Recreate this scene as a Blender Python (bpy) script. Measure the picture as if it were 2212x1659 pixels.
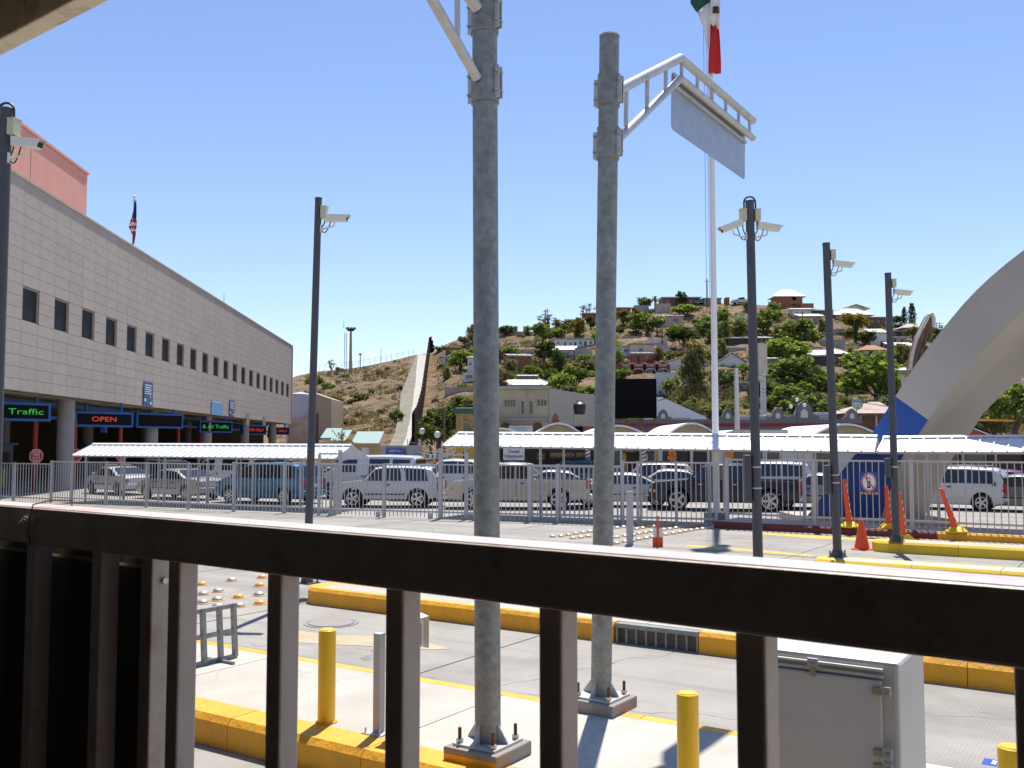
import bpy, math, random
from mathutils import Vector, Matrix, noise

SC = bpy.context.scene
for o in list(bpy.data.objects):
    bpy.data.objects.remove(o)
COL = SC.collection

# ------------------------------------------------------------------ camera, sky, sun, exposure
EYE = 2.6                      # lens height above the road
PITCH = math.radians(3.54)
FPX = 2085.0                   # focal length in pixels of a 2212-pixel-wide picture
cam_d = bpy.data.cameras.new('camera')
cam_d.sensor_width = 36.0
cam_d.lens = FPX / 2212.0 * 36.0
cam_d.clip_start = 0.05
cam_d.clip_end = 6000
cam_d.dof.use_dof = True
cam_d.dof.focus_distance = 16.0
cam_d.dof.aperture_fstop = 19.0
cam = bpy.data.objects.new('camera', cam_d)
cam.location = (0, 0, EYE)
cam.rotation_euler = (math.pi / 2 + PITCH, 0, 0)
COL.objects.link(cam)
SC.camera = cam

SUN_AZ, SUN_EL = math.radians(12), math.radians(65)
TO_SUN = Vector((math.sin(SUN_AZ) * math.cos(SUN_EL), math.cos(SUN_AZ) * math.cos(SUN_EL), math.sin(SUN_EL)))
world = bpy.data.worlds.new('World')
SC.world = world
world.use_nodes = True
wn = world.node_tree
wn.nodes.clear()
sky = wn.nodes.new('ShaderNodeTexSky')
sky.sky_type = 'NISHITA'
sky.sun_disc = False
sky.sun_elevation = SUN_EL
sky.sun_rotation = SUN_AZ
sky.altitude = 0
sky.air_density = 1.0
sky.dust_density = 0.0
sky.ozone_density = 1.5
bg = wn.nodes.new('ShaderNodeBackground')
bg.inputs['Strength'].default_value = 0.10
wo = wn.nodes.new('ShaderNodeOutputWorld')
wb = wn.nodes.new('ShaderNodeMix')          # camera white balance of the blue sky
wb.data_type = 'RGBA'
wb.blend_type = 'MULTIPLY'
wb.inputs['Factor'].default_value = 1.0
wb.inputs[7].default_value = (1.0, 0.975, 1.10, 1)
wn.links.new(sky.outputs[0], wb.inputs[6])
wn.links.new(wb.outputs[2], bg.inputs[0])
wn.links.new(bg.outputs[0], wo.inputs[0])

sun_d = bpy.data.lights.new('sun', 'SUN')
sun_d.energy = 4.6
sun_d.angle = math.radians(0.53)
sun_d.color = (1.0, 0.95, 0.87)
sun = bpy.data.objects.new('sun', sun_d)
sun.rotation_euler = TO_SUN.to_track_quat('Z', 'Y').to_euler()
sun.location = (0, 0, 60)
COL.objects.link(sun)

SC.view_settings.view_transform = 'Standard'
SC.view_settings.look = 'None'
SC.view_settings.exposure = 0.6
SC.view_settings.gamma = 1.0
SC.cycles.max_bounces = 8
SC.cycles.diffuse_bounces = 4
SC.cycles.glossy_bounces = 3
SC.cycles.transparent_max_bounces = 8
SC.cycles.caustics_reflective = False
SC.cycles.caustics_refractive = False

# ------------------------------------------------------------------ picture -> place
CP, SP = math.cos(PITCH), math.sin(PITCH)
def ray(px, py):
    u = (px - 1106.0) / FPX
    v = -(py - 829.5) / FPX
    return Vector((u, CP - v * SP, SP + v * CP))
def at(px, py, Y):
    r = ray(px, py)
    return Vector((r.x * Y / r.y, Y, EYE + r.z * Y / r.y))
def gnd(px, py, z=0.0):
    r = ray(px, py)
    k = (z - EYE) / r.z
    return Vector((r.x * k, r.y * k, z))
def project(p):
    q = Vector(p) - Vector((0, 0, EYE))
    f = q.y * CP + q.z * SP
    return (1106.0 + FPX * q.x / f, 829.5 - FPX * (q.z * CP - q.y * SP) / f)
def m_per_px(Y):
    return Y / FPX

L = Vector((0.835, -0.55, 0)).normalized()     # along the traffic lanes
N = Vector((0.55, 0.835, 0)).normalized()      # across them
LR = Vector((0.7965, -0.6046, 0)).normalized() # along the hand rail beside the camera
NR = Vector((0.6046, 0.7965, 0)).normalized()
Z = Vector((0, 0, 1))
def lane(s, n, z=0.0):
    return L * s + N * n + Z * z
def railp(s, n, z=0.0):
    return LR * s + NR * n + Z * z

# ------------------------------------------------------------------ mesh helpers
class MB:
    def __init__(self):
        self.v, self.f = [], []
    def add(self, vs, fs):
        b = len(self.v)
        self.v += [Vector(p) for p in vs]
        self.f += [tuple(b + i for i in f) for f in fs]
        return self
    def obox(self, o, a, b, c):
        o, a, b, c = Vector(o), Vector(a), Vector(b), Vector(c)
        if a.cross(b).dot(c) < 0:
            a, b = b, a
        vs = [o, o + a, o + a + b, o + b, o + c, o + a + c, o + a + b + c, o + b + c]
        return self.add(vs, [(3, 2, 1, 0), (4, 5, 6, 7), (0, 1, 5, 4), (1, 2, 6, 5), (2, 3, 7, 6), (3, 0, 4, 7)])
    def box(self, c, s, rz=0.0):
        c = Vector(c)
        ca, sa = math.cos(rz), math.sin(rz)
        a, b, d = Vector((ca, sa, 0)) * s[0], Vector((-sa, ca, 0)) * s[1], Z * s[2]
        return self.obox(c - a / 2 - b / 2 - d / 2, a, b, d)
    def bar(self, p0, p1, w, h=None, up=Z):
        """square bar between two points"""
        p0, p1 = Vector(p0), Vector(p1)
        h = h or w
        d = (p1 - p0)
        dn = d.normalized()
        if abs(dn.dot(up)) > 0.98:
            up = Vector((0, 1, 0)) if abs(dn.y) < 0.9 else Vector((1, 0, 0))
        sx = dn.cross(up).normalized()
        sz = sx.cross(dn).normalized()
        return self.obox(p0 - sx * w / 2 - sz * h / 2, sx * w, d, sz * h)
    def cyl(self, p0, p1, r0, r1=None, n=14, caps=True):
        p0, p1 = Vector(p0), Vector(p1)
        r1 = r0 if r1 is None else r1
        d = (p1 - p0).normalized()
        up = Z if abs(d.z) < 0.95 else Vector((0, 1, 0))
        x = d.cross(up).normalized()
        y = x.cross(d).normalized()
        vs = []
        for p, r in ((p0, r0), (p1, r1)):
            for i in range(n):
                t = 2 * math.pi * i / n
                vs.append(p + x * (math.cos(t) * r) + y * (math.sin(t) * r))
        fs = [(i, (i + 1) % n, n + (i + 1) % n, n + i) for i in range(n)]
        fs = [tuple(reversed(f)) for f in fs]
        if caps:
            fs.append(tuple(range(n)))
            fs.append(tuple(reversed(range(n, 2 * n))))
        return self.add(vs, fs)
    def tube(self, pts, r, n=8):
        pts = [Vector(p) for p in pts]
        rings = []
        px = None
        for i, p in enumerate(pts):
            d = (pts[min(i + 1, len(pts) - 1)] - pts[max(i - 1, 0)]).normalized()
            if px is None:
                up = Z if abs(d.z) < 0.95 else Vector((0, 1, 0))
                px = d.cross(up).normalized()
            else:
                px = (px - d * px.dot(d)).normalized()
            py = d.cross(px)
            rings.append([p + px * (math.cos(2 * math.pi * k / n) * r) + py * (math.sin(2 * math.pi * k / n) * r) for k in range(n)])
        vs = [q for ring in rings for q in ring]
        fs = []
        for i in range(len(pts) - 1):
            for k in range(n):
                fs.append((i * n + k, i * n + (k + 1) % n, (i + 1) * n + (k + 1) % n, (i + 1) * n + k))
        fs.append(tuple(reversed(range(n))))
        fs.append(tuple(range((len(pts) - 1) * n, len(pts) * n)))
        return self.add(vs, fs)
    def prism(self, poly, vec):
        """polygon (3-D points) pushed along vec"""
        poly = [Vector(p) for p in poly]
        vec = Vector(vec)
        nrm = Vector((0, 0, 0))
        for i in range(len(poly)):
            nrm += (poly[i] - poly[0]).cross(poly[(i + 1) % len(poly)] - poly[0])
        if nrm.dot(vec) < 0:
            poly.reverse()
        n = len(poly)
        vs = poly + [p + vec for p in poly]
        fs = [tuple(reversed(range(n))), tuple(range(n, 2 * n))]
        fs += [(i, (i + 1) % n, n + (i + 1) % n, n + i) for i in range(n)]
        return self.add(vs, fs)
    def lathe(self, c, prof, n=20):
        c = Vector(c)
        vs, fs = [], []
        for r, z in prof:
            for i in range(n):
                t = 2 * math.pi * i / n
                vs.append(c + Vector((math.cos(t) * r, math.sin(t) * r, z)))
        for j in range(len(prof) - 1):
            for i in range(n):
                fs.append((j * n + i, j * n + (i + 1) % n, (j + 1) * n + (i + 1) % n, (j + 1) * n + i))
        fs.append(tuple(reversed(range(n))))
        fs.append(tuple(range((len(prof) - 1) * n, len(prof) * n)))
        return self.add(vs, fs)
    def quad(self, a, b, c, d):
        return self.add([a, b, c, d], [(0, 1, 2, 3)])
    def mesh(self, name, org=(0, 0, 0), smooth=False, ang=35):
        me = bpy.data.meshes.new(name)
        org = Vector(org)
        me.from_pydata([tuple(p - org) for p in self.v], [], self.f)
        me.update()
        if smooth:
            me.shade_smooth()
            me.set_sharp_from_angle(angle=math.radians(ang))
        return me
    def build(self, name, mat, parent=None, smooth=False, org=None, bevel=0, ang=35, label=None):
        """one mesh object; vertices are world points, the parent root is unrotated while building"""
        if org is None:
            org = (0, 0, 0)
            if parent is not None:
                org = wloc(parent)
            elif self.v:
                zs = min(p.z for p in self.v)
                c = sum(self.v, Vector()) / len(self.v)
                org = (c.x, c.y, zs)
        me = self.mesh(name, org, smooth, ang)
        if mat is not None:
            me.materials.append(mat)
        o = bpy.data.objects.new(name, me)
        COL.objects.link(o)
        if parent is None:
            o.location = org
        else:
            o.parent = parent
        if bevel:
            b = o.modifiers.new('bevel', 'BEVEL')
            b.width = bevel
            b.segments = 2
            b.limit_method = 'ANGLE'
            b.angle_limit = math.radians(40)
        if label:
            o['label'] = label
        return o

def wloc(o):
    p = Vector((0, 0, 0))
    while o is not None:
        p += Vector(o.location)
        o = o.parent
    return p

def tag(o, label=None, cat=None, group=None, kind=None):
    if label: o['label'] = label
    if cat: o['category'] = cat
    if group: o['group'] = group
    if kind: o['kind'] = kind
    return o
def thing(name, label, cat, loc=(0, 0, 0), group=None, rz=0.0):
    o = bpy.data.objects.new(name, None)
    o.empty_display_size = 0.2
    o.location = loc
    o.rotation_euler = (0, 0, rz)
    COL.objects.link(o)
    return tag(o, label, cat, group)
def inst(name, me, parent, loc=(0, 0, 0), rot=(0, 0, 0), scale=(1, 1, 1), mat=None):
    o = bpy.data.objects.new(name, me)
    o.location = loc
    o.rotation_euler = rot
    o.scale = scale
    if parent is not None:
        o.parent = parent
    COL.objects.link(o)
    if mat is not None:
        o.material_slots[0].link = 'OBJECT'
        o.material_slots[0].material = mat
    return o
def copy_tree(o, parent=None):
    c = o.copy()
    COL.objects.link(c)
    c.parent = parent
    for ch in list(o.children):
        copy_tree(ch, c)
    return c
def text_mesh(s, size, depth=0.004, spacing=1.0):
    cu = bpy.data.curves.new('lettering', 'FONT')
    cu.body = s
    cu.size = size
    cu.extrude = depth
    cu.align_x = 'CENTER'
    cu.align_y = 'CENTER'
    cu.space_character = spacing
    cu.resolution_u = 3
    ob = bpy.data.objects.new('lettering', cu)
    me = bpy.data.meshes.new_from_object(ob)
    bpy.data.objects.remove(ob)
    bpy.data.curves.remove(cu)
    return me
def text_part(s, size, center, right, up, mat, parent, name='lettering', depth=0.004, sx=1.0):
    me = text_mesh(s, size, depth)
    right, up = Vector(right).normalized(), Vector(up).normalized()
    nrm = right.cross(up)
    c = Vector(center) - (wloc(parent) if parent else Vector())
    M = Matrix((( right.x * sx, up.x, nrm.x, c.x), (right.y * sx, up.y, nrm.y, c.y), (right.z * sx, up.z, nrm.z, c.z), (0, 0, 0, 1)))
    me.transform(M)
    me.materials.clear()
    me.materials.append(mat)
    o = bpy.data.objects.new(name, me)
    if parent: o.parent = parent
    COL.objects.link(o)
    return o

# ------------------------------------------------------------------ materials
def mat(name, col, rough=0.7, metal=0.0, var=0.10, scale=4.0, bump=0.0, bscale=30.0, spec=0.5, coat=0.0, coords='Object',
        dirt=None, dirt_amt=0.0, dirt_scale=2.0, hue=None):
    m = bpy.data.materials.new(name)
    m.use_nodes = True
    nt = m.node_tree
    b = nt.nodes['Principled BSDF']
    b.inputs['Roughness'].default_value = rough
    b.inputs['Metallic'].default_value = metal
    b.inputs['Specular IOR Level'].default_value = spec
    b.inputs['Coat Weight'].default_value = coat
    b.inputs['Coat Roughness'].default_value = 0.06
    tc = nt.nodes.new('ShaderNodeTexCoord')
    nz = nt.nodes.new('ShaderNodeTexNoise')
    nz.inputs['Scale'].default_value = scale
    nz.inputs['Detail'].default_value = 6
    nz.inputs['Roughness'].default_value = 0.62
    nt.links.new(tc.outputs[coords], nz.inputs['Vector'])
    rp = nt.nodes.new('ShaderNodeValToRGB')
    rp.color_ramp.elements[0].position = 0.3
    rp.color_ramp.elements[1].position = 0.72
    lo = [max(0, c * (1 - var)) for c in col]
    hi = [min(1, c * (1 + var)) for c in col]
    if hue:
        lo = [a * h for a, h in zip(lo, hue)]
    rp.color_ramp.elements[0].color = (*lo, 1)
    rp.color_ramp.elements[1].color = (*hi, 1)
    nt.links.new(nz.outputs['Fac'], rp.inputs[0])
    last = rp.outputs[0]
    if dirt is not None:
        n2 = nt.nodes.new('ShaderNodeTexNoise')
        n2.inputs['Scale'].default_value = dirt_scale
        n2.inputs['Detail'].default_value = 8
        n2.inputs['Roughness'].default_value = 0.7
        nt.links.new(tc.outputs[coords], n2.inputs['Vector'])
        r2 = nt.nodes.new('ShaderNodeValToRGB')
        r2.color_ramp.elements[0].position = 0.5
        r2.color_ramp.elements[1].position = 0.72
        r2.color_ramp.elements[0].color = (0, 0, 0, 1)
        r2.color_ramp.elements[1].color = (dirt_amt, dirt_amt, dirt_amt, 1)
        nt.links.new(n2.outputs['Fac'], r2.inputs[0])
        mx = nt.nodes.new('ShaderNodeMix')
        mx.data_type = 'RGBA'
        nt.links.new(r2.outputs[0], mx.inputs['Factor'])
        nt.links.new(last, mx.inputs[6])
        mx.inputs[7].default_value = (*dirt, 1)
        last = mx.outputs[2]
    nt.links.new(last, b.inputs['Base Color'])
    if bump:
        nb = nt.nodes.new('ShaderNodeTexNoise')
        nb.inputs['Scale'].default_value = bscale
        nb.inputs['Detail'].default_value = 5
        nt.links.new(tc.outputs[coords], nb.inputs['Vector'])
        bp = nt.nodes.new('ShaderNodeBump')
        bp.inputs['Strength'].default_value = bump
        bp.inputs['Distance'].default_value = 0.02
        nt.links.new(nb.outputs['Fac'], bp.inputs['Height'])
        nt.links.new(bp.outputs[0], b.inputs['Normal'])
    return m

def vary(m, amt):
    """every piece that carries the material has a slightly different tone"""
    nt = m.node_tree
    b = nt.nodes['Principled BSDF']
    src = b.inputs['Base Color'].links[0].from_socket
    oi = nt.nodes.new('ShaderNodeObjectInfo')
    mr = nt.nodes.new('ShaderNodeMapRange')
    mr.inputs['To Min'].default_value = 1 - amt
    mr.inputs['To Max'].default_value = 1 + amt
    nt.links.new(oi.outputs['Random'], mr.inputs['Value'])
    hs = nt.nodes.new('ShaderNodeHueSaturation')
    nt.links.new(mr.outputs[0], hs.inputs['Value'])
    nt.links.new(src, hs.inputs['Color'])
    nt.links.new(hs.outputs[0], b.inputs['Base Color'])
    return m
def emit(name, col, strength):
    m = bpy.data.materials.new(name)
    m.use_nodes = True
    b = m.node_tree.nodes['Principled BSDF']
    b.inputs['Base Color'].default_value = (*[c * 0.3 for c in col], 1)
    b.inputs['Emission Color'].default_value = (*col, 1)
    b.inputs['Emission Strength'].default_value = strength
    return m

def leafmat(name, c0, c1, trans=0.45):
    m = bpy.data.materials.new(name)
    m.use_nodes = True
    nt = m.node_tree
    nt.nodes.clear()
    out = nt.nodes.new('ShaderNodeOutputMaterial')
    geo = nt.nodes.new('ShaderNodeNewGeometry')
    oi = nt.nodes.new('ShaderNodeObjectInfo')
    add = nt.nodes.new('ShaderNodeMath')
    add.operation = 'MULTIPLY_ADD'
    add.inputs[1].default_value = 0.7
    sc = nt.nodes.new('ShaderNodeMath')
    sc.operation = 'MULTIPLY'
    sc.inputs[1].default_value = 0.3
    nt.links.new(oi.outputs['Random'], sc.inputs[0])
    nt.links.new(geo.outputs['Random Per Island'], add.inputs[0])
    nt.links.new(sc.outputs[0], add.inputs[2])
    rp = nt.nodes.new('ShaderNodeValToRGB')
    rp.color_ramp.elements[0].color = (*c0, 1)
    rp.color_ramp.elements[1].color = (*c1, 1)
    nt.links.new(add.outputs[0], rp.inputs[0])
    d = nt.nodes.new('ShaderNodeBsdfDiffuse')
    t = nt.nodes.new('ShaderNodeBsdfTranslucent')
    nt.links.new(rp.outputs[0], d.inputs[0])
    g = nt.nodes.new('ShaderNodeMix')
    g.data_type = 'RGBA'
    g.blend_type = 'MULTIPLY'
    g.inputs['Factor'].default_value = 1.0
    nt.links.new(rp.outputs[0], g.inputs[6])
    g.inputs[7].default_value = (1.25, 1.15, 0.55, 1)
    nt.links.new(g.outputs[2], t.inputs[0])
    mx = nt.nodes.new('ShaderNodeMixShader')
    mx.inputs[0].default_value = trans
    nt.links.new(d.outputs[0], mx.inputs[1])
    nt.links.new(t.outputs[0], mx.inputs[2])
    nt.links.new(mx.outputs[0], out.inputs[0])
    return m

def concrete_mat(name, col, crack=0.5, groove=0.0, stain=0.35):
    """cast concrete: blotches, stains, fine cracks and, on the carriageway, brushed grooves"""
    m = mat(name, col, rough=0.85, var=0.10, scale=0.9, spec=0.3)
    nt = m.node_tree
    b = nt.nodes['Principled BSDF']
    tc = [n for n in nt.nodes if n.type == 'TEX_COORD'][0]
    base = b.inputs['Base Color'].links[0].from_socket
    def mixin(fac, c2, src):
        mx = nt.nodes.new('ShaderNodeMix')
        mx.data_type = 'RGBA'
        nt.links.new(fac, mx.inputs['Factor'])
        nt.links.new(src, mx.inputs[6])
        mx.inputs[7].default_value = (*c2, 1)
        return mx.outputs[2]
    def ramp(src, a, bb, top):
        r = nt.nodes.new('ShaderNodeValToRGB')
        r.color_ramp.elements[0].position = a
        r.color_ramp.elements[1].position = bb
        r.color_ramp.elements[0].color = (0, 0, 0, 1)
        r.color_ramp.elements[1].color = (top, top, top, 1)
        nt.links.new(src, r.inputs[0])
        return r.outputs[0]
    n1 = nt.nodes.new('ShaderNodeTexNoise')
    n1.inputs['Scale'].default_value = 0.33
    n1.inputs['Detail'].default_value = 8
    n1.inputs['Roughness'].default_value = 0.65
    nt.links.new(tc.outputs['Object'], n1.inputs['Vector'])
    c = mixin(ramp(n1.outputs['Fac'], 0.5, 0.7, stain), [x * 0.55 for x in col], base)
    n2 = nt.nodes.new('ShaderNodeTexNoise')
    n2.inputs['Scale'].default_value = 38
    n2.inputs['Detail'].default_value = 3
    nt.links.new(tc.outputs['Object'], n2.inputs['Vector'])
    c = mixin(ramp(n2.outputs['Fac'], 0.55, 0.75, 0.3), [x * 0.6 for x in col], c)
    vo = nt.nodes.new('ShaderNodeTexVoronoi')
    vo.feature = 'DISTANCE_TO_EDGE'
    vo.inputs['Scale'].default_value = 0.28
    wv = nt.nodes.new('ShaderNodeTexNoise')
    wv.inputs['Scale'].default_value = 1.3
    wv.inputs['Detail'].default_value = 6
    nt.links.new(tc.outputs['Object'], wv.inputs['Vector'])
    vm = nt.nodes.new('ShaderNodeVectorMath')
    vm.operation = 'MULTIPLY_ADD'
    vm.inputs[1].default_value = (0.9, 0.9, 0.9)
    nt.links.new(wv.outputs['Color'], vm.inputs[0])
    nt.links.new(tc.outputs['Object'], vm.inputs[2])
    nt.links.new(vm.outputs[0], vo.inputs['Vector'])
    inv = nt.nodes.new('ShaderNodeMapRange')
    inv.inputs['From Min'].default_value = 0.0
    inv.inputs['From Max'].default_value = 0.005
    inv.inputs['To Min'].default_value = crack
    inv.inputs['To Max'].default_value = 0.0
    nt.links.new(vo.outputs['Distance'], inv.inputs['Value'])
    c = mixin(inv.outputs[0], [x * 0.35 for x in col], c)
    if groove:
        # tyre tracks and drips drawn out along the lanes
        for sc_, (a_, b_), amt, col2 in (((0.07, 1.1, 1), (0.50, 0.68), 0.5, [x * 0.55 for x in col]), ((0.9, 2.6, 1), (0.66, 0.74), 0.65, [x * 0.35 for x in col]), ((0.05, 3.2, 1), (0.56, 0.70), 0.35, [x * 0.5 for x in col])):
            mq = nt.nodes.new('ShaderNodeMapping')
            mq.inputs['Rotation'].default_value = (0, 0, math.radians(33.4))
            mq2 = nt.nodes.new('ShaderNodeMapping')
            mq2.inputs['Scale'].default_value = sc_
            nt.links.new(tc.outputs['Object'], mq.inputs['Vector'])
            nt.links.new(mq.outputs[0], mq2.inputs['Vector'])
            nq = nt.nodes.new('ShaderNodeTexNoise')
            nq.inputs['Scale'].default_value = 1.0
            nq.inputs['Detail'].default_value = 6
            nt.links.new(mq2.outputs[0], nq.inputs['Vector'])
            c = mixin(ramp(nq.outputs['Fac'], a_, b_, amt), col2, c)
    nt.links.new(c, b.inputs['Base Color'])
    bp = nt.nodes.new('ShaderNodeBump')
    bp.inputs['Strength'].default_value = 0.35
    bp.inputs['Distance'].default_value = 0.01
    h = n2.outputs['Fac']
    if groove:
        mp = nt.nodes.new('ShaderNodeMapping')
        mp.inputs['Rotation'].default_value = (0, 0, math.radians(33.4))
        nt.links.new(tc.outputs['Object'], mp.inputs['Vector'])
        w = nt.nodes.new('ShaderNodeTexWave')
        w.bands_direction = 'X'
        w.inputs['Scale'].default_value = 9
        w.inputs['Distortion'].default_value = 1.2
        w.inputs['Detail'].default_value = 2
        nt.links.new(mp.outputs[0], w.inputs['Vector'])
        ad = nt.nodes.new('ShaderNodeMath')
        ad.operation = 'MULTIPLY_ADD'
        ad.inputs[1].default_value = groove
        nt.links.new(w.outputs['Fac'], ad.inputs[0])
        nt.links.new(n2.outputs['Fac'], ad.inputs[2])
        h = ad.outputs[0]
    nt.links.new(h, bp.inputs['Height'])
    nt.links.new(bp.outputs[0], b.inputs['Normal'])
    return m

m_road = concrete_mat('road concrete', (0.335, 0.315, 0.282), crack=0.8, groove=1.2, stain=0.75)
m_pave = concrete_mat('island concrete', (0.475, 0.445, 0.385), crack=0.2, stain=0.35)
m_plinth = concrete_mat('plinth concrete', (0.30, 0.27, 0.24), crack=0.3)
m_dirt = mat('dry ground', (0.27, 0.22, 0.16), rough=0.95, var=0.25, scale=0.5, bump=0.5)
m_asph = mat('joint seal', (0.06, 0.055, 0.05), rough=0.9)
m_kerb = mat('kerb paint', (0.80, 0.375, 0.010), rough=0.6, var=0.12, scale=3, bump=0.6, bscale=18, dirt=(0.34, 0.22, 0.11), dirt_amt=0.45, dirt_scale=7)
m_kerb2 = mat('kerb paint lemon', (0.76, 0.50, 0.015), rough=0.55, var=0.08, scale=3, bump=0.25, bscale=25, dirt=(0.35, 0.25, 0.1), dirt_amt=0.4, dirt_scale=3)
m_kerbred = mat('red kerb paint', (0.16, 0.022, 0.022), rough=0.6, var=0.2, bump=0.2)
m_kerbblue = mat('pale blue kerb paint', (0.50, 0.66, 0.74), rough=0.6, var=0.12, bump=0.2)
m_boll = mat('bollard paint', (0.82, 0.52, 0.006), rough=0.38, var=0.08, scale=6, coat=0.2, dirt=(0.45, 0.3, 0.08), dirt_amt=0.4, dirt_scale=6)
m_paint_y = mat('worn yellow line', (0.62, 0.40, 0.06), rough=0.8, var=0.2, scale=5, dirt=(0.36, 0.34, 0.31), dirt_amt=1.0, dirt_scale=2.5)
m_galv = mat('galvanised steel', (0.245, 0.258, 0.243), rough=0.5, metal=0.15, var=0.30, scale=16, bump=0.12, bscale=45, dirt=(0.165, 0.15, 0.12), dirt_amt=0.75, dirt_scale=4.2)
m_galvl = mat('bright galvanised steel', (0.52, 0.53, 0.52), rough=0.45, metal=0.3, var=0.15, scale=9, dirt=(0.4, 0.36, 0.28), dirt_amt=0.5)
m_bolt = mat('zinc bolt', (0.5, 0.5, 0.48), rough=0.35, metal=0.8)
m_rust = mat('rust', (0.14, 0.06, 0.03), rough=0.9, var=0.4, scale=6, bump=0.3)
m_fence = mat('fence paint', (0.45, 0.435, 0.43), rough=0.5, var=0.06, scale=6)
m_pole = mat('pole paint', (0.062, 0.067, 0.078), rough=0.55, var=0.1, scale=5)
m_camw = mat('camera housing', (0.72, 0.70, 0.63), rough=0.4, var=0.05)
m_jbox = mat('junction box', (0.56, 0.52, 0.36), rough=0.5, var=0.06)
m_black = mat('black plastic', (0.012, 0.012, 0.013), rough=0.45)
m_dark = mat('dark opening', (0.012, 0.012, 0.014), rough=0.9, spec=0.1)
m_cable = mat('cable', (0.035, 0.035, 0.037), rough=0.5)
m_white = mat('white paint', (0.78, 0.78, 0.77), rough=0.5, var=0.04)
m_offw = mat('off white paint', (0.66, 0.63, 0.57), rough=0.6, var=0.07)
m_roofw = mat('white roof sheet', (0.80, 0.80, 0.80), rough=0.45, var=0.04, scale=3, dirt=(0.6, 0.58, 0.53), dirt_amt=0.3)
m_orange = mat('traffic orange', (0.78, 0.085, 0.012), rough=0.5, var=0.08)
m_red = mat('sign red', (0.52, 0.02, 0.02), rough=0.5, var=0.06)
m_blue = mat('sign blue', (0.010, 0.060, 0.36), rough=0.45, var=0.05)
m_glass = mat('dark glass', (0.012, 0.014, 0.017), rough=0.06, var=0.05, spec=0.8)
m_tyre = mat('tyre rubber', (0.018, 0.018, 0.018), rough=0.85)
m_chrome = mat('bright rim', (0.55, 0.56, 0.57), rough=0.25, metal=0.8)
m_tail = mat('tail lamp', (0.38, 0.008, 0.008), rough=0.15, coat=0.5)
m_amber = mat('amber lamp', (0.75, 0.32, 0.05), rough=0.2, coat=0.5)
m_lamp = mat('head lamp', (0.65, 0.66, 0.66), rough=0.1, coat=0.6)
m_rail = mat('rail paint', (0.48, 0.40, 0.35), rough=0.42, var=0.15, scale=6, bump=0.12, bscale=25, dirt=(0.22, 0.12, 0.08), dirt_amt=0.6, dirt_scale=9)
m_wood = mat('brown timber', (0.15, 0.09, 0.05), rough=0.85, var=0.35, scale=3)

for _m, _a in ((m_pave, 0.07), (m_kerb, 0.08), (m_kerb2, 0.06), (m_roofw, 0.03)):
    vary(_m, _a)
# ================================================================== ground, carriageway, islands
def structure(o):
    o['kind'] = 'structure'
    return o
structure(MB().quad((-2500, -400, -0.06), (2500, -400, -0.06), (2500, 4500, -0.06), (-2500, 4500, -0.06)).build('ground', m_dirt, org=(0, 0, 0)))
road = structure(MB().quad((-95, -12, 0), (75, -12, 0), (75, 72, 0), (-95, 72, 0)).build('road', m_road, org=(0, 0, 0)))
# expansion joints across and along the lanes
for k in range(-6, 5):
    a = lane(-30 + k * 0.0 + (k + 6) * 4.6, 7.8, 0.003)
    MB().obox(a, L * 0.018, N * 20.5, Z * 0.001).build('road_joint', m_asph, parent=road)
for n in (14.0, 18.2, 22.4):
    MB().obox(lane(-34, n, 0.003), L * 48, N * 0.016, Z * 0.001).build('road_joint', m_asph, parent=road)

KH = 0.26
def kerb_run(root, s0, s1, n0, w, front, mat_, step=1.55, skip=(), jit=0.0):
    """kerb stones side by side, chamfered on the road side; alike stones share one mesh"""
    n = max(1, round((s1 - s0) / step))
    ln = (s1 - s0) / n
    a, b = (n0, n0 + w)
    prof = [(a, 0.0), (a, KH - 0.05), (a + 0.045, KH), (b, KH), (b, 0.0)] if front else [(a, 0.0), (a, KH), (b - 0.045, KH), (b, KH - 0.05), (b, 0.0)]
    mb = MB().prism([N * p[0] + Z * p[1] for p in prof], L * (ln - 0.008))
    me = mb.mesh('kerb_stone', N * n0)
    me.materials.append(mat_)
    for k in range(n):
        s = s0 + k * ln
        if any(x0 - 0.01 < s + ln / 2 < x1 + 0.01 for x0, x1 in skip):
            continue
        inst('kerb_stone', me, root, lane(s, n0, random.uniform(-jit, jit)) - wloc(root))
def slabs(root, s0, s1, n0, n1, step=2.9, mat_=None):
    n = max(1, round((s1 - s0) / step))
    ln = (s1 - s0) / n
    me = MB().obox(Vector((0, 0, 0)), L * (ln - 0.012), N * (n1 - n0 - 0.01), Z * 0.03).mesh('pavement_slab')
    me.materials.append(mat_ or m_pave)
    for k in range(n):
        inst('pavement_slab', me, root, lane(s0 + k * ln, n0 + 0.005, KH - 0.03) - wloc(root))
    MB().obox(lane(s0, n0, 0.0), L * (s1 - s0), N * (n1 - n0), Z * (KH - 0.035)).build('slab_bed', m_plinth, parent=root)

random.seed(4)
isl1 = structure(bpy.data.objects.new('pavement', None)); COL.objects.link(isl1); isl1.location = lane(-5, 5.65)
isl1['label'] = 'wide pale concrete island with orange kerbs in front of the hand rail'
kerb_run(isl1, -17.2, 7.0, 5.65, 0.34, True, m_kerb, jit=0.004)
kerb_run(isl1, -17.2, -2.2, 7.6, 0.16, False, m_kerb)
kerb_run(isl1, -2.2, 7.0, 7.6, 0.16, False, m_kerbblue)
slabs(isl1, -17.2, 7.0, 5.99, 7.6)

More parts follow.
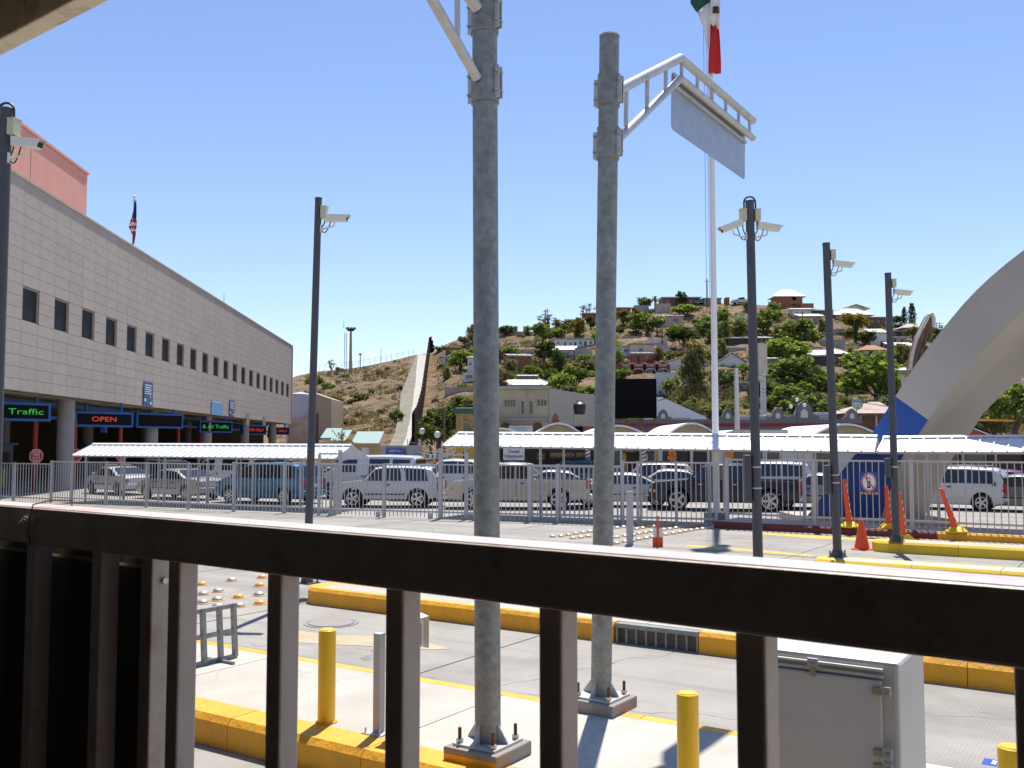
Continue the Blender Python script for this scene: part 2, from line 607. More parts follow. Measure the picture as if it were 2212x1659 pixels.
def narrow_island(s0, s1, n0, w, mk, label, skip=()):
    r = structure(bpy.data.objects.new('traffic_island', None)); COL.objects.link(r); r.location = lane(s0, n0 + w / 2)
    r['label'] = label
    kw = 0.15
    ends_ = [s0 + w / 2] + [e for ab in skip for e in ab] + [s1]
    for a_, b_ in zip(ends_[::2], ends_[1::2]):
        kerb_run(r, a_, b_, n0, kw, True, mk)
    kerb_run(r, s0 + w / 2, s1, n0 + w - kw, kw, False, mk)
    slabs(r, s0 + w / 2, s1, n0 + kw, n0 + w - kw)
    c = lane(s0 + w / 2, n0 + w / 2)
    pts = []
    for i in range(13):
        t = math.pi * (0.5 + i / 12.0)
        pts.append((math.cos(t), math.sin(t)))
    poly = [c + L * (x * w / 2) + N * (y * w / 2) for x, y in pts]
    polt = [c + L * (x * (w / 2 - 0.045)) + N * (y * (w / 2 - 0.045)) for x, y in pts]
    mb = MB().prism(poly, Z * (KH - 0.05))
    k = len(poly)
    vs = [p + Z * (KH - 0.05) for p in poly] + [p + Z * KH for p in polt]
    mb.add(vs, [(i + 1, i, k + i, k + i + 1)[::-1] for i in range(k - 1)] + [tuple(range(k, 2 * k))])
    mb.build('kerb_nose', mk, parent=r, bevel=0)
    return r
narrow_island(-11.75, 9, 11.45, 0.78, m_kerb, 'narrow concrete island with orange kerb and a drain opening behind the rail', skip=((-5.94, -4.76),))
narrow_island(-6.6, 9, 15.85, 0.7, m_kerb2, 'narrow yellow kerbed island mostly hidden behind the rail')
narrow_island(-5.85, 10, 19.9, 0.8, m_kerb2, 'yellow island around the second camera pole from the right')
narrow_island(-5.75, 12, 24.4, 0.85, m_kerb2, 'yellow kerbed island around the rightmost camera pole')

# far pavement on a red kerb that becomes yellow further right (carries the right-hand fence)
fp = structure(bpy.data.objects.new('pavement', None)); COL.objects.link(fp); fp.location = lane(-11.2, 28.6)
fp['label'] = 'low pavement behind a dark red kerb under the right-hand bar fence'
KH0, KH = KH, 0.2
kerb_run(fp, -11.3, -4.9, 28.5, 0.2, True, m_kerbred)
kerb_run(fp, -4.9, 8.0, 28.5, 0.2, True, m_kerb)
slabs(fp, -11.3, 8.0, 28.7, 30.6)
KH = KH0

# storm drain in the second island
t = thing('drain_grate', 'dark barred storm drain set into the orange kerb behind the rail', 'drain', lane(-5.35, 11.45))
MB().obox(lane(-5.93, 11.62, 0.0), L * 1.16, N * 0.03, Z * 0.2).build('back_plate', m_dark, parent=t)
MB().obox(lane(-5.93, 11.455, 0.20), L * 1.16, N * 0.2, Z * 0.055).build('cover_plate', m_galv, parent=t)
for i in range(9):
    MB().obox(lane(-5.92 + i * 0.14, 11.46, 0.005), L * 0.025, N * 0.05, Z * 0.19).build('bar', m_galv, parent=t)
# worn yellow paint
def stripe(pts, label=None):
    o = MB().add([Vector((p[0], p[1], 0.004)) for p in pts], [tuple(range(len(pts)))]).build('painted_line', m_paint_y, parent=road)
    return o
def g2(px, py): return gnd(px, py, 0.0)
stripe([g2(1483, 1181), g2(1483, 1177), g2(1600, 1185), g2(1754, 1199), g2(1754, 1203), g2(1600, 1190)])
stripe([g2(1640, 1154), g2(1640, 1150), g2(1790, 1158), g2(1905, 1167), g2(1905, 1170), g2(1780, 1165)])
SMEAR = mat('faded yellow smear', (0.44, 0.36, 0.22), rough=0.85, var=0.15, scale=3, dirt=(0.36, 0.34, 0.31), dirt_amt=1.0, dirt_scale=1.6)
stripe([g2(600, 1372), g2(640, 1362), g2(720, 1372), g2(830, 1375), g2(905, 1384), g2(972, 1402), g2(930, 1404), g2(840, 1398), g2(700, 1392), g2(640, 1388)]).data.materials[0] = SMEAR
# manhole
mc = gnd(716, 1346)
t = thing('manhole_cover', 'round iron manhole cover in the lane behind the near island', 'manhole', mc)
MB().lathe(mc, [(0.40, 0.001), (0.40, 0.008), (0.345, 0.008), (0.345, 0.004), (0.33, 0.004), (0.0, 0.004)], 28).build('frame', m_galv, parent=t)
MB().lathe(mc + Z * 0.001, [(0.325, 0.004), (0.325, 0.012), (0.30, 0.014), (0.0, 0.014)], 28).build('lid', m_plinth, parent=t)
for i in range(-3, 4):
    for j in range(-3, 4):
        if i * i + j * j < 10:
            pass
# blue access marking painted on the near island
pp = gnd(2150, 1648, KH)
t = thing('access_marking', 'blue painted access square with white symbol at the lower right corner', 'marking', pp)
MB().obox(pp + Z * 0.003 - L * 0.08 - N * 0.1, L * 0.18, N * 0.16, Z * 0.002).build('blue_field', m_blue, parent=t)
MB().obox(pp + Z * 0.006 - L * 0.02 - N * 0.06, L * 0.03, N * 0.09, Z * 0.001).build('symbol', m_white, parent=t)

# ================================================================== covered walkway the camera stands on
RZ = EYE - 0.1315     # top of the hand rail
_r = ray(0, 122); _k = 1.5 / (_r.x * NR.x + _r.y * NR.y); RE = EYE + _r.z * _k      # underside of the roof edge
m_deck = mat('walkway floor', (0.045, 0.04, 0.036), rough=0.9, var=0.2)  # unseen floor, coloured near black to keep bounce light off the rail
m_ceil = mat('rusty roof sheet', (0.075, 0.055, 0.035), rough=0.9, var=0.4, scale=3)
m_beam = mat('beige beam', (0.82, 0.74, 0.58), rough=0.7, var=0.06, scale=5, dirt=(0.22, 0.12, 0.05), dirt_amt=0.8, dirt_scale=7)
m_addwall = mat('added back wall', (0.05, 0.045, 0.042), rough=0.9, var=0.2)
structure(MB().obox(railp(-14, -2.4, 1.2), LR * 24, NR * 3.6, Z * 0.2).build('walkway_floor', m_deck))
structure(MB().obox(railp(-14, -2.6, 0.0), LR * 24, NR * 0.2, Z * (RE + 0.2)).build('added_back_wall', m_addwall))  # unseen wall added behind the camera to keep light off the rail's near faces
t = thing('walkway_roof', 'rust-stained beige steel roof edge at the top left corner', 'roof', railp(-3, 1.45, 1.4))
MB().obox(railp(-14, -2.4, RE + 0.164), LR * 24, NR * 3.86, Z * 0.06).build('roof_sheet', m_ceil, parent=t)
MB().obox(railp(-14, 1.433, RE), LR * 24, NR * 0.067, Z * 0.20).build('edge_beam', m_beam, parent=t, bevel=0.006)
for k in range(-9, 9):
    MB().obox(railp(-2.94 + k * 1.2, -2.3, RE + 0.064), LR * 0.07, NR * 3.66, Z * 0.1).build('rafter', m_beam, parent=t)
MB().obox(railp(-14, 0.9, RE + 0.124), LR * 24, NR * 0.06, Z * 0.04).build('purlin', m_beam, parent=t)
for k in (-10.5, -4.4, 4.5):
    MB().obox(railp(k, -2.2, 1.4), LR * 0.12, NR * 0.12, Z * (RE + 0.16 - 1.4)).build('post', m_beam, parent=t)

# ---- hand rail
def rail_top_mat():
    m = mat('worn white rail top', (0.62, 0.57, 0.56), rough=0.4, var=0.14, scale=9, bump=0.1, bscale=25, dirt=(0.45, 0.10, 0.085), dirt_amt=0.75, dirt_scale=5, spec=0.6)
    return m
t = thing('hand_rail', 'dark square-tube hand rail with worn white top across the foreground', 'railing', railp(-1, 1.05, 1.4))
MB().obox(railp(-8.0, 1.0, RZ - 0.0757), LR * 11.5, NR * 0.078, Z * 0.0745).build('top_rail', m_rail, parent=t, bevel=0.005)
MB().obox(railp(-8.0, 1.006, RZ - 0.0012), LR * 11.5, NR * 0.067, Z * 0.0012).build('worn_top', rail_top_mat(), parent=t)
MB().obox(railp(-8.0, 1.03, 1.48), LR * 11.5, NR * 0.04, Z * 0.05).build('bottom_rail', m_rail, parent=t, bevel=0.004)
bal = [(-0.179), (-0.4536), (-0.7176), (-0.9864), (-1.2486), (-1.519), (-1.771), (-2.024), -2.285, -2.55, 0.09, 0.355] + [-3.08 - 0.265 * i for i in range(17)] + [0.885 + 0.265 * i for i in range(9)]
me = MB().obox((0, 0, 0), LR * 0.036, NR * 0.04, Z * (RZ - 0.0757 - 1.53)).mesh('baluster')
me.materials.append(m_rail)
for s in bal:
    o = inst('baluster', me, t, railp(s * 1.03, 1.03, 1.53) - wloc(t))
    b = o.modifiers.new('bevel', 'BEVEL'); b.width = 0.004; b.segments = 2
for s in (-2.9, 0.62):
    MB().obox(railp(s, 1.02, 1.4), LR * 0.07, NR * 0.07, Z * (RZ - 0.0757 - 1.4)).build('post', m_rail, parent=t, bevel=0.004)
# opaque sheets fixed behind the left end
m_sheet = mat('brown sheet metal', (0.055, 0.042, 0.032), rough=0.5, metal=0.2, var=0.25, scale=4)
t2 = thing('sheet_screen', 'dark brown sheet metal screen behind the left balusters', 'panel', railp(-2.2, 1.09, 1.45))
for i, (a, b) in enumerate(((-4.3, -3.3), (-3.299, -2.459), (-2.458, -2.101), (-2.10, -1.801), (-1.80, -1.69))):
    MB().obox(railp(a, 1.085, 1.5), LR * (b - a), NR * 0.006, Z * (RZ - 0.076 - 1.5)).build('panel', m_sheet, parent=t2)
    MB().obox(railp(a, 1.081, RZ - 0.112), LR * (b - a), NR * 0.004, Z * 0.006).build('panel_lip', m_rail, parent=t2)
MB().obox(railp(-1.70, 1.06, 1.45), LR * 0.038, NR * 0.05, Z * (RZ - 0.076 - 1.45)).build('end_post', m_rail, parent=t2, bevel=0.003)
sc_ = railp(-1.66, 1.085, RZ - 0.13)
MB().cyl(sc_, sc_ + LR * 0.006, 0.006, n=10).build('screw', m_bolt, parent=t2)
# twisted tie wire round the rail
w0 = railp(-2.02, 0.996, RZ - 0.03)
t3 = thing('tie_wire', 'twisted wire knotted round the rail at its left end', 'wire', w0)
pts = [railp(-2.00, 1.082, RZ + 0.0), railp(-1.98, 1.07, RZ + 0.012), railp(-1.99, 1.03, RZ + 0.014), railp(-2.0, 0.999, RZ + 0.006), railp(-2.005, 0.996, RZ - 0.02), railp(-2.01, 0.995, RZ - 0.05), railp(-2.0, 0.997, RZ - 0.078)]
MB().tube(pts, 0.0016, 6).build('loop', m_rust, parent=t3, smooth=True)
pts = []
for i in range(40):
    a = i * 0.9
    k = i / 39
    pts.append(railp(-2.012 - 0.045 * k + 0.0, 0.992, RZ - 0.022 - 0.03 * k) + LR * (0.004 * math.cos(a)) + Z * (0.005 * math.sin(a)) - NR * (0.003 * math.sin(a)))
MB().tube(pts, 0.0016, 6).build('twist', m_galvl, parent=t3, smooth=True)
pts = [railp(-2.06 + 0.009 * math.cos(a * 0.7) , 0.991, RZ - 0.056 + 0.011 * math.sin(a * 0.7)) for a in range(10)]
MB().tube(pts, 0.0016, 6).build('end_loop', m_galvl, parent=t3, smooth=True)

# ================================================================== big galvanised sign poles
ARM = Vector((0.545, 0.84, 0)).normalized()
def sign_pole(base, r, ztop, z_hi, z_lo, sgn, label, label_yellow, lean_=0.0):
    zf = KH + 0.10
    b = Vector((base.x, base.y, 0))
    t = thing('sign_pole', label, 'pole', b + Z * KH)
    pl = MB().obox(b + Z * (KH - 0.01) - L * 0.24 - N * 0.24, L * 0.48, N * 0.48, Z * 0.11).build('plinth', m_plinth, parent=t, bevel=0.012)
    if label_yellow:
        MB().obox(b + Z * (KH - 0.02) - L * 0.23 - N * 0.243, L * 0.46, N * 0.003, Z * 0.075).build('paint_band', m_kerb, parent=pl)
    MB().obox(b + Z * zf - L * 0.19 - N * 0.19, L * 0.38, N * 0.38, Z * 0.02).build('base_plate', m_galvl, parent=t, bevel=0.003)
    MB().cyl(b + Z * (zf + 0.02), b + Z * ztop, r, n=36, caps=False).build('shaft', m_galv, parent=t, smooth=True, ang=60)
    MB().cyl(b + Z * ztop, b + Z * (ztop + 0.012), r + 0.004, n=36).build('cap', m_galvl, parent=t)
    for d in (L, -L, N, -N):
        MB().prism([b + Z * (zf + 0.02) + d * (r - 0.004), b + Z * (zf + 0.02) + d * (r + 0.085), b + Z * (zf + 0.035) + d * (r + 0.085), b + Z * (zf + 0.16) + d * (r - 0.004)], (d.cross(Z)) * 0.012).build('gusset', m_galvl, parent=t)
    for a in (-1, 1):
        for c in (-1, 1):
            p = b + L * a * 0.15 + N * c * 0.15
            bt = MB().cyl(p + Z * (zf + 0.021), p + Z * (zf + 0.13), 0.013, n=10).build('anchor_bolt', m_rust, parent=t)
            MB().cyl(p + Z * (zf + 0.022), p + Z * (zf + 0.05), 0.027, n=6).build('nut', m_bolt, parent=bt)
    A = ARM * sgn
    sd = A.cross(Z)
    for z in (z_hi, z_lo):
        cl = MB().cyl(b + Z * (z - 0.17), b + Z * (z + 0.13), r + 0.012, n=36).build('clamp', m_galv, parent=t, smooth=True)
        for d in (1, -1):
            for e in (0.02, -0.02):
                MB().obox(b + Z * (z - 0.15) + sd * d * (r + 0.008) + A * (e - 0.006), sd * d * 0.042, A * 0.010, Z * 0.25).build('ear', m_galvl, parent=cl)
            for q in (-0.09, 0.06):
                MB().cyl(b + Z * (z + q) + sd * d * (r + 0.034) - A * 0.05, b + Z * (z + q) + sd * d * (r + 0.034) + A * 0.05, 0.011, n=8).build('bolt', m_bolt, parent=cl)
    t1, t2_, zt, zl = ARMG
    P = lambda k, z: b + A * k + Z * z
    for (z0, z1, rr) in ((z_hi, zt, 0.048), (z_lo, zl, 0.040)):
        MB().tube([P(r + 0.01, z0), P(t1 - 0.012, z1 - 0.012 * (z1 - z0) / t1), P(t1 + 0.012, z1), P(t2_, z1)], rr, 16).build('arm_tube', m_galvl, parent=t, smooth=True)
    for f in (0.22, 0.5, 0.77):
        k = t1 * f
        MB().cyl(P(k, z_lo + (zl - z_lo) * f), P(k, z_hi + (zt - z_hi) * f), 0.022, n=10).build('strut', m_galvl, parent=t, smooth=True)
    for f in (0.0, 0.19, 0.38, 0.57, 0.76, 0.93):
        k = t1 + (t2_ - t1) * f + 0.03
        MB().cyl(P(k, zl), P(k, zt), 0.020, n=10).build('strut', m_galvl, parent=t, smooth=True)
    # sign plate with round corners, seen from its bare back
    w0_, w1_ = t1 - 0.06, t2_ - 0.08
    z0, z1, rc = PLZ[0], PLZ[1], 0.06
    poly = []
    for cx, cz, a0 in ((w1_ - rc, z1 - rc, 0), (w0_ + rc, z1 - rc, 90), (w0_ + rc, z0 + rc, 180), (w1_ - rc, z0 + rc, 270)):
        for i in range(5):
            a = math.radians(a0 + i * 22.5)
            poly.append(P(cx + rc * math.cos(a), cz + rc * math.sin(a)) - L * 0.075)
    pl = MB().prism(poly, -L * 0.004).build('sign_plate', m_plate, parent=t)
    for zz in (PLZ[1] - 0.05, PLZ[1] - 0.16):
        MB().obox(P(w0_ + 0.02, zz - 0.02) - L * 0.074, A * (w1_ - w0_ - 0.04), L * 0.03, Z * 0.035).build('mounting_rail', m_galvl, parent=t)
    t.rotation_euler = (0, lean_, 0)
    return t
m_plate = mat('bare aluminium sheet', (0.40, 0.42, 0.45), rough=0.42, metal=0.55, var=0.10, scale=5, bump=0.03)
p1 = gnd(1054, 1602, KH + 0.11)
p2 = gnd(1298, 1502, KH + 0.11)
def arm_t(px, py):
    lo, hi = 0.0, 8.0
    r = ray(px, py); k = r.x / r.y
    for _ in range(50):
        m = (lo + hi) / 2
        q = p2 + ARM * m
        if q.x / q.y < k: lo = m
        else: hi = m
    return lo
def arm_z(px, py):
    q = p2 + ARM * arm_t(px, py)
    return at(px, py, q.y).z
ARMG = (arm_t(1446, 122), arm_t(1606, 248), arm_z(1446, 122), arm_z(1446, 166))
PLZ = (arm_z(1442, 272), arm_z(1442, 146))
ZP = lambda p, y: at(1106, y, p.y).z
sign_pole(p1, 0.098, 7.6, ZP(p1, 28), ZP(p1, 178), -1, 'thick galvanised sign pole with yellow-painted plinth, nearest the middle of the picture', True, -0.006)
sign_pole(p2, 0.092, ZP(p2, 80), ZP(p2, 192), ZP(p2, 306), 1, 'galvanised pole carrying a blank sign plate on a bent truss arm', False, 0.0185)

# ================================================================== bollards and small posts on the near island
def bollard(p, h, r, label):
    t = thing('bollard', label, 'bollard', p, 'yellow bollards on the near island')
    MB().lathe(p, [(r, 0.0), (r, h - 0.02), (r * 0.97, h - 0.006), (r * 0.86, h), (0.0, h)], 28).build('tube', m_boll, parent=t, smooth=True)
    MB().lathe(p, [(r * 1.25, 0.0), (r * 1.22, 0.012), (r * 1.01, 0.016), (r * 1.01, 0.0)], 28).build('footing', m_kerb, parent=t)
    MB().lathe(p + Z * h, [(r * 0.84, -0.002), (r * 0.80, 0.004), (0.0, 0.007)], 28).build('concrete_fill', m_boll, parent=t)
bollard(gnd(705, 1560, KH), 0.77, 0.074, 'yellow steel bollard left of the thick pole, beside a grey post')
bollard(at(1485, 1487, 6.4) * 1.0 - Z * (at(1485, 1487, 6.4).z - KH), 0.72, 0.071, 'yellow steel bollard in the middle of the near island, right of the sign poles')
pb = lane(0, 0); D3 = 5.35
bollard(Vector(((2163 - 1106) / FPX * D3, D3, KH)), 0.70, 0.073, 'yellow steel bollard cut by the right edge of the picture')
gp = gnd(818, 1583, KH)
t = thing('grey_post', 'slim grey square post with bolted foot beside the left bollard', 'post', gp)
MB().obox(gp - L * 0.1 - N * 0.1, L * 0.2, N * 0.2, Z * 0.012).build('foot_plate', m_galvl, parent=t)
MB().obox(gp - L * 0.035 - N * 0.035 + Z * 0.012, L * 0.07, N * 0.07, Z * 0.78).build('shaft', m_fence, parent=t, bevel=0.005)
MB().obox(gp - L * 0.037 - N * 0.037 + Z * 0.792, L * 0.074, N * 0.074, Z * 0.006).build('cap', m_galvl, parent=t)
for a in (-1, 1):
    for c in (-1, 1):
        MB().cyl(gp + L * a * 0.075 + N * c * 0.075, gp + L * a * 0.075 + N * c * 0.075 + Z * 0.05, 0.008, n=8).build('bolt', m_bolt, parent=t)
bp_ = Vector(((878 - 1106) / FPX * 8.1, 8.1, KH))
t = thing('reader_pedestal', 'small hooded beige reader box on a thin post behind a baluster', 'reader box', bp_)
MB().obox(bp_ - L * 0.02 - N * 0.02, L * 0.04, N * 0.04, Z * 0.72).build('post', m_fence, parent=t)
q = bp_ + Z * 0.66
MB().obox(q - L * 0.02 - N * 0.09, L * 0.14, N * 0.18, Z * 0.26).build('housing', m_camw, parent=t, bevel=0.008)
MB().prism([q + Z * 0.255 - L * 0.03 - N * 0.11, q + Z * 0.255 + L * 0.17 - N * 0.11, q + Z * 0.30 - L * 0.03 - N * 0.11], N * 0.22).build('hood', m_camw, parent=t)
MB().obox(q + L * 0.121 - N * 0.06 + Z * 0.03, L * 0.003, N * 0.12, Z * 0.17).build('face_plate', m_galv, parent=t)
MB().obox(q + L * 0.12 + N * 0.088 + Z * 0.0, L * 0.06, N * 0.004, Z * 0.26).build('door', m_camw, parent=t)

# steel lattice frame leaning on the near island
fr = gnd(508, 1421, KH)
t = thing('steel_frame', 'grey steel lattice frame standing on the far left of the near island', 'frame', fr)
FH, FW = 0.585, 1.15
lean = Z * 1.0 - L * 0.08
for k in (0.0, 0.17, 0.36, 0.86, 1.0):
    MB().bar(fr - N * (FW * k) + Z * 0.02, fr - N * (FW * k) + lean * FH, 0.045, 0.05, up=N).build('upright', m_galv, parent=t)
for h in (0.03, 0.50, 0.96):
    MB().bar(fr + lean * (FH * h) - L * 0.012 + N * 0.02, fr - N * (FW + 0.02) + lean * (FH * h) - L * 0.012, 0.05, 0.045).build('cross_bar', m_galv, parent=t)
for k in (0.2, 0.9):
    MB().bar(fr - N * (FW * k) + L * 0.25 + Z * 0.015, fr - N * (FW * k) - L * 0.25 + Z * 0.015, 0.03).build('foot', m_galv, parent=t)

# ================================================================== control cabinet just outside the rail
c0 = Vector((1.340, 3.40, 0))
CT = 1.84
t = thing('control_cabinet', 'large light grey control cabinet with side latches below the rail', 'cabinet', c0 + Z * 0.0)
m_cab = mat('cabinet grey', (0.60, 0.585, 0.55), rough=0.45, var=0.04, scale=3, bump=0.02, dirt=(0.4, 0.38, 0.34), dirt_amt=0.25)
W_, Dp = 0.555, 0.447
MB().obox(c0 - L * W_ + Z * 0.12, L * W_, N * Dp, Z * (CT - 0.12)).build('body', m_cab, parent=t, bevel=0.014)
MB().obox(c0 - L * (W_ - 0.02) + N * 0.02, L * (W_ - 0.04), N * (Dp - 0.04), Z * 0.12).build('base', m_plinth, parent=t)
dr = MB().obox(c0 - L * (W_ - 0.02) - N * 0.022 + Z * 0.2, L * (W_ - 0.075), N * 0.020, Z * (CT - 0.2 - 0.065)).build('door', m_cab, parent=t, bevel=0.006)
MB().obox(c0 - L * (W_ - 0.0) - N * 0.012 + Z * (CT - 0.058), L * (W_ - 0.05), N * 0.012, Z * 0.012).build('rain_lip', m_cab, parent=t, bevel=0.003)
MB().obox(c0 - L * (W_ - 0.0) - N * 0.016 + Z * (CT - 0.032), L * (W_ - 0.05), N * 0.016, Z * 0.008).build('rain_lip', m_cab, parent=t, bevel=0.002)
m_latch = mat('brass latch', (0.46, 0.40, 0.27), rough=0.4, metal=0.6)
def latch(p, a, b):
    lt = MB().obox(p, a * 0.045, -N * 0.006, b * 0.022).build('latch', m_latch, parent=t)
    MB().obox(p + a * 0.035 - b * 0.006, a * 0.028, -N * 0.012, b * 0.036).build('catch', m_galvl, parent=lt)
    MB().cyl(p + a * 0.05 + b * 0.012 - N * 0.004, p + a * 0.05 + b * 0.012 - N * 0.020, 0.007, n=10).build('stud', m_bolt, parent=lt)
for z in (CT - 0.11, CT - 0.32, CT - 0.37):
    latch(c0 - L * 0.085 - N * 0.023 + Z * z, L, Z)
latch(c0 - L * 0.30 - N * 0.023 + Z * (CT - 0.075), Z, L)
text_part('TS 12', 0.02, c0 + L * 0.0015 + N * 0.12 + Z * (CT - 0.06), N, Z, m_galv, t, name='maker_plate', depth=0.0005) if False else None
# ================================================================== camera poles
def tube_arc(p0, p1, sag, n=8):
    p0, p1 = Vector(p0), Vector(p1)
    return [p0.lerp(p1, i / n) + sag * math.sin(math.pi * i / n) for i in range(n + 1)]
def surveillance(t, pole_pt, r, az, tilt=-0.12, size=1.0, box_dz=0.48, box=True):
    """bracket, housing with sunshield, lens window and cable, facing azimuth az (radians from +x)"""
    d = Vector((math.cos(az), math.sin(az), 0))
    s = d.cross(Z)
    e = pole_pt + d * (r + 0.0)
    br = MB().tube([e - Z * 0.02, e + d * 0.10 * size + Z * 0.0, e + d * 0.22 * size + Z * 0.03, e + d * 0.24 * size + Z * 0.10 * size], 0.016 * size, 8)
    br = br.build('bracket', m_camw, parent=t, smooth=True)
    MB().obox(e - s * 0.04 - Z * 0.07 - d * 0.005, d * 0.02, s * 0.08, Z * 0.13).build('bracket_plate', m_camw, parent=br)
    c = e + d * 0.27 * size + Z * 0.165 * size
    f = (d * math.cos(tilt) + Z * math.sin(tilt)).normalized()
    u = s.cross(f) if s.cross(f).z > 0 else -(s.cross(f))
    ln, w, h = 0.40 * size, 0.12 * size, 0.105 * size
    o = c - f * ln * 0.55 - s * w / 2 - u * h / 2
    hs = MB().obox(o, f * ln, s * w, u * h).build('camera_housing', m_camw, parent=t, bevel=0.012)
    MB().obox(o - f * 0.01 - s * 0.006 + u * (h + 0.004), f * (ln + 0.07), s * (w + 0.012), u * 0.006).build('sunshield', m_camw, parent=hs)
    for q in (-0.006, w + 0.001):
        MB().obox(o + s * q + u * h * 0.55, f * (ln + 0.03), s * 0.005, u * (h * 0.45 + 0.004)).build('sunshield_side', m_camw, parent=hs)
    MB().obox(o + f * ln + s * w * 0.12 + u * h * 0.12, f * 0.004, s * w * 0.76, u * h * 0.7).build('lens_window', m_black, parent=hs)
    MB().tube(tube_arc(e - Z * 0.03, c - u * h * 0.5 - f * 0.10, -Z * 0.11 * size), 0.009 * size, 6).build('cable', m_cable, parent=t, smooth=True)
    if box:
        bz = pole_pt + Z * box_dz
        jb = MB().obox(bz + d * (r - 0.002) - s * 0.07, d * 0.10, s * 0.14, Z * 0.2).build('junction_box', m_jbox, parent=t, bevel=0.006)
        for a in (0.02, 0.12):
            for z_ in (0.02, 0.17):
                p = bz + d * (r + 0.05) - s * 0.07 + s * a + Z * z_
        MB().obox(bz + d * (r - 0.004) - s * 0.078 + Z * 0.196, d * 0.112, s * 0.156, Z * 0.012).build('lid', m_jbox, parent=jb)
        MB().tube(tube_arc(bz + d * (r + 0.05), e + Z * 0.0, d * 0.03), 0.010, 6).build('cable', m_cable, parent=t, smooth=True)
def camera_pole(px, D, ztop, r, cams, label, lean=0.0, base=True, zb=0.26, loop=False, plate=None, bx=None):
    x = (px - 1106) / FPX * D
    b = Vector((x, D, zb))
    t = thing('camera_pole', label, 'pole', b, 'camera poles at the lane islands')
    MB().cyl(b, b + Z * (ztop - zb), r, r * 0.86, n=24).build('shaft', m_pole, parent=t, smooth=True)
    MB().lathe(b + Z * (ztop - zb), [(r * 0.92, 0), (r * 0.92, 0.03), (0.0, 0.04)], 20).build('cap', m_pole, parent=t)
    MB().obox(b - L * 0.16 - N * 0.16, L * 0.32, N * 0.32, Z * 0.02).build('base_plate', m_pole, parent=t)
    MB().lathe(b + Z * 0.02, [(r * 1.5, 0), (r * 1.5, 0.05), (r * 1.15, 0.12), (r, 0.13)], 20).build('collar', m_pole, parent=t)
    for a in (-1, 1):
        for c in (-1, 1):
            MB().cyl(b + L * a * 0.12 + N * c * 0.12, b + L * a * 0.12 + N * c * 0.12 + Z * 0.14, 0.016, n=8).build('anchor_bolt', m_pole, parent=t)
    for (dz, az, tilt) in cams:
        surveillance(t, b + Z * (ztop - zb - dz), r * 0.9, az, tilt, box_dz=dz - 0.33)
    if loop:
        tp = b + Z * (ztop - zb)
        d = Vector((1, 0, 0))
        pts = [tp + d * (0.10 * math.cos(a)) + Z * (0.0 + 0.10 * math.sin(a)) for a in [math.pi * i / 12 for i in range(13)]]
        pts = [pts[0] - Z * 0.22] + pts + [pts[-1] - Z * 0.22]
        MB().tube(pts, 0.016, 8).build('cable_loop', m_cable, parent=t, smooth=True)
    if plate:
        z0, z1, side = plate
        pz = MB().obox(b + Vector((side * (r + 0.01) - (0.11 if side < 0 else 0.0), -0.09, z0)), Vector((0.11, 0, 0)), Vector((0, 0.18, 0)), Z * (z1 - z0)).build('strapped_box', m_pole, parent=t, bevel=0.02)
        for z_ in (z0 + 0.22, z1 - 0.22):
            MB().lathe(b + Z * z_, [(r + 0.004, 0), (r + 0.006, 0.012), (r + 0.004, 0.024)], 20).build('strap', m_galvl, parent=t)
    t.rotation_euler = (0, lean, 0)
    return t
RGT = 0.0
camera_pole(-8, 12.1, 6.85, 0.085, [(0.62, math.radians(-14), -0.16), (0.62, math.radians(190), -0.2)], 'dark camera pole with cable loop at the left edge of the picture', loop=True)
camera_pole(668, 16.4, 6.80, 0.068, [(0.50, math.radians(-6), -0.02)], 'tall dark pole with one camera between the grey building and the thick pole', lean=0.017)
camera_pole(1633, 16.6, 6.80, 0.085, [(0.60, math.radians(8), -0.13), (0.60, math.radians(186), -0.38)], 'dark pole with two cameras and a cable loop right of the flagpole', lean=-0.008, loop=True, plate=(1.35, 2.15, -1))
camera_pole(1803, 20.15, 6.80, 0.088, [(0.60, math.radians(0), -0.12)], 'second dark camera pole from the right, on a yellow island', lean=-0.016, plate=(1.3, 1.9, -1))
camera_pole(1930, 23.3, 6.72, 0.088, [(0.62, math.radians(0), -0.12)], 'rightmost dark camera pole, on the far yellow island', lean=-0.008, plate=(1.55, 2.0, -1))

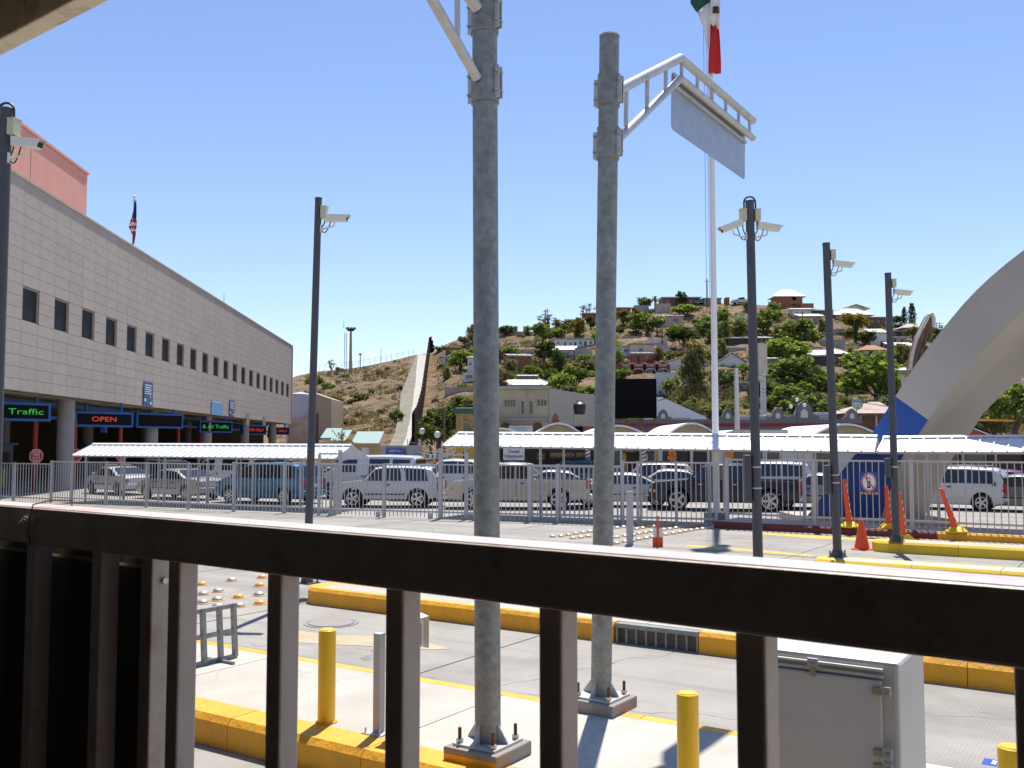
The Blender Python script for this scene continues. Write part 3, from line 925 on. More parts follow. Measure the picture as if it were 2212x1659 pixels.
# ================================================================== bar fences
BAR = {}
def bar_mesh(h, w=0.024):
    k = (round(h, 3), w)
    if k not in BAR:
        me = MB().box((0, 0, h / 2), (w, w, h)).mesh('bar')
        me.materials.append(m_fence)
        BAR[k] = me
    return BAR[k]
def fence(label, P0, P1, z0, h, spacing, posts, post_w=0.10, z1=None, group='steel bar fences', name='bar_fence', low=0.22, post_up=0.0, wheels=False, midrail=None):
    P0, P1 = Vector((P0[0], P0[1], z0)), Vector((P1[0], P1[1], z0 if z1 is None else z1))
    d = P1 - P0
    ln = Vector((d.x, d.y, 0)).length
    dn = d.normalized()
    rz = math.atan2(d.y, d.x)
    t = thing(name, label, 'fence', P0.lerp(P1, 0.5), group)
    c = wloc(t)
    me = bar_mesh(h - 0.09)
    n = int(ln / spacing)
    for i in range(1, n):
        p = P0.lerp(P1, i / n)
        inst('bar', me, t, p + Z * 0.05 - c, (0, 0, rz))
    MB().bar(P0 + Z * (h - 0.025), P1 + Z * (h - 0.025), 0.05, 0.05).build('top_rail', m_fence, parent=t)
    MB().bar(P0 + Z * (low + 0.02), P1 + Z * (low + 0.02), 0.05, 0.06).build('bottom_rail', m_fence, parent=t)
    if midrail:
        MB().bar(P0 + Z * midrail, P1 + Z * midrail, 0.04, 0.04).build('bottom_rail', m_fence, parent=t)
    for f in posts:
        p = P0.lerp(P1, f)
        MB().box(p + Z * ((h + post_up) / 2 + 0.01), (post_w, post_w, h + post_up + 0.02), rz).build('post', m_fence, parent=t)
    if wheels:
        for f in (0.1, 0.5, 0.92):
            p = P0.lerp(P1, f)
            MB().box(p + Z * 0.1, (0.16, 0.07, 0.18), rz).build('wheel_box', m_fence, parent=t)
    return t
FA = Vector((-32.0, 49.5, 0)); FB = at(112, 1000, 43.0); FC = at(505, 1000, 37.2); FD = at(952, 1000, 33.6)
FE = at(1345, 1000, 31.3); FF = at(1546, 1000, 30.4)
fence('low dark bar fence at the left edge under the grey building', FA, FB, 0, 1.72, 0.20, (0.0, 0.4, 0.8), low=0.15)
fence('steel bar fence below the left white canopy, in front of the silver sedan', FB, FC, 0, 1.83, 0.165, (0.0, 0.13, 0.335, 0.56, 0.78), post_w=0.09)
fence('steel bar fence in front of the blue van and white van', FC + Vector((0, 0.10, 0)), at(730, 1000, 35.45), 0, 1.88, 0.165, (0.0, 0.5, 0.98), post_w=0.11)
fence('sliding bar gate on wheels in front of the white two-door wagon', at(690, 1000, 35.3), FD, 0, 1.88, 0.15, (0.0, 0.55, 1.0), wheels=True, name='sliding_gate', post_w=0.09)
fence('steel bar fence in front of the silver pickup', FD, FE, 0, 1.90, 0.16, (0.0, 0.2, 0.51, 0.66), post_w=0.10, post_up=0.0)
fence('second layer of bars behind the fence before the silver pickup', FD.lerp(FE, 0.5) + Vector((0, 0.28, 0)), FE + Vector((0, 0.28, 0)), 0, 1.86, 0.16, (0.0, 1.0), post_w=0.06)
fence('taller bar gate left of the flagpole, in front of the dark pickup', FE, FF, 0, 2.02, 0.15, (0.0, 0.165, 0.58, 1.0), post_w=0.085, name='sliding_gate')
FG = lane(-5.6, 28.85); FH_ = lane(6.5, 28.85)
FF2 = lane(-11.0, 28.85)
fence('bar fence on the dark red kerb, right of the flagpole', FF2, FG, 0.2, 1.93, 0.172, (0.0, 0.5, 1.0), post_w=0.10)
fence('shaded bar fence at the right edge above the yellow kerb', FG, FH_, 0.2, 1.93, 0.172, (0.36, 0.7, 1.0), post_w=0.12)
# gate frame (posts with cross bar) at the joint
for (px, D, w) in ((952, 33.65, 1.0),):
    p = at(px, 1000, D); p.z = 0
    t = thing('gate_frame', 'tall pair of gate posts with a cross bar beside the right canopy', 'gate post', p)
    q = at(1008, 1000, 33.3); q.z = 0
    MB().box(p + Z * 1.22, (0.14, 0.14, 2.44), 0.4).build('post', m_fence, parent=t)
    MB().box(q + Z * 1.16, (0.10, 0.10, 2.3), 0.4).build('post', m_fence, parent=t)
    MB().bar(p + Z * 2.22, q + Z * 2.22, 0.06).build('cross_bar', m_fence, parent=t)
p = at(735, 1000, 36.2); p.z = 0
t = thing('gate_frame', 'gate post with short cross arm at the right end of the left canopy', 'gate post', p)
MB().box(p + Z * 1.18, (0.13, 0.13, 2.36), 0.4).build('post', m_fence, parent=t)
q = at(690, 1000, 36.6); q.z = 0
MB().box(q + Z * 1.1, (0.1, 0.1, 2.2), 0.4).build('post', m_fence, parent=t)
MB().bar(p + Z * 2.22 , q + Z * 2.22, 0.06).build('cross_arm', m_fence, parent=t)

# ================================================================== walkway canopies of ribbed white sheet
def canopy(label, E0, E1, run, rise, pitch_, npost, mroof, post_h0=0.0, gable=True, back=True):
    """E0,E1: ends of the near eave; run/rise: to the ridge, away from the camera"""
    E0, E1 = Vector(E0), Vector(E1)
    d = E1 - E0
    dh = Vector((d.x, d.y, 0))
    side = Vector((-dh.y, dh.x, 0)).normalized()
    if side.y < 0: side = -side
    t = thing('walkway_canopy', label, 'canopy', Vector((E0.x + d.x / 2, E0.y + d.y / 2, 0)))
    c = wloc(t)
    n = round(dh.length / pitch_)
    st = d / n
    up = side * run + Z * rise
    nr = st.cross(up).normalized()
    if nr.z < 0: nr = -nr
    def panel(st, up, nr):
        mb = MB()
        mb.obox(Vector((0, 0, 0)), st, up, nr * 0.012)
        mb.prism([nr * 0.012, st * 0.16 + nr * 0.012, st * 0.12 + nr * 0.055, st * 0.04 + nr * 0.055], up)
        me = mb.mesh('roof_panel')
        me.materials.append(mroof)
        return me
    me = panel(st, up, nr)
    for i in range(n):
        inst('roof_panel', me, t, E0 + st * i - c)
    if back:
        R0 = E0 + up
        up2 = side * run - Z * rise
        nr2 = st.cross(up2).normalized()
        if nr2.z < 0: nr2 = -nr2
        me2 = panel(st, up2, nr2)
        for i in range(n):
            inst('roof_panel', me2, t, R0 + st * i - c)
    MB().prism([E0 + up * 0.9 + nr * 0.062, E0 + up * 1.0 + nr * 0.075, E0 + up * 1.0 + side * run * 0.1 - Z * rise * 0.1 + nr * 0.06, E0 + up * 1.0 + nr * 0.05], d).build('ridge_cap', mroof, parent=t)
    if gable:
        for E in (E0, E1):
            sg = 1 if E is E1 else -1
            o = E + dh.normalized() * (0.01 * sg - (0.02 if sg > 0 else 0))
            MB().prism([o - Z * 0.02, o + up - Z * 0.02, o + side * 2 * run - Z * 0.02], dh.normalized() * 0.02).build('gable_end', m_offw, parent=t)
    for i in range(npost):
        f = (i + 0.3) / npost
        for k in (0.12, 1.8):
            p = E0.lerp(E1, f) + side * run * k
            zt = E0.lerp(E1, f).z + rise * (k if k < 1 else 2 - k)
            MB().cyl((p.x, p.y, 0), (p.x, p.y, zt - 0.02), 0.045, n=10).build('post', m_fence, parent=t, smooth=True)
    for k in (0.12, 1.8):
        zz = rise * (k if k < 1 else 2 - k) - 0.06
        MB().bar(E0 + side * run * k + Z * zz, E1 + side * run * k + Z * zz, 0.06, 0.1).build('eave_beam', m_fence, parent=t)
    return t
LC0, LC1 = at(156, 984, 43.6), at(722, 991, 37.0)
canopy('long white ribbed walkway canopy in front of the grey building', LC0, LC1, 1.15, 0.50, 0.36, 6, m_roofw)
RC0, RC1 = at(955, 963, 34.9), at(1888, 976.5, 28.6)
canopy('long white ribbed walkway canopy in front of the shops', RC0, RC1, 1.25, 0.46, 0.385, 5, m_roofw)
RC2 = lane(7.0, 29.6); RC2.z = 2.40
RC1b = RC1 + Vector((0.06, -0.03, 0.0))
canopy('ribbed walkway canopy below the concrete arch, partly in its shadow', RC1b, RC2, 0.9, 0.42, 0.385, 3, m_roofw)

# ================================================================== road studs
STUD = None
def stud(p, paint, lab, grp):
    t = thing('road_stud', lab, 'road stud', p, grp)
    inst('flange', STUD['flange'], t)
    inst('dome', STUD['dome_' + paint], t)
    return t
m_steel = mat('worn stud', (0.50, 0.46, 0.40), rough=0.42, metal=0.6, var=0.2, scale=12, dirt=(0.45, 0.26, 0.10), dirt_amt=0.7, dirt_scale=9)
m_studo = mat('orange stud paint', (0.68, 0.33, 0.05), rough=0.45, var=0.15, scale=20, dirt=(0.5, 0.45, 0.38), dirt_amt=0.7, dirt_scale=14)
def _m(mb, mt):
    me = mb.mesh('stud', smooth=True); me.materials.append(mt); return me
STUD = {'flange': _m(MB().lathe((0, 0, 0), [(0.125, 0.002), (0.12, 0.012), (0.09, 0.016), (0.0, 0.016)], 18), m_studo)}
prof = [(0.098, 0.014), (0.092, 0.034), (0.076, 0.051), (0.052, 0.064), (0.026, 0.071), (0.0, 0.073)]
STUD['dome_o'] = _m(MB().lathe((0, 0, 0), prof, 18), m_studo)
STUD['dome_s'] = _m(MB().lathe((0, 0, 0), prof, 18), m_steel)
random.seed(2)
for i, (cx, cy) in enumerate([(955, 606), (1365, 558), (1545, 540), (1530, 588), (1285, 622), (1280, 672), (1405, 657), (1525, 643), (1530, 694), (1410, 710), (945, 660), (1012, 648), (1000, 702), (990, 768), (1190, 582), (1198, 640), (1285, 712), (1195, 690), (1080, 560), (1100, 610), (1120, 665), (1650, 510), (1660, 560), (1690, 610), (1640, 660), (860, 570), (840, 640), (880, 700)]):
    st_ = 's' if (i % 3 == 1 or cy > 600 and i % 2) else 'o'
    stud(gnd(cx * 0.3668, 1050.5 + cy * 0.3668), st_, {'s': 'bare steel dome stud left of the narrow orange island', 'o': 'orange painted dome stud left of the narrow orange island'}[st_], 'road studs left of the narrow island')
C8 = [(60, 1280), (120, 1265), (205, 1252), (275, 1240), (350, 1225), (415, 1212), (495, 1200), (570, 1188), (630, 1176), (690, 1167), (755, 1157), (815, 1149), (875, 1140), (935, 1130),
      (60, 1220), (125, 1203), (195, 1192), (260, 1178), (330, 1165), (395, 1158), (460, 1150), (525, 1140), (585, 1130), (640, 1121), (100, 1150), (165, 1140), (230, 1128), (290, 1121), (355, 1114)]
ORD = 'first second third fourth fifth sixth seventh eighth ninth tenth eleventh twelfth thirteenth fourteenth'.split()
for i, (cx, cy) in enumerate(C8):
    rw_ = 'front' if i < 14 else ('middle' if i < 24 else 'rear')
    stud(gnd((2000 + cx * 0.29385) / 1.4755, (1350 + cy * 0.2939) / 1.4755), 's', ORD[i if i < 14 else (i - 14 if i < 24 else i - 24)] + ' steel dome stud from the left in the ' + rw_ + ' row before the bar gate', 'road studs before the bar gate, ' + rw_ + ' row')
for cx, cy in [(1230, 1232), (1320, 1228), (1400, 1215), (1480, 1202), (1560, 1192), (1635, 1180), (1450, 1252), (1535, 1244), (1615, 1232), (1700, 1170), (1790, 1160), (1700, 1220), (1800, 1212), (1880, 1245), (1925, 1242), (2015, 1227), (1930, 1138), (2000, 1128), (1925, 1305), (2015, 1290)]:
    stud(gnd((1400 + cx * 0.29385) / 1.4755, (1350 + cy * 0.2939) / 1.4755), 's', 'steel dome stud around the foot line of the sign pole arm, above the rail', 'road studs beside the sign pole')
for cx, cy in [(150, 1105), (190, 1100), (228, 1098), (415, 1108), (450, 1106), (490, 1103), (700, 1116), (740, 1112), (785, 1107), (990, 1120), (1055, 1114)]:
    stud(gnd((2000 + cx * 0.29385) / 1.4755, (1350 + cy * 0.2939) / 1.4755), 'o', 'orange dome stud close to the foot of the bar gate', 'orange road studs at the bar gate')

# ================================================================== delineators, cone, signs on the fence
def delineator(px, pyb, z, h, lean, label, base='dome'):
    p = gnd(px, pyb, z)
    t = thing('delineator_post', label, 'delineator', p, 'orange delineator posts by the right fence')
    top = p + Z * h + Vector((lean, 0, 0))
    ax = (top - p).normalized()
    if base == 'dome':
        MB().lathe(p, [(0.30, 0.0), (0.29, 0.04), (0.17, 0.13), (0.10, 0.17), (0.0, 0.17)], 18).build('base', m_kerb2, parent=t, smooth=True)
    else:
        MB().prism([p + Vector((-0.28, -0.15, 0)), p + Vector((0.28, -0.15, 0)), p + Vector((0.1, -0.15, 0.16)), p + Vector((-0.1, -0.15, 0.16))], (0, 0.3, 0)).build('base', m_kerb2, parent=t)
    MB().cyl(p + ax * 0.12, p + ax * h, 0.095, 0.05, n=14).build('post', m_orange, parent=t, smooth=True)
    k = 0.22
    while k < h - 0.12:
        r = 0.095 + (0.05 - 0.095) * (k / h)
        c = p + ax * k
        vs, m = [], 5
        # slanting reflective patches wrapped on the near side
        for j in range(m + 1):
            a = math.radians(-68 + j * 12)
            off = Vector((math.cos(a) * (r + 0.004), math.sin(a) * (r + 0.004), 0))
            zz = j * 0.012
            vs += [c + off + ax * zz, c + off + ax * (zz + 0.085)]
        MB().add(vs, [(2 * j, 2 * j + 2, 2 * j + 3, 2 * j + 1) for j in range(m)]).build('reflective_stripe', m_white, parent=t)
        k += 0.19
    return t
delineator(1836, 1139, 0.2, 1.38, -0.14, 'slim orange striped delineator left of the no-phone sign')
delineator(1921, 1142, 0.2, 1.2, -0.06, 'orange striped delineator hidden behind the rightmost camera pole', base='wedge')
delineator(1953, 1167, 0.0, 1.28, -0.10, 'orange delineator with broken top right of the rightmost camera pole', base='wedge')
delineator(2067, 1150, 0.2, 1.25, -0.42, 'orange delineator leaning left on a round yellow base')
p = gnd(1862, 1187)
t = thing('traffic_cone', 'plain red-orange traffic cone between the two right camera poles', 'cone', p)
MB().lathe(p, [(0.27, 0.0), (0.27, 0.025), (0.20, 0.03)], 8).build('base', m_orange, parent=t)
MB().lathe(p + Z * 0.025, [(0.185, 0.0), (0.05, 0.68), (0.04, 0.70), (0.0, 0.70)], 22).build('cone', m_orange, parent=t, smooth=True)
p = gnd(1421, 1181)
t = thing('paddle_marker', 'short orange and white lane paddle in front of the stud rows', 'marker', p)
MB().box(p + Z * 0.12, (0.26, 0.03, 0.24)).build('paddle_foot', m_orange, parent=t)
MB().box(p + Z * 0.355, (0.24, 0.028, 0.23)).build('white_panel', m_white, parent=t)
MB().cyl(p + Vector((0, -0.03, 0.0)), p + Vector((0, -0.03, 0.78)), 0.03, 0.027, n=12).build('rod', m_orange, parent=t, smooth=True)
MB().box(p + Z * 0.48, (0.26, 0.032, 0.02)).build('rim', m_orange, parent=t)
p = gnd(1361, 1176)
t = thing('pale_post', 'pale grey square post in front of the bar gate', 'post', p)
MB().box(p + Z * 0.68, (0.16, 0.12, 1.36), 0.3).build('shaft', m_fence, parent=t, bevel=0.01)
MB().box(p + Z * 1.365, (0.17, 0.13, 0.012), 0.3).build('cap', m_galvl, parent=t)
MB().box(p + Z * 0.006, (0.28, 0.24, 0.012), 0.3).build('foot', m_galvl, parent=t)
# no-phone sign wired to the fence
sp_ = at(1877, 1042, 27.35)
t = thing('no_phone_sign', 'blue square sign with a crossed-out mobile phone on the right fence', 'sign', sp_ - Z * 0.35)
R_ = L; F_ = -N
MB().obox(sp_ - R_ * 0.245 - Z * 0.29, R_ * 0.49, N * 0.006, Z * 0.58).build('plate', m_blue, parent=t)
def disc(c, r0, r1, mt, name, off):
    n = 36
    vs = []
    for i in range(n):
        a = 2 * math.pi * i / n
        q = R_ * math.cos(a) * 0.86 + Z * math.sin(a) * 1.12
        vs += [c + q * r0 + F_ * off, c + q * r1 + F_ * off]
    if r0 == 0:
        return MB().add([c + (R_ * math.cos(2 * math.pi * i / n) * 0.86 + Z * math.sin(2 * math.pi * i / n) * 1.12) * r1 + F_ * off for i in range(n)], [tuple(range(n))]).build(name, mt, parent=t)
    return MB().add(vs, [(2 * i, 2 * i + 1, (2 * i + 3) % (2 * n), (2 * i + 2) % (2 * n)) for i in range(n)]).build(name, mt, parent=t)
cc = sp_ + Z * 0.005
disc(cc, 0, 0.232, m_white, 'white_disc', 0.003)
disc(cc, 0.195, 0.222, m_red, 'red_ring', 0.006)
ph = MB().obox(cc - R_ * 0.05 - Z * 0.17 + F_ * 0.009, R_ * 0.09, F_ * -0.002, Z * 0.30).build('phone', m_black, parent=t)
MB().obox(cc - R_ * 0.062 - Z * (-0.11) + F_ * 0.009, R_ * 0.02, F_ * -0.002, Z * 0.10).build('phone_aerial', m_black, parent=t)
MB().obox(cc - R_ * 0.035 + Z * 0.03 + F_ * 0.011, R_ * 0.06, F_ * -0.0015, Z * 0.075).build('phone_screen', m_white, parent=t)
for i in range(3):
    for j in range(3):
        MB().obox(cc - R_ * (0.036 - j * 0.022) - Z * (0.03 + i * 0.04) + F_ * 0.011, R_ * 0.014, F_ * -0.0015, Z * 0.02).build('phone_key', m_white, parent=t)
MB().bar(cc - R_ * 0.14 + Z * 0.18 + F_ * 0.013, cc + R_ * 0.14 - Z * 0.18 + F_ * 0.013, 0.004, 0.026, up=R_).build('red_bar', m_red, parent=t)
for i in range(5):
    MB().obox(sp_ - R_ * (0.235 - i * 0.1) - Z * 0.335 + F_ * 0.001, R_ * 0.07, N * 0.004, Z * 0.05).build('orange_tab', m_kerb, parent=t)
# ================================================================== grey border-station building on the left
BD = Vector((-0.065, 0.998, 0)).normalized()     # along its facade, away from the camera
BN = Vector((0.998, 0.065, 0)).normalized()      # out of the facade, towards the road
def fac(Dp, off=0.0, z=0.0):
    """point at depth Dp along the facade, off metres behind its face"""
    return Vector((-20.44 - 0.065 * Dp, Dp, 0)) - BN * off + Z * z
m_panel = mat('facade panel', (0.415, 0.35, 0.30), rough=0.8, var=0.10, scale=1.2, bump=0.15, bscale=8, dirt=(0.29, 0.25, 0.225), dirt_amt=0.6, dirt_scale=0.9)
vary(m_panel, 0.045)
m_core = mat('facade joint', (0.385, 0.325, 0.28), rough=0.9)
m_pink = mat('pink render', (0.70, 0.34, 0.27), rough=0.85, var=0.06, scale=0.6, bump=0.1, bscale=20)
m_lav = mat('lavender column paint', (0.30, 0.27, 0.28), rough=0.7, var=0.08, scale=1.5)
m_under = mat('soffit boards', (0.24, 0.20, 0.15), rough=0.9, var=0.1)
m_bluef = mat('blue sign frame', (0.012, 0.09, 0.30), rough=0.5, var=0.08)
m_redp = mat('red post paint', (0.30, 0.035, 0.02), rough=0.6, var=0.1)
m_ban = mat('banner blue', (0.035, 0.10, 0.22), rough=0.6, var=0.25, scale=2)
m_banl = mat('light blue notice', (0.16, 0.34, 0.55), rough=0.6, var=0.1)
g_led = emit('green led', (0.04, 0.9, 0.10), 0.22)
r_led = emit('red led', (1.0, 0.08, 0.03), 0.32)
Z0, Z1, MODW, MODH = 5.12, 15.26, 1.875, 1.69
DF0, DF1 = 36.5, 125.3
bld = thing('border_station', 'long grey panelled border station building with a row of square windows', 'building', fac(80))
core = MB()
WZ0, WZ1 = Z0 + MODH * 2 - 0.02, Z0 + MODH * 3 - 0.02     # window band (third course)
ncol = int((DF1 - DF0) / MODW)
wcols = set()
k0 = round((46.2 - DF0) / MODW)
for i in range(21):
    wcols.add(k0 + 2 * i)
# wall behind the panels, left open at the windows
def slab(d0, d1, z0, z1, off0=0.06, off1=0.5):
    a = fac(d0, off1, z0)
    return (a, BD * (d1 - d0), BN * (off1 - off0), Z * (z1 - z0))
core.obox(*slab(DF0, DF1, Z0 + 0.02, WZ0))
core.obox(*slab(DF0, DF1, WZ1, Z1 - 0.02))
for c in range(ncol):
    if c not in wcols:
        core.obox(*slab(DF0 + c * MODW - 0.001, DF0 + (c + 1) * MODW + 0.001, WZ0, WZ1))
core.build('wall_core', m_core, parent=bld)
# one panel = three courses with shadow grooves
pm = MB()
for r in range(3):
    h = MODH / 3
    pm.obox(Vector((0, 0, 0)) + BD * 0.005 + Z * (r * h + 0.008), BD * (MODW - 0.010), BN * 0.05, Z * (h - 0.016))
me = pm.mesh('facade_panel')
me.materials.append(m_panel)
rest = MB()
for c in range(ncol):
    for r in range(6):
        if r == 2 and c in wcols:
            continue
        inst('facade_panel', me, bld, fac(DF0 + c * MODW, 0.055, Z0 + r * MODH) - wloc(bld))
m_wglass = mat('tinted window', (0.020, 0.018, 0.019), rough=0.5, spec=0.15)
fm = MB()
fm.obox(BN * 0 + Z * 0.0, BD * MODW, BN * 0.08, Z * 0.06)
fm.obox(Z * (MODH - 0.07), BD * MODW, BN * 0.08, Z * 0.05)
fm.obox(Z * 0.06, BD * 0.05, BN * 0.08, Z * (MODH - 0.13))
fm.obox(BD * (MODW - 0.05) + Z * 0.06, BD * 0.05, BN * 0.08, Z * (MODH - 0.13))
fme = fm.mesh('window'); fme.materials.append(m_core)
gme = MB().obox(Z * 0.05 + BN * 0.02 + BD * 0.04, BD * (MODW - 0.08), BN * 0.01, Z * (MODH - 0.1)).mesh('pane'); gme.materials.append(m_wglass)
sme = MB().obox(Z * -0.10 + BN * 0.0, BD * MODW, BN * 0.13, Z * 0.10).mesh('sill'); sme.materials.append(m_core)
for c in sorted(wcols):
    w = inst('window', fme, bld, fac(DF0 + c * MODW, 0.16, WZ0) - wloc(bld))
    inst('pane', gme, w)
# roof, coping, underside and side returns
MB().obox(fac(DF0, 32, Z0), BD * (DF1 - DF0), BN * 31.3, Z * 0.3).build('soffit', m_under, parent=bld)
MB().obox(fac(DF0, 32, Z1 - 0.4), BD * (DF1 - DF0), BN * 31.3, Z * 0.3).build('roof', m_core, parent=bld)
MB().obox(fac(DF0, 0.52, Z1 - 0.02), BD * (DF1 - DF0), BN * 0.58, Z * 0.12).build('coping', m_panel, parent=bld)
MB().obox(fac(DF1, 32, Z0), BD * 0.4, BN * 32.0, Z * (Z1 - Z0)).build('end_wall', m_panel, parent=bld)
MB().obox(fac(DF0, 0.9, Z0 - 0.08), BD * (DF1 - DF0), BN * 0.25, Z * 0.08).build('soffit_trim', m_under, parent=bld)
for d, rr in ((54.6, 0.40), (70.3, 0.40), (86.3, 0.40), (102.3, 0.40), (118.4, 0.40)):
    for off in (1.2, 11.0):
        c = fac(d + (0 if off < 5 else -1.5), off)
        MB().cyl(c, c + Z * Z0, 0.46, n=24, caps=False).build('column', m_lav, parent=bld, smooth=True)
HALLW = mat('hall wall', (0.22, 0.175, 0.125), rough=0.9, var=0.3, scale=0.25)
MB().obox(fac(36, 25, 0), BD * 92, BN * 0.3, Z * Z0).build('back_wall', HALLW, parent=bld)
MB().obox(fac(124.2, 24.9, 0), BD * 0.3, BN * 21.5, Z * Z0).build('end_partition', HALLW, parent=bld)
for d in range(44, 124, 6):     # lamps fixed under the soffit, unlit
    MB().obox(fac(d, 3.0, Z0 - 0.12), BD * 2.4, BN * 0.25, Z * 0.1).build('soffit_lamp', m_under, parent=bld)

# gantry with lane signs under the building
SDIR = Vector((0.56, 0.83, 0)).normalized()
SNRM = Vector((0.83, -0.56, 0)).normalized()
def lane_sign(pxc, pyc, D, w, h, txt, led, label, tw=0.8):
    c = at(pxc, pyc, D)
    t = thing('lane_sign', label, 'sign', c - Z * h / 2, 'lit lane signs under the border station')
    o = c - SDIR * w / 2 - Z * h / 2
    MB().obox(o - SNRM * 0.35, SDIR * w, SNRM * 0.3, Z * h).build('housing', m_bluef, parent=t)
    for (a, b, ww, hh) in ((0, 0, w, 0.13), (0, h - 0.13, w, 0.13), (0, 0.13, 0.13, h - 0.26), (w - 0.13, 0.13, 0.13, h - 0.26)):
        MB().obox(o + SDIR * a + Z * b - SNRM * 0.05, SDIR * ww, SNRM * 0.09, Z * hh).build('frame', m_bluef, parent=t)
    MB().obox(o + SDIR * 0.13 + Z * 0.13 - SNRM * 0.05, SDIR * (w - 0.26), SNRM * 0.02, Z * (h - 0.26)).build('screen', m_dark, parent=t)
    if txt:
        me = text_mesh(txt, h * 0.44, 0.002)
        wx = max(v.co.x for v in me.vertices) - min(v.co.x for v in me.vertices)
        bpy.data.meshes.remove(me)
        text_part(txt, h * 0.44, c - SNRM * 0.02, SDIR, Z, led, t, sx=(w * tw) / wx)
    for k in (0.2, 0.8):
        MB().obox(o + SDIR * w * k - SNRM * 0.25 + Z * h, SDIR * 0.12, SNRM * 0.12, Z * max(0.1, Z0 - (o.z + h) - 0.01)).build('hanger', m_bluef, parent=t)
    return t
lane_sign(36, 889, 49.0, 3.6, 0.95, 'All Traffic', g_led, 'blue framed lane sign with green letters at the left edge')
lane_sign(226, 906, 58.5, 3.9, 0.92, 'OPEN', r_led, 'blue framed lane sign reading OPEN in red behind a column', 0.42)
lane_sign(346, 909, 69.5, 3.9, 1.06, None, None, 'blue framed lane sign with a blank screen')
lane_sign(467, 922, 86.5, 3.6, 1.05, '& All Traffic', g_led, 'blue framed lane sign with green letters beyond the blank one')
lane_sign(550, 929, 103.0, 3.2, 1.0, 'SENTRI ONLY', r_led, 'blue framed lane sign reading SENTRI ONLY in red')
lane_sign(604, 931, 119.5, 3.2, 0.95, 'R.L. ONLY', r_led, 'farthest blue framed lane sign with red letters')
gt = thing('sign_gantry', 'long blue steel gantry beam under the grey building', 'gantry', fac(80, 2.2))
for z in (4.0, 4.75):
    MB().obox(fac(40, 2.6, z), BD * 82, BN * 0.2, Z * 0.2).build('beam', m_bluef, parent=gt)
for d in range(41, 122, 4):
    MB().obox(fac(d, 2.58, 4.2), BD * 0.14, BN * 0.16, Z * 0.55).build('upright', m_bluef, parent=gt)
for d in (46.5, 56, 62, 72, 88, 104, 120):
    MB().obox(fac(d + 1.5, 2.4, 3.3), BD * 0.3, BN * 0.3, Z * 0.7).build('bracket', m_bluef, parent=gt)
# red posts with octagonal stop signs
for i, (px, D, lab) in enumerate(((75, 53.5, 'red octagonal stop sign on a red post at the left edge'), (160, 57, 'red stop sign half hidden behind the left canopy end'), (259, 64, 'red stop sign second from the left below the canopy edge'), (330, 72, 'red stop sign in the middle of the row below the canopy edge'), (384, 79, 'red stop sign right of the middle one below the canopy edge'), (433, 86, 'farthest red stop sign below the canopy edge'))):
    c = at(px, 985 if i == 0 else 984, D)
    t = thing('stop_sign', lab, 'stop sign', (c.x, c.y, 0), 'stop signs under the border station')
    MB().cyl((c.x, c.y, 0), (c.x, c.y, 4.0), 0.13, n=12).build('post', m_redp, parent=t, smooth=True)
    f = SNRM
    rg = f.cross(Z) * -1
    ce = c + f * 0.14
    poly = [ce + rg * (0.43 * math.cos(math.radians(22.5 + 45 * k))) + Z * (0.43 * math.sin(math.radians(22.5 + 45 * k))) for k in range(8)]
    MB().prism(poly, f * 0.02).build('plate', m_red, parent=t)
    poly = [ce + f * 0.021 + rg * (0.40 * math.cos(math.radians(22.5 + 45 * k))) + Z * (0.40 * math.sin(math.radians(22.5 + 45 * k))) for k in range(8)]
    pin = [ce + f * 0.021 + rg * (0.375 * math.cos(math.radians(22.5 + 45 * k))) + Z * (0.375 * math.sin(math.radians(22.5 + 45 * k))) for k in range(8)]
    MB().add(poly + pin, [(k, (k + 1) % 8, 8 + (k + 1) % 8, 8 + k) for k in range(8)]).build('border', m_white, parent=t)
    if i < 1:
        text_part('STOP', 0.20, ce + f * 0.023 + Z * 0.22, rg, Z, m_white, t)
        text_part('HERE', 0.17, ce + f * 0.023 + Z * 0.07, rg, Z, m_white, t)
        text_part('ALTO', 0.17, ce + f * 0.023 - Z * 0.10, rg, Z, m_white, t)
        text_part('AQUI', 0.17, ce + f * 0.023 - Z * 0.25, rg, Z, m_white, t)
# inspection booths standing in the shade
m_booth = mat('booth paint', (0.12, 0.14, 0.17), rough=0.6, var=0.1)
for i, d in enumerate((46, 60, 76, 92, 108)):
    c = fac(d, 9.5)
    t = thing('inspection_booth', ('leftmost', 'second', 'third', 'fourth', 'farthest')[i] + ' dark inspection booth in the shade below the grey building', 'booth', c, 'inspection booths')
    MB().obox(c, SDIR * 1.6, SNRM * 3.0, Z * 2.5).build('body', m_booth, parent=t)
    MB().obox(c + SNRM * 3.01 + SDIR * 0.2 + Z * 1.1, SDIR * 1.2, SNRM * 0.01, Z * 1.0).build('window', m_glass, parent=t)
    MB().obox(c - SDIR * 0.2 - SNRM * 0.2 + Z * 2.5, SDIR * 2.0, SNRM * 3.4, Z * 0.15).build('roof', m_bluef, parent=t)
    MB().obox(c + SNRM * 3.4 + SDIR * 0.7, SDIR * 0.16, SNRM * 0.16, Z * 1.1).build('guard_post', m_boll, parent=t)
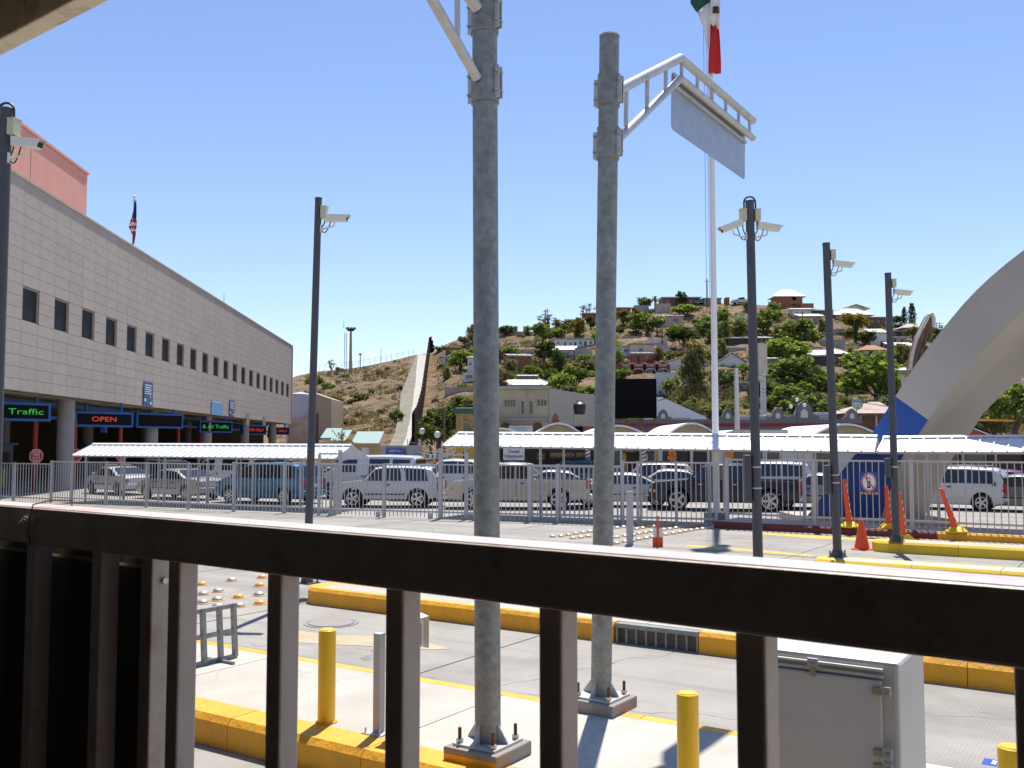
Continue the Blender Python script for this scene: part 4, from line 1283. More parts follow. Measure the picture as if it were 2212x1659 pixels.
# banners and notices on the facade
def banner(px0, px1, py0, py1, pxc, label, kind):
    D = 20.44 / ((970 - pxc) / FPX)
    za, zb = at(pxc, py1, D).z, at(pxc, py0, D).z
    d0, d1 = 20.44 / ((970 - px0) / FPX), 20.44 / ((970 - px1) / FPX)
    o = fac(d0, -0.03, za)
    t = thing('facade_banner', label, 'banner', o)
    w, h = d1 - d0, zb - za
    MB().obox(o, BD * w, BN * 0.03, Z * h).build('cloth', m_banl if kind == 'n' else m_ban, parent=t)
    if kind == 'b':
        for k in range(5):
            MB().obox(o + BN * 0.031 + BD * w * 0.12 + Z * h * (0.86 - k * 0.09), BD * w * (0.76 - 0.1 * (k % 2)), BN * 0.004, Z * h * 0.035).build('printed_line', m_white, parent=t)
        rnd = random.Random(5)
        for k in range(7):
            MB().obox(o + BN * 0.031 + BD * w * (0.08 + rnd.random() * 0.7) + Z * h * (0.04 + rnd.random() * 0.3), BD * w * 0.16, BN * 0.004, Z * h * 0.12).build('printed_figure', m_white if k % 2 else mat('print teal', (0.05, 0.22, 0.22)), parent=t)
    else:
        MB().obox(o + BN * 0.031 + BD * w * 0.08 + Z * h * 0.86, BD * w * 0.84, BN * 0.004, Z * h * 0.05).build('printed_line', m_white, parent=t)
banner(307, 327, 826, 877, 317, 'tall blue printed banner with white lines on the grey facade', 'b')
banner(455, 479, 865, 897, 467, 'pale blue square notice low on the grey facade', 'n')
banner(494, 505, 865, 900, 500, 'narrow blue printed banner right of the pale blue notice', 'b')
for k, px in enumerate((531, 567)):
    D = 20.44 / ((970 - px) / FPX)
    z0_, z1_ = at(px, 918 if k == 0 else 921, D).z, at(px, 893 if k == 0 else 900, D).z
    o = fac(D, -0.02, z0_)
    t = MB().obox(o, BD * 1.5, BN * 0.02, Z * (z1_ - z0_)).build('facade_vent', m_under)
    tag(t, ('left' if k == 0 else 'right') + ' of two tan vent panels at the far end of the grey facade', 'vent')

# pink upper block behind, roof flag
o = Vector((-26.95 - 0.065 * 70.6, 70.6, Z1 - 2))
ztop = at(191, 378, 70.6).z
t = thing('pink_building', 'plain pink rendered block rising behind the grey building', 'building', (o.x, o.y, 0))
MB().obox(o, -BD * 42, -BN * 22, Z * (ztop - o.z)).build('wall', m_pink, parent=t)
MB().obox(o + Z * (ztop - o.z) + BD * 0.1 + BN * 0.12, -BD * 42.2, -BN * 22.2, Z * 0.18).build('coping', m_pink, parent=t)
MB().obox(o + Z * (ztop - o.z - 0.5) + BN * 0.03 - BD * 0.06, -BD * 41.9, -BN * 0.03, Z * 0.42).build('parapet_band', m_pink, parent=t)
for k in (9.6, 19.3, 29.0):
    MB().obox(o - BD * k + BN * 0.012, -BD * 0.05, -BN * 0.01, Z * (ztop - o.z - 0.52)).build('render_joint', mat('render joint', (0.36, 0.15, 0.12)), parent=t)
def limp_flag(t, top, h, cols, w0, dirx, diry):
    pass
D = 85.0
b = at(285, 545, D); tp = at(290, 426, D)
b = Vector((tp.x - 0.1, D, Z1 - 1.0))
t = thing('roof_flagpole', 'roof flagpole with a limp red, white and blue flag above the grey building', 'flagpole', b)
MB().cyl(b, tp, 0.09, 0.06, n=12).build('pole', m_galvl, parent=t, smooth=True)
MB().lathe(tp, [(0.0, -0.05), (0.12, 0.0), (0.12, 0.1), (0.0, 0.2)], 12).build('finial', m_galvl, parent=t, smooth=True)
m_frd = mat('flag red', (0.36, 0.02, 0.03), rough=0.8, var=0.1); m_fbl = mat('flag navy', (0.02, 0.03, 0.10), rough=0.8); m_fwh = mat('flag white', (0.66, 0.66, 0.66), rough=0.8)
def flag_fold(pts_l, pts_r, nf, amp, mt, name, parent, D, ph=0.0):
    """hanging cloth between two pixel edges, folded in depth"""
    rows = len(pts_l)
    vs = []
    for i in range(rows):
        a, c = at(*pts_l[i], D), at(*pts_r[i], D)
        for j in range(nf + 1):
            k = j / nf
            p = a.lerp(c, k)
            p.y += amp * math.sin(k * math.pi * 3 + ph + i * 0.5) 
            vs.append(p)
    fs = [(i * (nf + 1) + j, i * (nf + 1) + j + 1, (i + 1) * (nf + 1) + j + 1, (i + 1) * (nf + 1) + j) for i in range(rows - 1) for j in range(nf)]
    o = MB().add(vs, fs).build(name, mt, parent=parent, smooth=True, ang=80)
    s = o.modifiers.new('cloth', 'SOLIDIFY'); s.thickness = 0.012
    return o
flag_fold([(290, 432), (288, 448), (285, 462), (283, 472)], [(294, 434), (295, 448), (296, 462), (296, 474)], 6, 0.15, m_fbl, 'canton', t, D)
ll = [(283, 472), (280, 480), (278, 488), (279, 494), (282, 500), (285, 508), (286, 518), (287, 527)]
rr = [(296, 474), (296, 480), (296, 488), (295, 494), (294, 500), (293, 508), (291, 518), (289, 527)]
for i in range(7):
    flag_fold(ll[i:i + 2], rr[i:i + 2], 6, 0.15, m_frd if i % 2 == 0 or i > 3 else m_fwh, 'stripe', t, D)
# thin aerial on the roof
b = fac(104, 4, Z1 - 0.1)
t = thing('roof_aerial', 'thin wire aerial with guy lines on the grey roof', 'aerial', b)
MB().cyl(b, b + Z * 3.6, 0.03, n=6).build('mast', m_galv, parent=t)
for q in (-1.2, 1.2):
    MB().cyl(b + Vector((q, 0, 0)), b + Z * 2.8, 0.012, n=5).build('guy_line', m_galv, parent=t)

# ================================================================== concrete arch with blue foot
m_arch = mat('arch concrete', (0.43, 0.39, 0.335), rough=0.85, var=0.07, scale=0.5, bump=0.15, bscale=12, dirt=(0.30, 0.26, 0.22), dirt_amt=0.5, dirt_scale=0.35)
m_archb = mat('arch blue paint', (0.012, 0.06, 0.27), rough=0.6, var=0.08, scale=0.8, bump=0.1, bscale=12)
t = thing('concrete_arch', 'huge pale concrete arch with a dark blue painted foot', 'arch', at(1860, 1116, 31.2))
# rings from foot to crown: outer edge A, near crease B, inner groove E, inner edge C (pixel edges, each with its own depth)
ARCH = [  # A            B             E             C
    ((1738, 1122), (1902, 1122), (1935, 1120), (1998, 1117)),
    ((1842, 988), (1949, 988), (1975, 988), (2058, 988)),
    ((1878, 945), (1980, 945), (2000, 945), (2091, 944)),
    ((1934, 856), (2005, 907), (2045, 897), (2124, 893)),
    ((1975, 792), (2046, 848), (2096, 842), (2166, 851)),
    ((2032, 716), (2110, 772), (2160, 780), (2213, 812)),
    ((2110, 626), (2190, 690), (2240, 712), (2285, 755)),
    ((2212, 540), (2280, 610), (2330, 645), (2370, 692)),
    ((2340, 462), (2395, 540), (2440, 580), (2475, 630)),
    ((2490, 405), (2525, 490), (2560, 535), (2590, 590)),
    ((2660, 372), (2670, 460), (2690, 510), (2710, 565)),
    ((2830, 368), (2815, 455), (2815, 505), (2820, 562)),
]
def archD(px):
    tab = [(1738, 31.7), (1934, 30.5), (2032, 29.7), (2212, 28.5), (2500, 26.8), (2830, 25.6)]
    if px <= tab[0][0]: return tab[0][1]
    for (a_, b_), (c_, d_) in zip(tab, tab[1:]):
        if px <= c_: return b_ + (d_ - b_) * (px - a_) / (c_ - a_)
    return tab[-1][1]
rings = []
for i, (a, b_, e, c) in enumerate(ARCH):
    d_ = archD(a[0])
    A, B, E, C = at(*a, d_), at(*b_, d_ - 0.85), at(*e, d_ + 0.1), at(*c, d_ + 0.5)
    X = A.lerp(C, 0.45) + Vector((0.8, 1.9, 0)) + Z * 0.3
    rings.append([A, B, E, C, X])
# mirror about the crown for the far leg
cx = rings[-1][0].x
cyy = rings[-1][0].y
full = rings + [[Vector((2 * cx - p.x, 2 * cyy - p.y + 1.0, p.z)) for p in r] for r in reversed(rings[:-1])]
def sub(rings, k=3):
    out = []
    n = len(rings)
    for i in range(n - 1):
        p0, p1, p2, p3 = rings[max(i - 1, 0)], rings[i], rings[i + 1], rings[min(i + 2, n - 1)]
        for j in range(k):
            u = j / k
            out.append([0.5 * ((2 * b) + (-a + c) * u + (2 * a - 5 * b + 4 * c - d) * u * u + (-a + 3 * b - 3 * c + d) * u ** 3) for a, b, c, d in zip(p0, p1, p2, p3)])
    out.append(rings[-1])
    return out
def skin(rings, name, mt, faces=(0, 1, 2, 3, 4), cap0=False, off=0.0):
    n = 5
    vs = [p for r in rings for p in r]
    fs = []
    for i in range(len(rings) - 1):
        for k in faces:
            fs.append((i * n + k, i * n + (k + 1) % n, (i + 1) * n + (k + 1) % n, (i + 1) * n + k))
    ks = sorted(set(i for f in fs for i in f))
    mp = {k_: i for i, k_ in enumerate(ks)}
    o = MB().add([vs[k_] for k_ in ks], [tuple(mp[i] for i in f) for f in fs])
    return o.build(name, mt, parent=t, smooth=True, ang=14)
blue = rings[:4]
skin(sub(blue, 2), 'blue_face', m_archb, faces=(0, 4))
skin(sub(blue, 2), 'lower_rib', m_arch, faces=(1, 2, 3))
skin(sub(full[3:], 3), 'arch_rib', m_arch)
MB().obox(Vector((at(1732, 1122, 31.4).x, 30.7, 0.0)), Vector((4.4, -0.6, 0)), Vector((0, 3.4, 0)), Z * 0.24).build('footing', m_arch, parent=t)

# brown ribbed wing-like sculpture beyond the arch
D = 47.0
t = thing('winged_sculpture', 'weathered brown ribbed wing-shaped sculpture rising behind the arch', 'sculpture', at(1960, 1000, D) * 1.0)
m_sculp = mat('weathered bronze', (0.17, 0.11, 0.06), rough=0.8, var=0.35, scale=2.5, bump=0.4, bscale=6)
m_rim = mat('weathered rim', (0.62, 0.56, 0.47), rough=0.8, var=0.2, scale=3)
ol = [(1966, 800), (1972, 765), (1982, 730), (1996, 700), (2006, 681), (2013, 678), (2017, 688), (2017, 705), (2010, 725), (2012, 745), (2000, 790), (1985, 830), (1960, 835)]
MB().prism([at(x, y, D) for x, y in ol], (0, 0.5, 0)).build('wing', m_sculp, parent=t)
MB().tube([at(x, y, D - 0.05) for x, y in ol[:8]], 0.10, 8).build('rim', m_rim, parent=t, smooth=True)
for k, (x0, y0, x1, y1) in enumerate(((1975, 800, 1998, 712), (1984, 800, 2004, 716), (1993, 795, 2010, 722))):
    MB().tube([at(x0, y0, D - 0.1), at((x0 + x1) / 2 - 3, (y0 + y1) / 2, D - 0.25), at(x1, y1, D - 0.1)], 0.09, 8).build('rib', m_wood, parent=t, smooth=True)
for k, (x0, y0, x1, y1) in enumerate(((2000, 742, 2018, 748), (1980, 800, 1972, 815), (1995, 780, 1988, 790), (1985, 800, 1966, 835))):
    MB().tube([at(x0, y0, D - 0.3), at(x1, y1, D - 0.3)], 0.10, 8).build('feather', m_rim, parent=t, smooth=True)
MB().cyl(at(1972, 815, D + 0.3), Vector((at(1972, 815, D).x, D + 0.3, 0)), 0.5, 0.8, n=12).build('pedestal', m_arch, parent=t, smooth=True)

# ================================================================== tall flagpole with hanging tricolour
D = 32.2
x = (1545 - 1106) / FPX * D
b = Vector((x, D, 0.0))
t = thing('flagpole', 'tall white flagpole with a limp green, white and red flag', 'flagpole', b)
MB().cyl(b, b + Z * 21, 0.115, 0.075, n=20).build('pole', m_white, parent=t, smooth=True)
MB().lathe(b, [(0.42, 0), (0.42, 0.32), (0.0, 0.32)], 8).build('plinth', m_plinth, parent=t)
MB().lathe(b + Z * 0.32, [(0.2, 0), (0.2, 0.03), (0.14, 0.1), (0.12, 0.12)], 20).build('collar', m_white, parent=t)
MB().lathe(b + Z * 21, [(0.09, 0), (0.16, 0.1), (0.12, 0.25), (0.0, 0.3)], 16).build('finial', m_boll, parent=t, smooth=True)
for dx in (-0.27, -0.16):
    MB().cyl(b + Vector((dx, -0.1, 1.2)), b + Vector((dx * 0.9, -0.1, 20)), 0.007, n=5).build('halyard', m_cable, parent=t)
m_fgr = mat('flag green', (0.012, 0.075, 0.055), rough=0.8); m_frr = mat('flag bright red', (0.55, 0.02, 0.015), rough=0.8, var=0.06); m_fww = mat('flag cloth white', (0.72, 0.72, 0.70), rough=0.8)
Df = D - 0.16
flag_fold([(1500, -90), (1494, -40), (1492, 6), (1506, 26)], [(1548, -100), (1545, -50), (1541, -22), (1541, -2)], 6, 0.06, m_fgr, 'green_band', t, Df)
flag_fold([(1506, 26), (1512, 42), (1522, 64), (1526, 95), (1529, 106)], [(1541, -2), (1537, 30), (1533, 60), (1533, 90), (1532, 106)], 5, 0.05, m_fww, 'white_band', t, Df + 0.01)
flag_fold([(1537, -60), (1536, -20), (1535, 20), (1535, 52)], [(1556, -60), (1556, -20), (1555, 20), (1553, 60)], 5, 0.05, m_fww, 'white_fold', t, Df - 0.04)
flag_fold([(1535, 52), (1534, 80), (1532, 110), (1531, 138), (1531, 158)], [(1553, 60), (1555, 85), (1556, 110), (1557, 138), (1557, 160)], 6, 0.05, m_frr, 'red_band', t, Df - 0.04)
m_emb = mat('emblem brown', (0.13, 0.10, 0.05), rough=0.8, var=0.4, scale=12)
ec = at(1546, 22, Df - 0.14)
MB().lathe((0, 0, 0), [(0.0, 0.0)], 3)
for (dx, dz, sx, sz) in ((0.0, 0.10, 0.10, 0.05), (-0.06, 0.02, 0.05, 0.12), (0.07, 0.02, 0.05, 0.12), (0.0, -0.07, 0.14, 0.04), (0.0, 0.02, 0.05, 0.06)):
    MB().add([ec + Vector((dx + sx * math.cos(a), 0, dz + sz * math.sin(a))) for a in [2 * math.pi * i / 10 for i in range(10)]], [tuple(range(10))]).build('emblem', m_emb, parent=t)
# ================================================================== hillside
RIDGE = [(380, 905), (470, 870), (560, 845), (640, 812), (700, 799), (760, 794), (830, 782), (895, 767), (935, 762), (960, 744), (1000, 730), (1090, 722), (1160, 716), (1250, 692), (1330, 680), (1420, 664), (1500, 656), (1600, 655), (1680, 664), (1740, 664), (1800, 675), (1860, 692), (1930, 700), (1990, 706), (2050, 718), (2120, 738), (2220, 765), (2400, 820), (2650, 880)]
def interp(tab, x):
    if x <= tab[0][0]: return tab[0][1]
    for (a, b), (c, d) in zip(tab, tab[1:]):
        if x <= c:
            return b + (d - b) * (x - a) / (c - a)
    return tab[-1][1]
BASEY = 938.0
def hill_D(px, py):
    ry = interp(RIDGE, px)
    t = max(0.0, min(1.0, (BASEY - py) / (BASEY - ry)))
    d0 = interp([(600, 150), (900, 125), (1000, 108), (2300, 100)], px)
    d1 = interp([(600, 235), (900, 235), (1000, 240), (1500, 265), (1900, 245), (2300, 215)], px)
    return d0 + (d1 - d0) * (t ** 1.05)
def hill(px, py):
    return at(px, py, hill_D(px, py))
def hill_mat():
    m = mat('hill soil', (0.34, 0.245, 0.155), rough=0.95, var=0.35, scale=0.08, spec=0.1)
    nt = m.node_tree
    b = nt.nodes['Principled BSDF']
    tc = [n for n in nt.nodes if n.type == 'TEX_COORD'][0]
    c = b.inputs['Base Color'].links[0].from_socket
    for sc_, a, bb, col, amt in ((0.22, 0.52, 0.62, (0.34, 0.26, 0.14), 0.8), (0.5, 0.50, 0.60, (0.12, 0.072, 0.040), 0.85), (0.35, 0.56, 0.66, (0.12, 0.12, 0.045), 0.6), (2.4, 0.60, 0.66, (0.46, 0.38, 0.28), 0.7), (5.0, 0.665, 0.70, (0.62, 0.58, 0.52), 0.8), (1.6, 0.58, 0.68, (0.09, 0.06, 0.035), 0.6)):
        n = nt.nodes.new('ShaderNodeTexNoise')
        n.inputs['Scale'].default_value = sc_
        n.inputs['Detail'].default_value = 9
        n.inputs['Roughness'].default_value = 0.7
        n.inputs['Distortion'].default_value = 0.3
        nt.links.new(tc.outputs['Object'], n.inputs['Vector'])
        r = nt.nodes.new('ShaderNodeValToRGB')
        r.color_ramp.elements[0].position = a; r.color_ramp.elements[1].position = bb
        r.color_ramp.elements[0].color = (0, 0, 0, 1); r.color_ramp.elements[1].color = (amt, amt, amt, 1)
        nt.links.new(n.outputs['Fac'], r.inputs[0])
        mx = nt.nodes.new('ShaderNodeMix'); mx.data_type = 'RGBA'
        nt.links.new(r.outputs[0], mx.inputs['Factor'])
        nt.links.new(c, mx.inputs[6]); mx.inputs[7].default_value = (*col, 1)
        c = mx.outputs[2]
    nt.links.new(c, b.inputs['Base Color'])
    nb = nt.nodes.new('ShaderNodeTexNoise'); nb.inputs['Scale'].default_value = 1.1; nb.inputs['Detail'].default_value = 10; nb.inputs['Roughness'].default_value = 0.72
    nt.links.new(tc.outputs['Object'], nb.inputs['Vector'])
    bp = nt.nodes.new('ShaderNodeBump'); bp.inputs['Strength'].default_value = 1.0; bp.inputs['Distance'].default_value = 1.2
    nt.links.new(nb.outputs['Fac'], bp.inputs['Height']); nt.links.new(bp.outputs[0], b.inputs['Normal'])
    return m
def build_hill():
    mb = MB()
    pxs = [380 + 8 * i for i in range(285)]
    nt_ = 62
    vs = []
    for px in pxs:
        ry = interp(RIDGE, px)
        p = hill(px, BASEY)
        col = [Vector((p.x * 0.80, p.y * 0.80, -0.5)), Vector((p.x * 0.9, p.y * 0.9, p.z * 0.35))]
        for k in range(nt_):
            t = k / (nt_ - 1)
            q = hill(px, BASEY + (ry - BASEY) * t)
            a = 1.0 if 0.04 < t < 0.97 else 0.25
            h = noise.fractal(Vector((q.x, q.y, 0)) * 0.045, 1.0, 2.0, 5) * 1.1 + noise.fractal(Vector((q.x, q.y, 7)) * 0.22, 0.9, 2.0, 4) * 0.45
            # cut terraces
            h += 0.55 * math.sin(q.z * 0.9 + noise.noise(Vector((q.x, q.y, 3)) * 0.03) * 4) * a
            sx = interp([(765, 912), (800, 908), (850, 902), (890, 896), (935, 887), (970, 875)], BASEY + (ry - BASEY) * t)
            a *= min(1.0, max(0.0, (abs(px - sx) - 34) / 30))
            col.append(q + Z * (h * a) + Vector((0, h * 0.6 * a, 0)))
        e = col[-1]
        col += [e + Vector((e.x * 0.08, e.y * 0.08, -2.0)), e + Vector((e.x * 0.5, e.y * 0.5, -32))]
        vs.append(col)
    m = len(vs[0])
    flat = [p for c in vs for p in c]
    fs = [(i * m + k, (i + 1) * m + k, (i + 1) * m + k + 1, i * m + k + 1) for i in range(len(pxs) - 1) for k in range(m - 1)]
    mb.add(flat, fs)
    return structure(mb.build('hill', hill_mat(), smooth=True, ang=70, org=(0, 0, 0)))
build_hill()

# ------------------------------------------------------------------ foliage
def crown_mesh(seed, kind, n=1500, leaf=0.055):
    """unit crown: base at z=0, top at z=1, about 1 wide; small leaf faces in clumps with gaps between them"""
    R = random.Random(seed)
    vs, fs = [], []
    clumps = []
    def lobe(c, r, cnt):
        for _ in range(cnt):
            d = Vector((R.gauss(0, 1), R.gauss(0, 1), R.gauss(0, 1))).normalized()
            k = R.random() ** 0.45
            clumps.append((Vector((c[0] + d.x * r[0] * k, c[1] + d.y * r[1] * k, c[2] + d.z * r[2] * k)), d))
    if kind == 'round':
        lobe((0, 0, 0.55), (0.36, 0.36, 0.36), 46)
        for i in range(7):
            a = R.random() * 6.28
            lobe((0.27 * math.cos(a), 0.27 * math.sin(a), R.uniform(0.3, 0.75)), (0.2, 0.2, 0.17), 13)
    elif kind == 'tall':
        for i in range(7):
            z = 0.16 + i * 0.12
            w = 0.42 * math.sin(math.pi * (0.18 + 0.75 * z)) 
            lobe((R.uniform(-.1, .1), R.uniform(-.1, .1), z), (w, w, 0.12), 20)
    elif kind == 'cypress':
        for i in range(10):
            z = 0.05 + i * 0.095
            w = 0.42 * (1 - (abs(z - 0.35) / 0.68) ** 1.6) + 0.03
            lobe((0, 0, z), (w, w, 0.07), 18)
    elif kind == 'conifer':
        for i in range(12):
            z = 0.12 + i * 0.075
            w = 0.48 * (1 - z * 0.75)
            for j in range(5):
                a = R.random() * 6.28
                lobe((w * 0.6 * math.cos(a), w * 0.6 * math.sin(a), z + R.uniform(-.03, .05)), (w * 0.42, w * 0.42, 0.045), 4)
    elif kind == 'sparse':
        for i in range(16):
            a = R.random() * 6.28
            lobe((R.uniform(.05, .38) * math.cos(a), R.uniform(.05, .38) * math.sin(a), R.uniform(0.3, 0.95)), (0.11, 0.11, 0.09), 5)
    elif kind == 'shrub':
        for i in range(9):
            a = R.random() * 6.28
            lobe((0.28 * math.cos(a), 0.28 * math.sin(a), R.uniform(0.2, 0.55)), (0.22, 0.22, 0.26), 13)
    per = max(3, n // max(1, len(clumps)))
    for c, d in clumps:
        for _ in range(per):
            p = c + Vector((R.gauss(0, .035), R.gauss(0, .035), R.gauss(0, .03)))
            if p.z < 0.01: p.z = 0.02
            nn = (d * 0.6 + Vector((R.gauss(0, 1), R.gauss(0, 1), R.gauss(0.4, 1)))).normalized()
            x = nn.cross(Vector((R.random(), R.random(), R.random()))).normalized()
            y = nn.cross(x)
            s = leaf * R.uniform(0.55, 1.2)
            b = len(vs)
            if kind == 'conifer':
                vs += [p - x * s * 1.5, p + y * s * 0.3, p + x * s * 1.5, p - y * s * 0.3]
            else:
                vs += [p - x * s, p - y * s * 0.62, p + x * s, p + y * s * 0.62]
            fs.append((b, b + 1, b + 2, b + 3))
    me = bpy.data.meshes.new('crown')
    me.from_pydata([tuple(v) for v in vs], [], fs)
    return me
m_bark = mat('bark', (0.10, 0.075, 0.055), rough=0.9, var=0.3, scale=5)
def trunk_mesh(seed, hi=0.75, spread=0.3, r=0.045, limbs=5):
    R = random.Random(seed)
    mb = MB()
    mb.tube([(0, 0, -0.15), (0.01, 0, 0.12), (R.uniform(-.02, .02), R.uniform(-.02, .02), 0.3)], r, 7)
    for i in range(limbs):
        a = 6.28 * i / limbs + R.random()
        d = Vector((math.cos(a), math.sin(a), 0))
        z0 = R.uniform(0.12, 0.3)
        mb.tube([Vector((0, 0, z0)), d * spread * 0.4 + Z * (z0 + 0.14), d * spread * R.uniform(.7, 1) + Z * (hi * R.uniform(0.7, 1.0))], r * 0.42, 5)
    mb.tube([(0, 0, 0.28), (R.uniform(-.04, .04), R.uniform(-.04, .04), hi)], r * 0.55, 6)
    me = mb.mesh('trunk', smooth=True)
    me.materials.append(m_bark)
    return me
LEAF = {
    'g': leafmat('leaf green', (0.060, 0.096, 0.027), (0.237, 0.312, 0.115), 0.52),
    'b': leafmat('leaf bright', (0.081, 0.138, 0.027), (0.300, 0.396, 0.121), 0.52),
    'd': leafmat('leaf dark', (0.027, 0.050, 0.022), (0.119, 0.168, 0.068), 0.52),
    'o': leafmat('leaf olive', (0.081, 0.086, 0.041), (0.275, 0.270, 0.149), 0.52),
    'y': leafmat('leaf yellowish', (0.10, 0.10, 0.02), (0.25, 0.22, 0.06)),
    's': leafmat('leaf silver', (0.09, 0.11, 0.06), (0.24, 0.27, 0.17)),
    'r': leafmat('dry twig', (0.07, 0.05, 0.04), (0.17, 0.13, 0.10), 0.2),
}
CR = {'round': [crown_mesh(11, 'round'), crown_mesh(12, 'round'), crown_mesh(13, 'round', 1800, 0.048)], 'tall': [crown_mesh(21, 'tall'), crown_mesh(22, 'tall')],
      'cypress': [crown_mesh(31, 'cypress', 1600, 0.05)], 'conifer': [crown_mesh(41, 'conifer', 2600, 0.04)], 'sparse': [crown_mesh(51, 'sparse', 700, 0.035), crown_mesh(52, 'sparse', 700, 0.035)],
      'shrub': [crown_mesh(61, 'shrub', 1100, 0.06), crown_mesh(62, 'shrub', 1100, 0.06)]}
for l in CR.values():
    for me in l: me.materials.append(LEAF['g'])
TK = [trunk_mesh(1), trunk_mesh(2), trunk_mesh(3)]
TKC = trunk_mesh(9, 0.95, 0.1, 0.03, 2)
_ti = [0]
def tree(px, py, w, h, kind, leaf, label, p=None, name=None, group=None, D=None):
    if p is None:
        p = hill(px, py) if D is None else at(px, py, D)
    k = m_per_px(p.y)
    _ti[0] += 1
    i = _ti[0]
    nm = name or {'cypress': 'cypress_tree', 'conifer': 'conifer_tree', 'shrub': 'bush'}.get(kind, 'tree')
    t = thing(nm, label, 'bush' if kind == 'shrub' else 'tree', p - Z * 0.3, group, rz=(i * 2.4) % 6.28)
    W, H = w * k * 1.45, h * k * 1.18 + 0.3
    t.scale = (W, W, H)
    inst('crown', CR[kind][i % len(CR[kind])], t, (0, 0, 0.0 if kind in ('shrub', 'cypress') else 0.06), mat=LEAF[leaf])
    inst('trunk', TKC if kind in ('cypress', 'conifer') else TK[i % 3], t, scale=(1, 1, 1) if kind != 'shrub' else (.6, .6, .7))
    return t
def palm(px, py, w, h, label, D=None):
    p = hill(px, py) if D is None else at(px, py, D)
    k = m_per_px(p.y)
    t = thing('palm_tree', label, 'palm', p - Z * 0.3)
    H, R_ = h * k, w * k * 0.5
    R = random.Random(int(px))
    MB().tube([p - Z * 0.3, p + Z * H * 0.35, p + Z * H * 0.62], R_ * 0.12, 8).build('trunk', m_bark, parent=t, smooth=True)
    c = p + Z * H * 0.6
    for i in range(44):
        a = R.random() * 6.28
        el = R.uniform(-0.7, 1.35)
        d = Vector((math.cos(a) * math.cos(el), math.sin(a) * math.cos(el), math.sin(el)))
        s = d.cross(Z).normalized() * (R_ * 0.10)
        e = c + d * R_ * R.uniform(.75, 1.0)
        m = c.lerp(e, 0.55) + Z * R_ * 0.06
        MB().add([c - s * 0.2, c + s * 0.2, m + s, m - s, e - Z * R_ * 0.15], [(0, 1, 2, 3), (3, 2, 4)]).build('frond', LEAF['o'], parent=t)
    return t

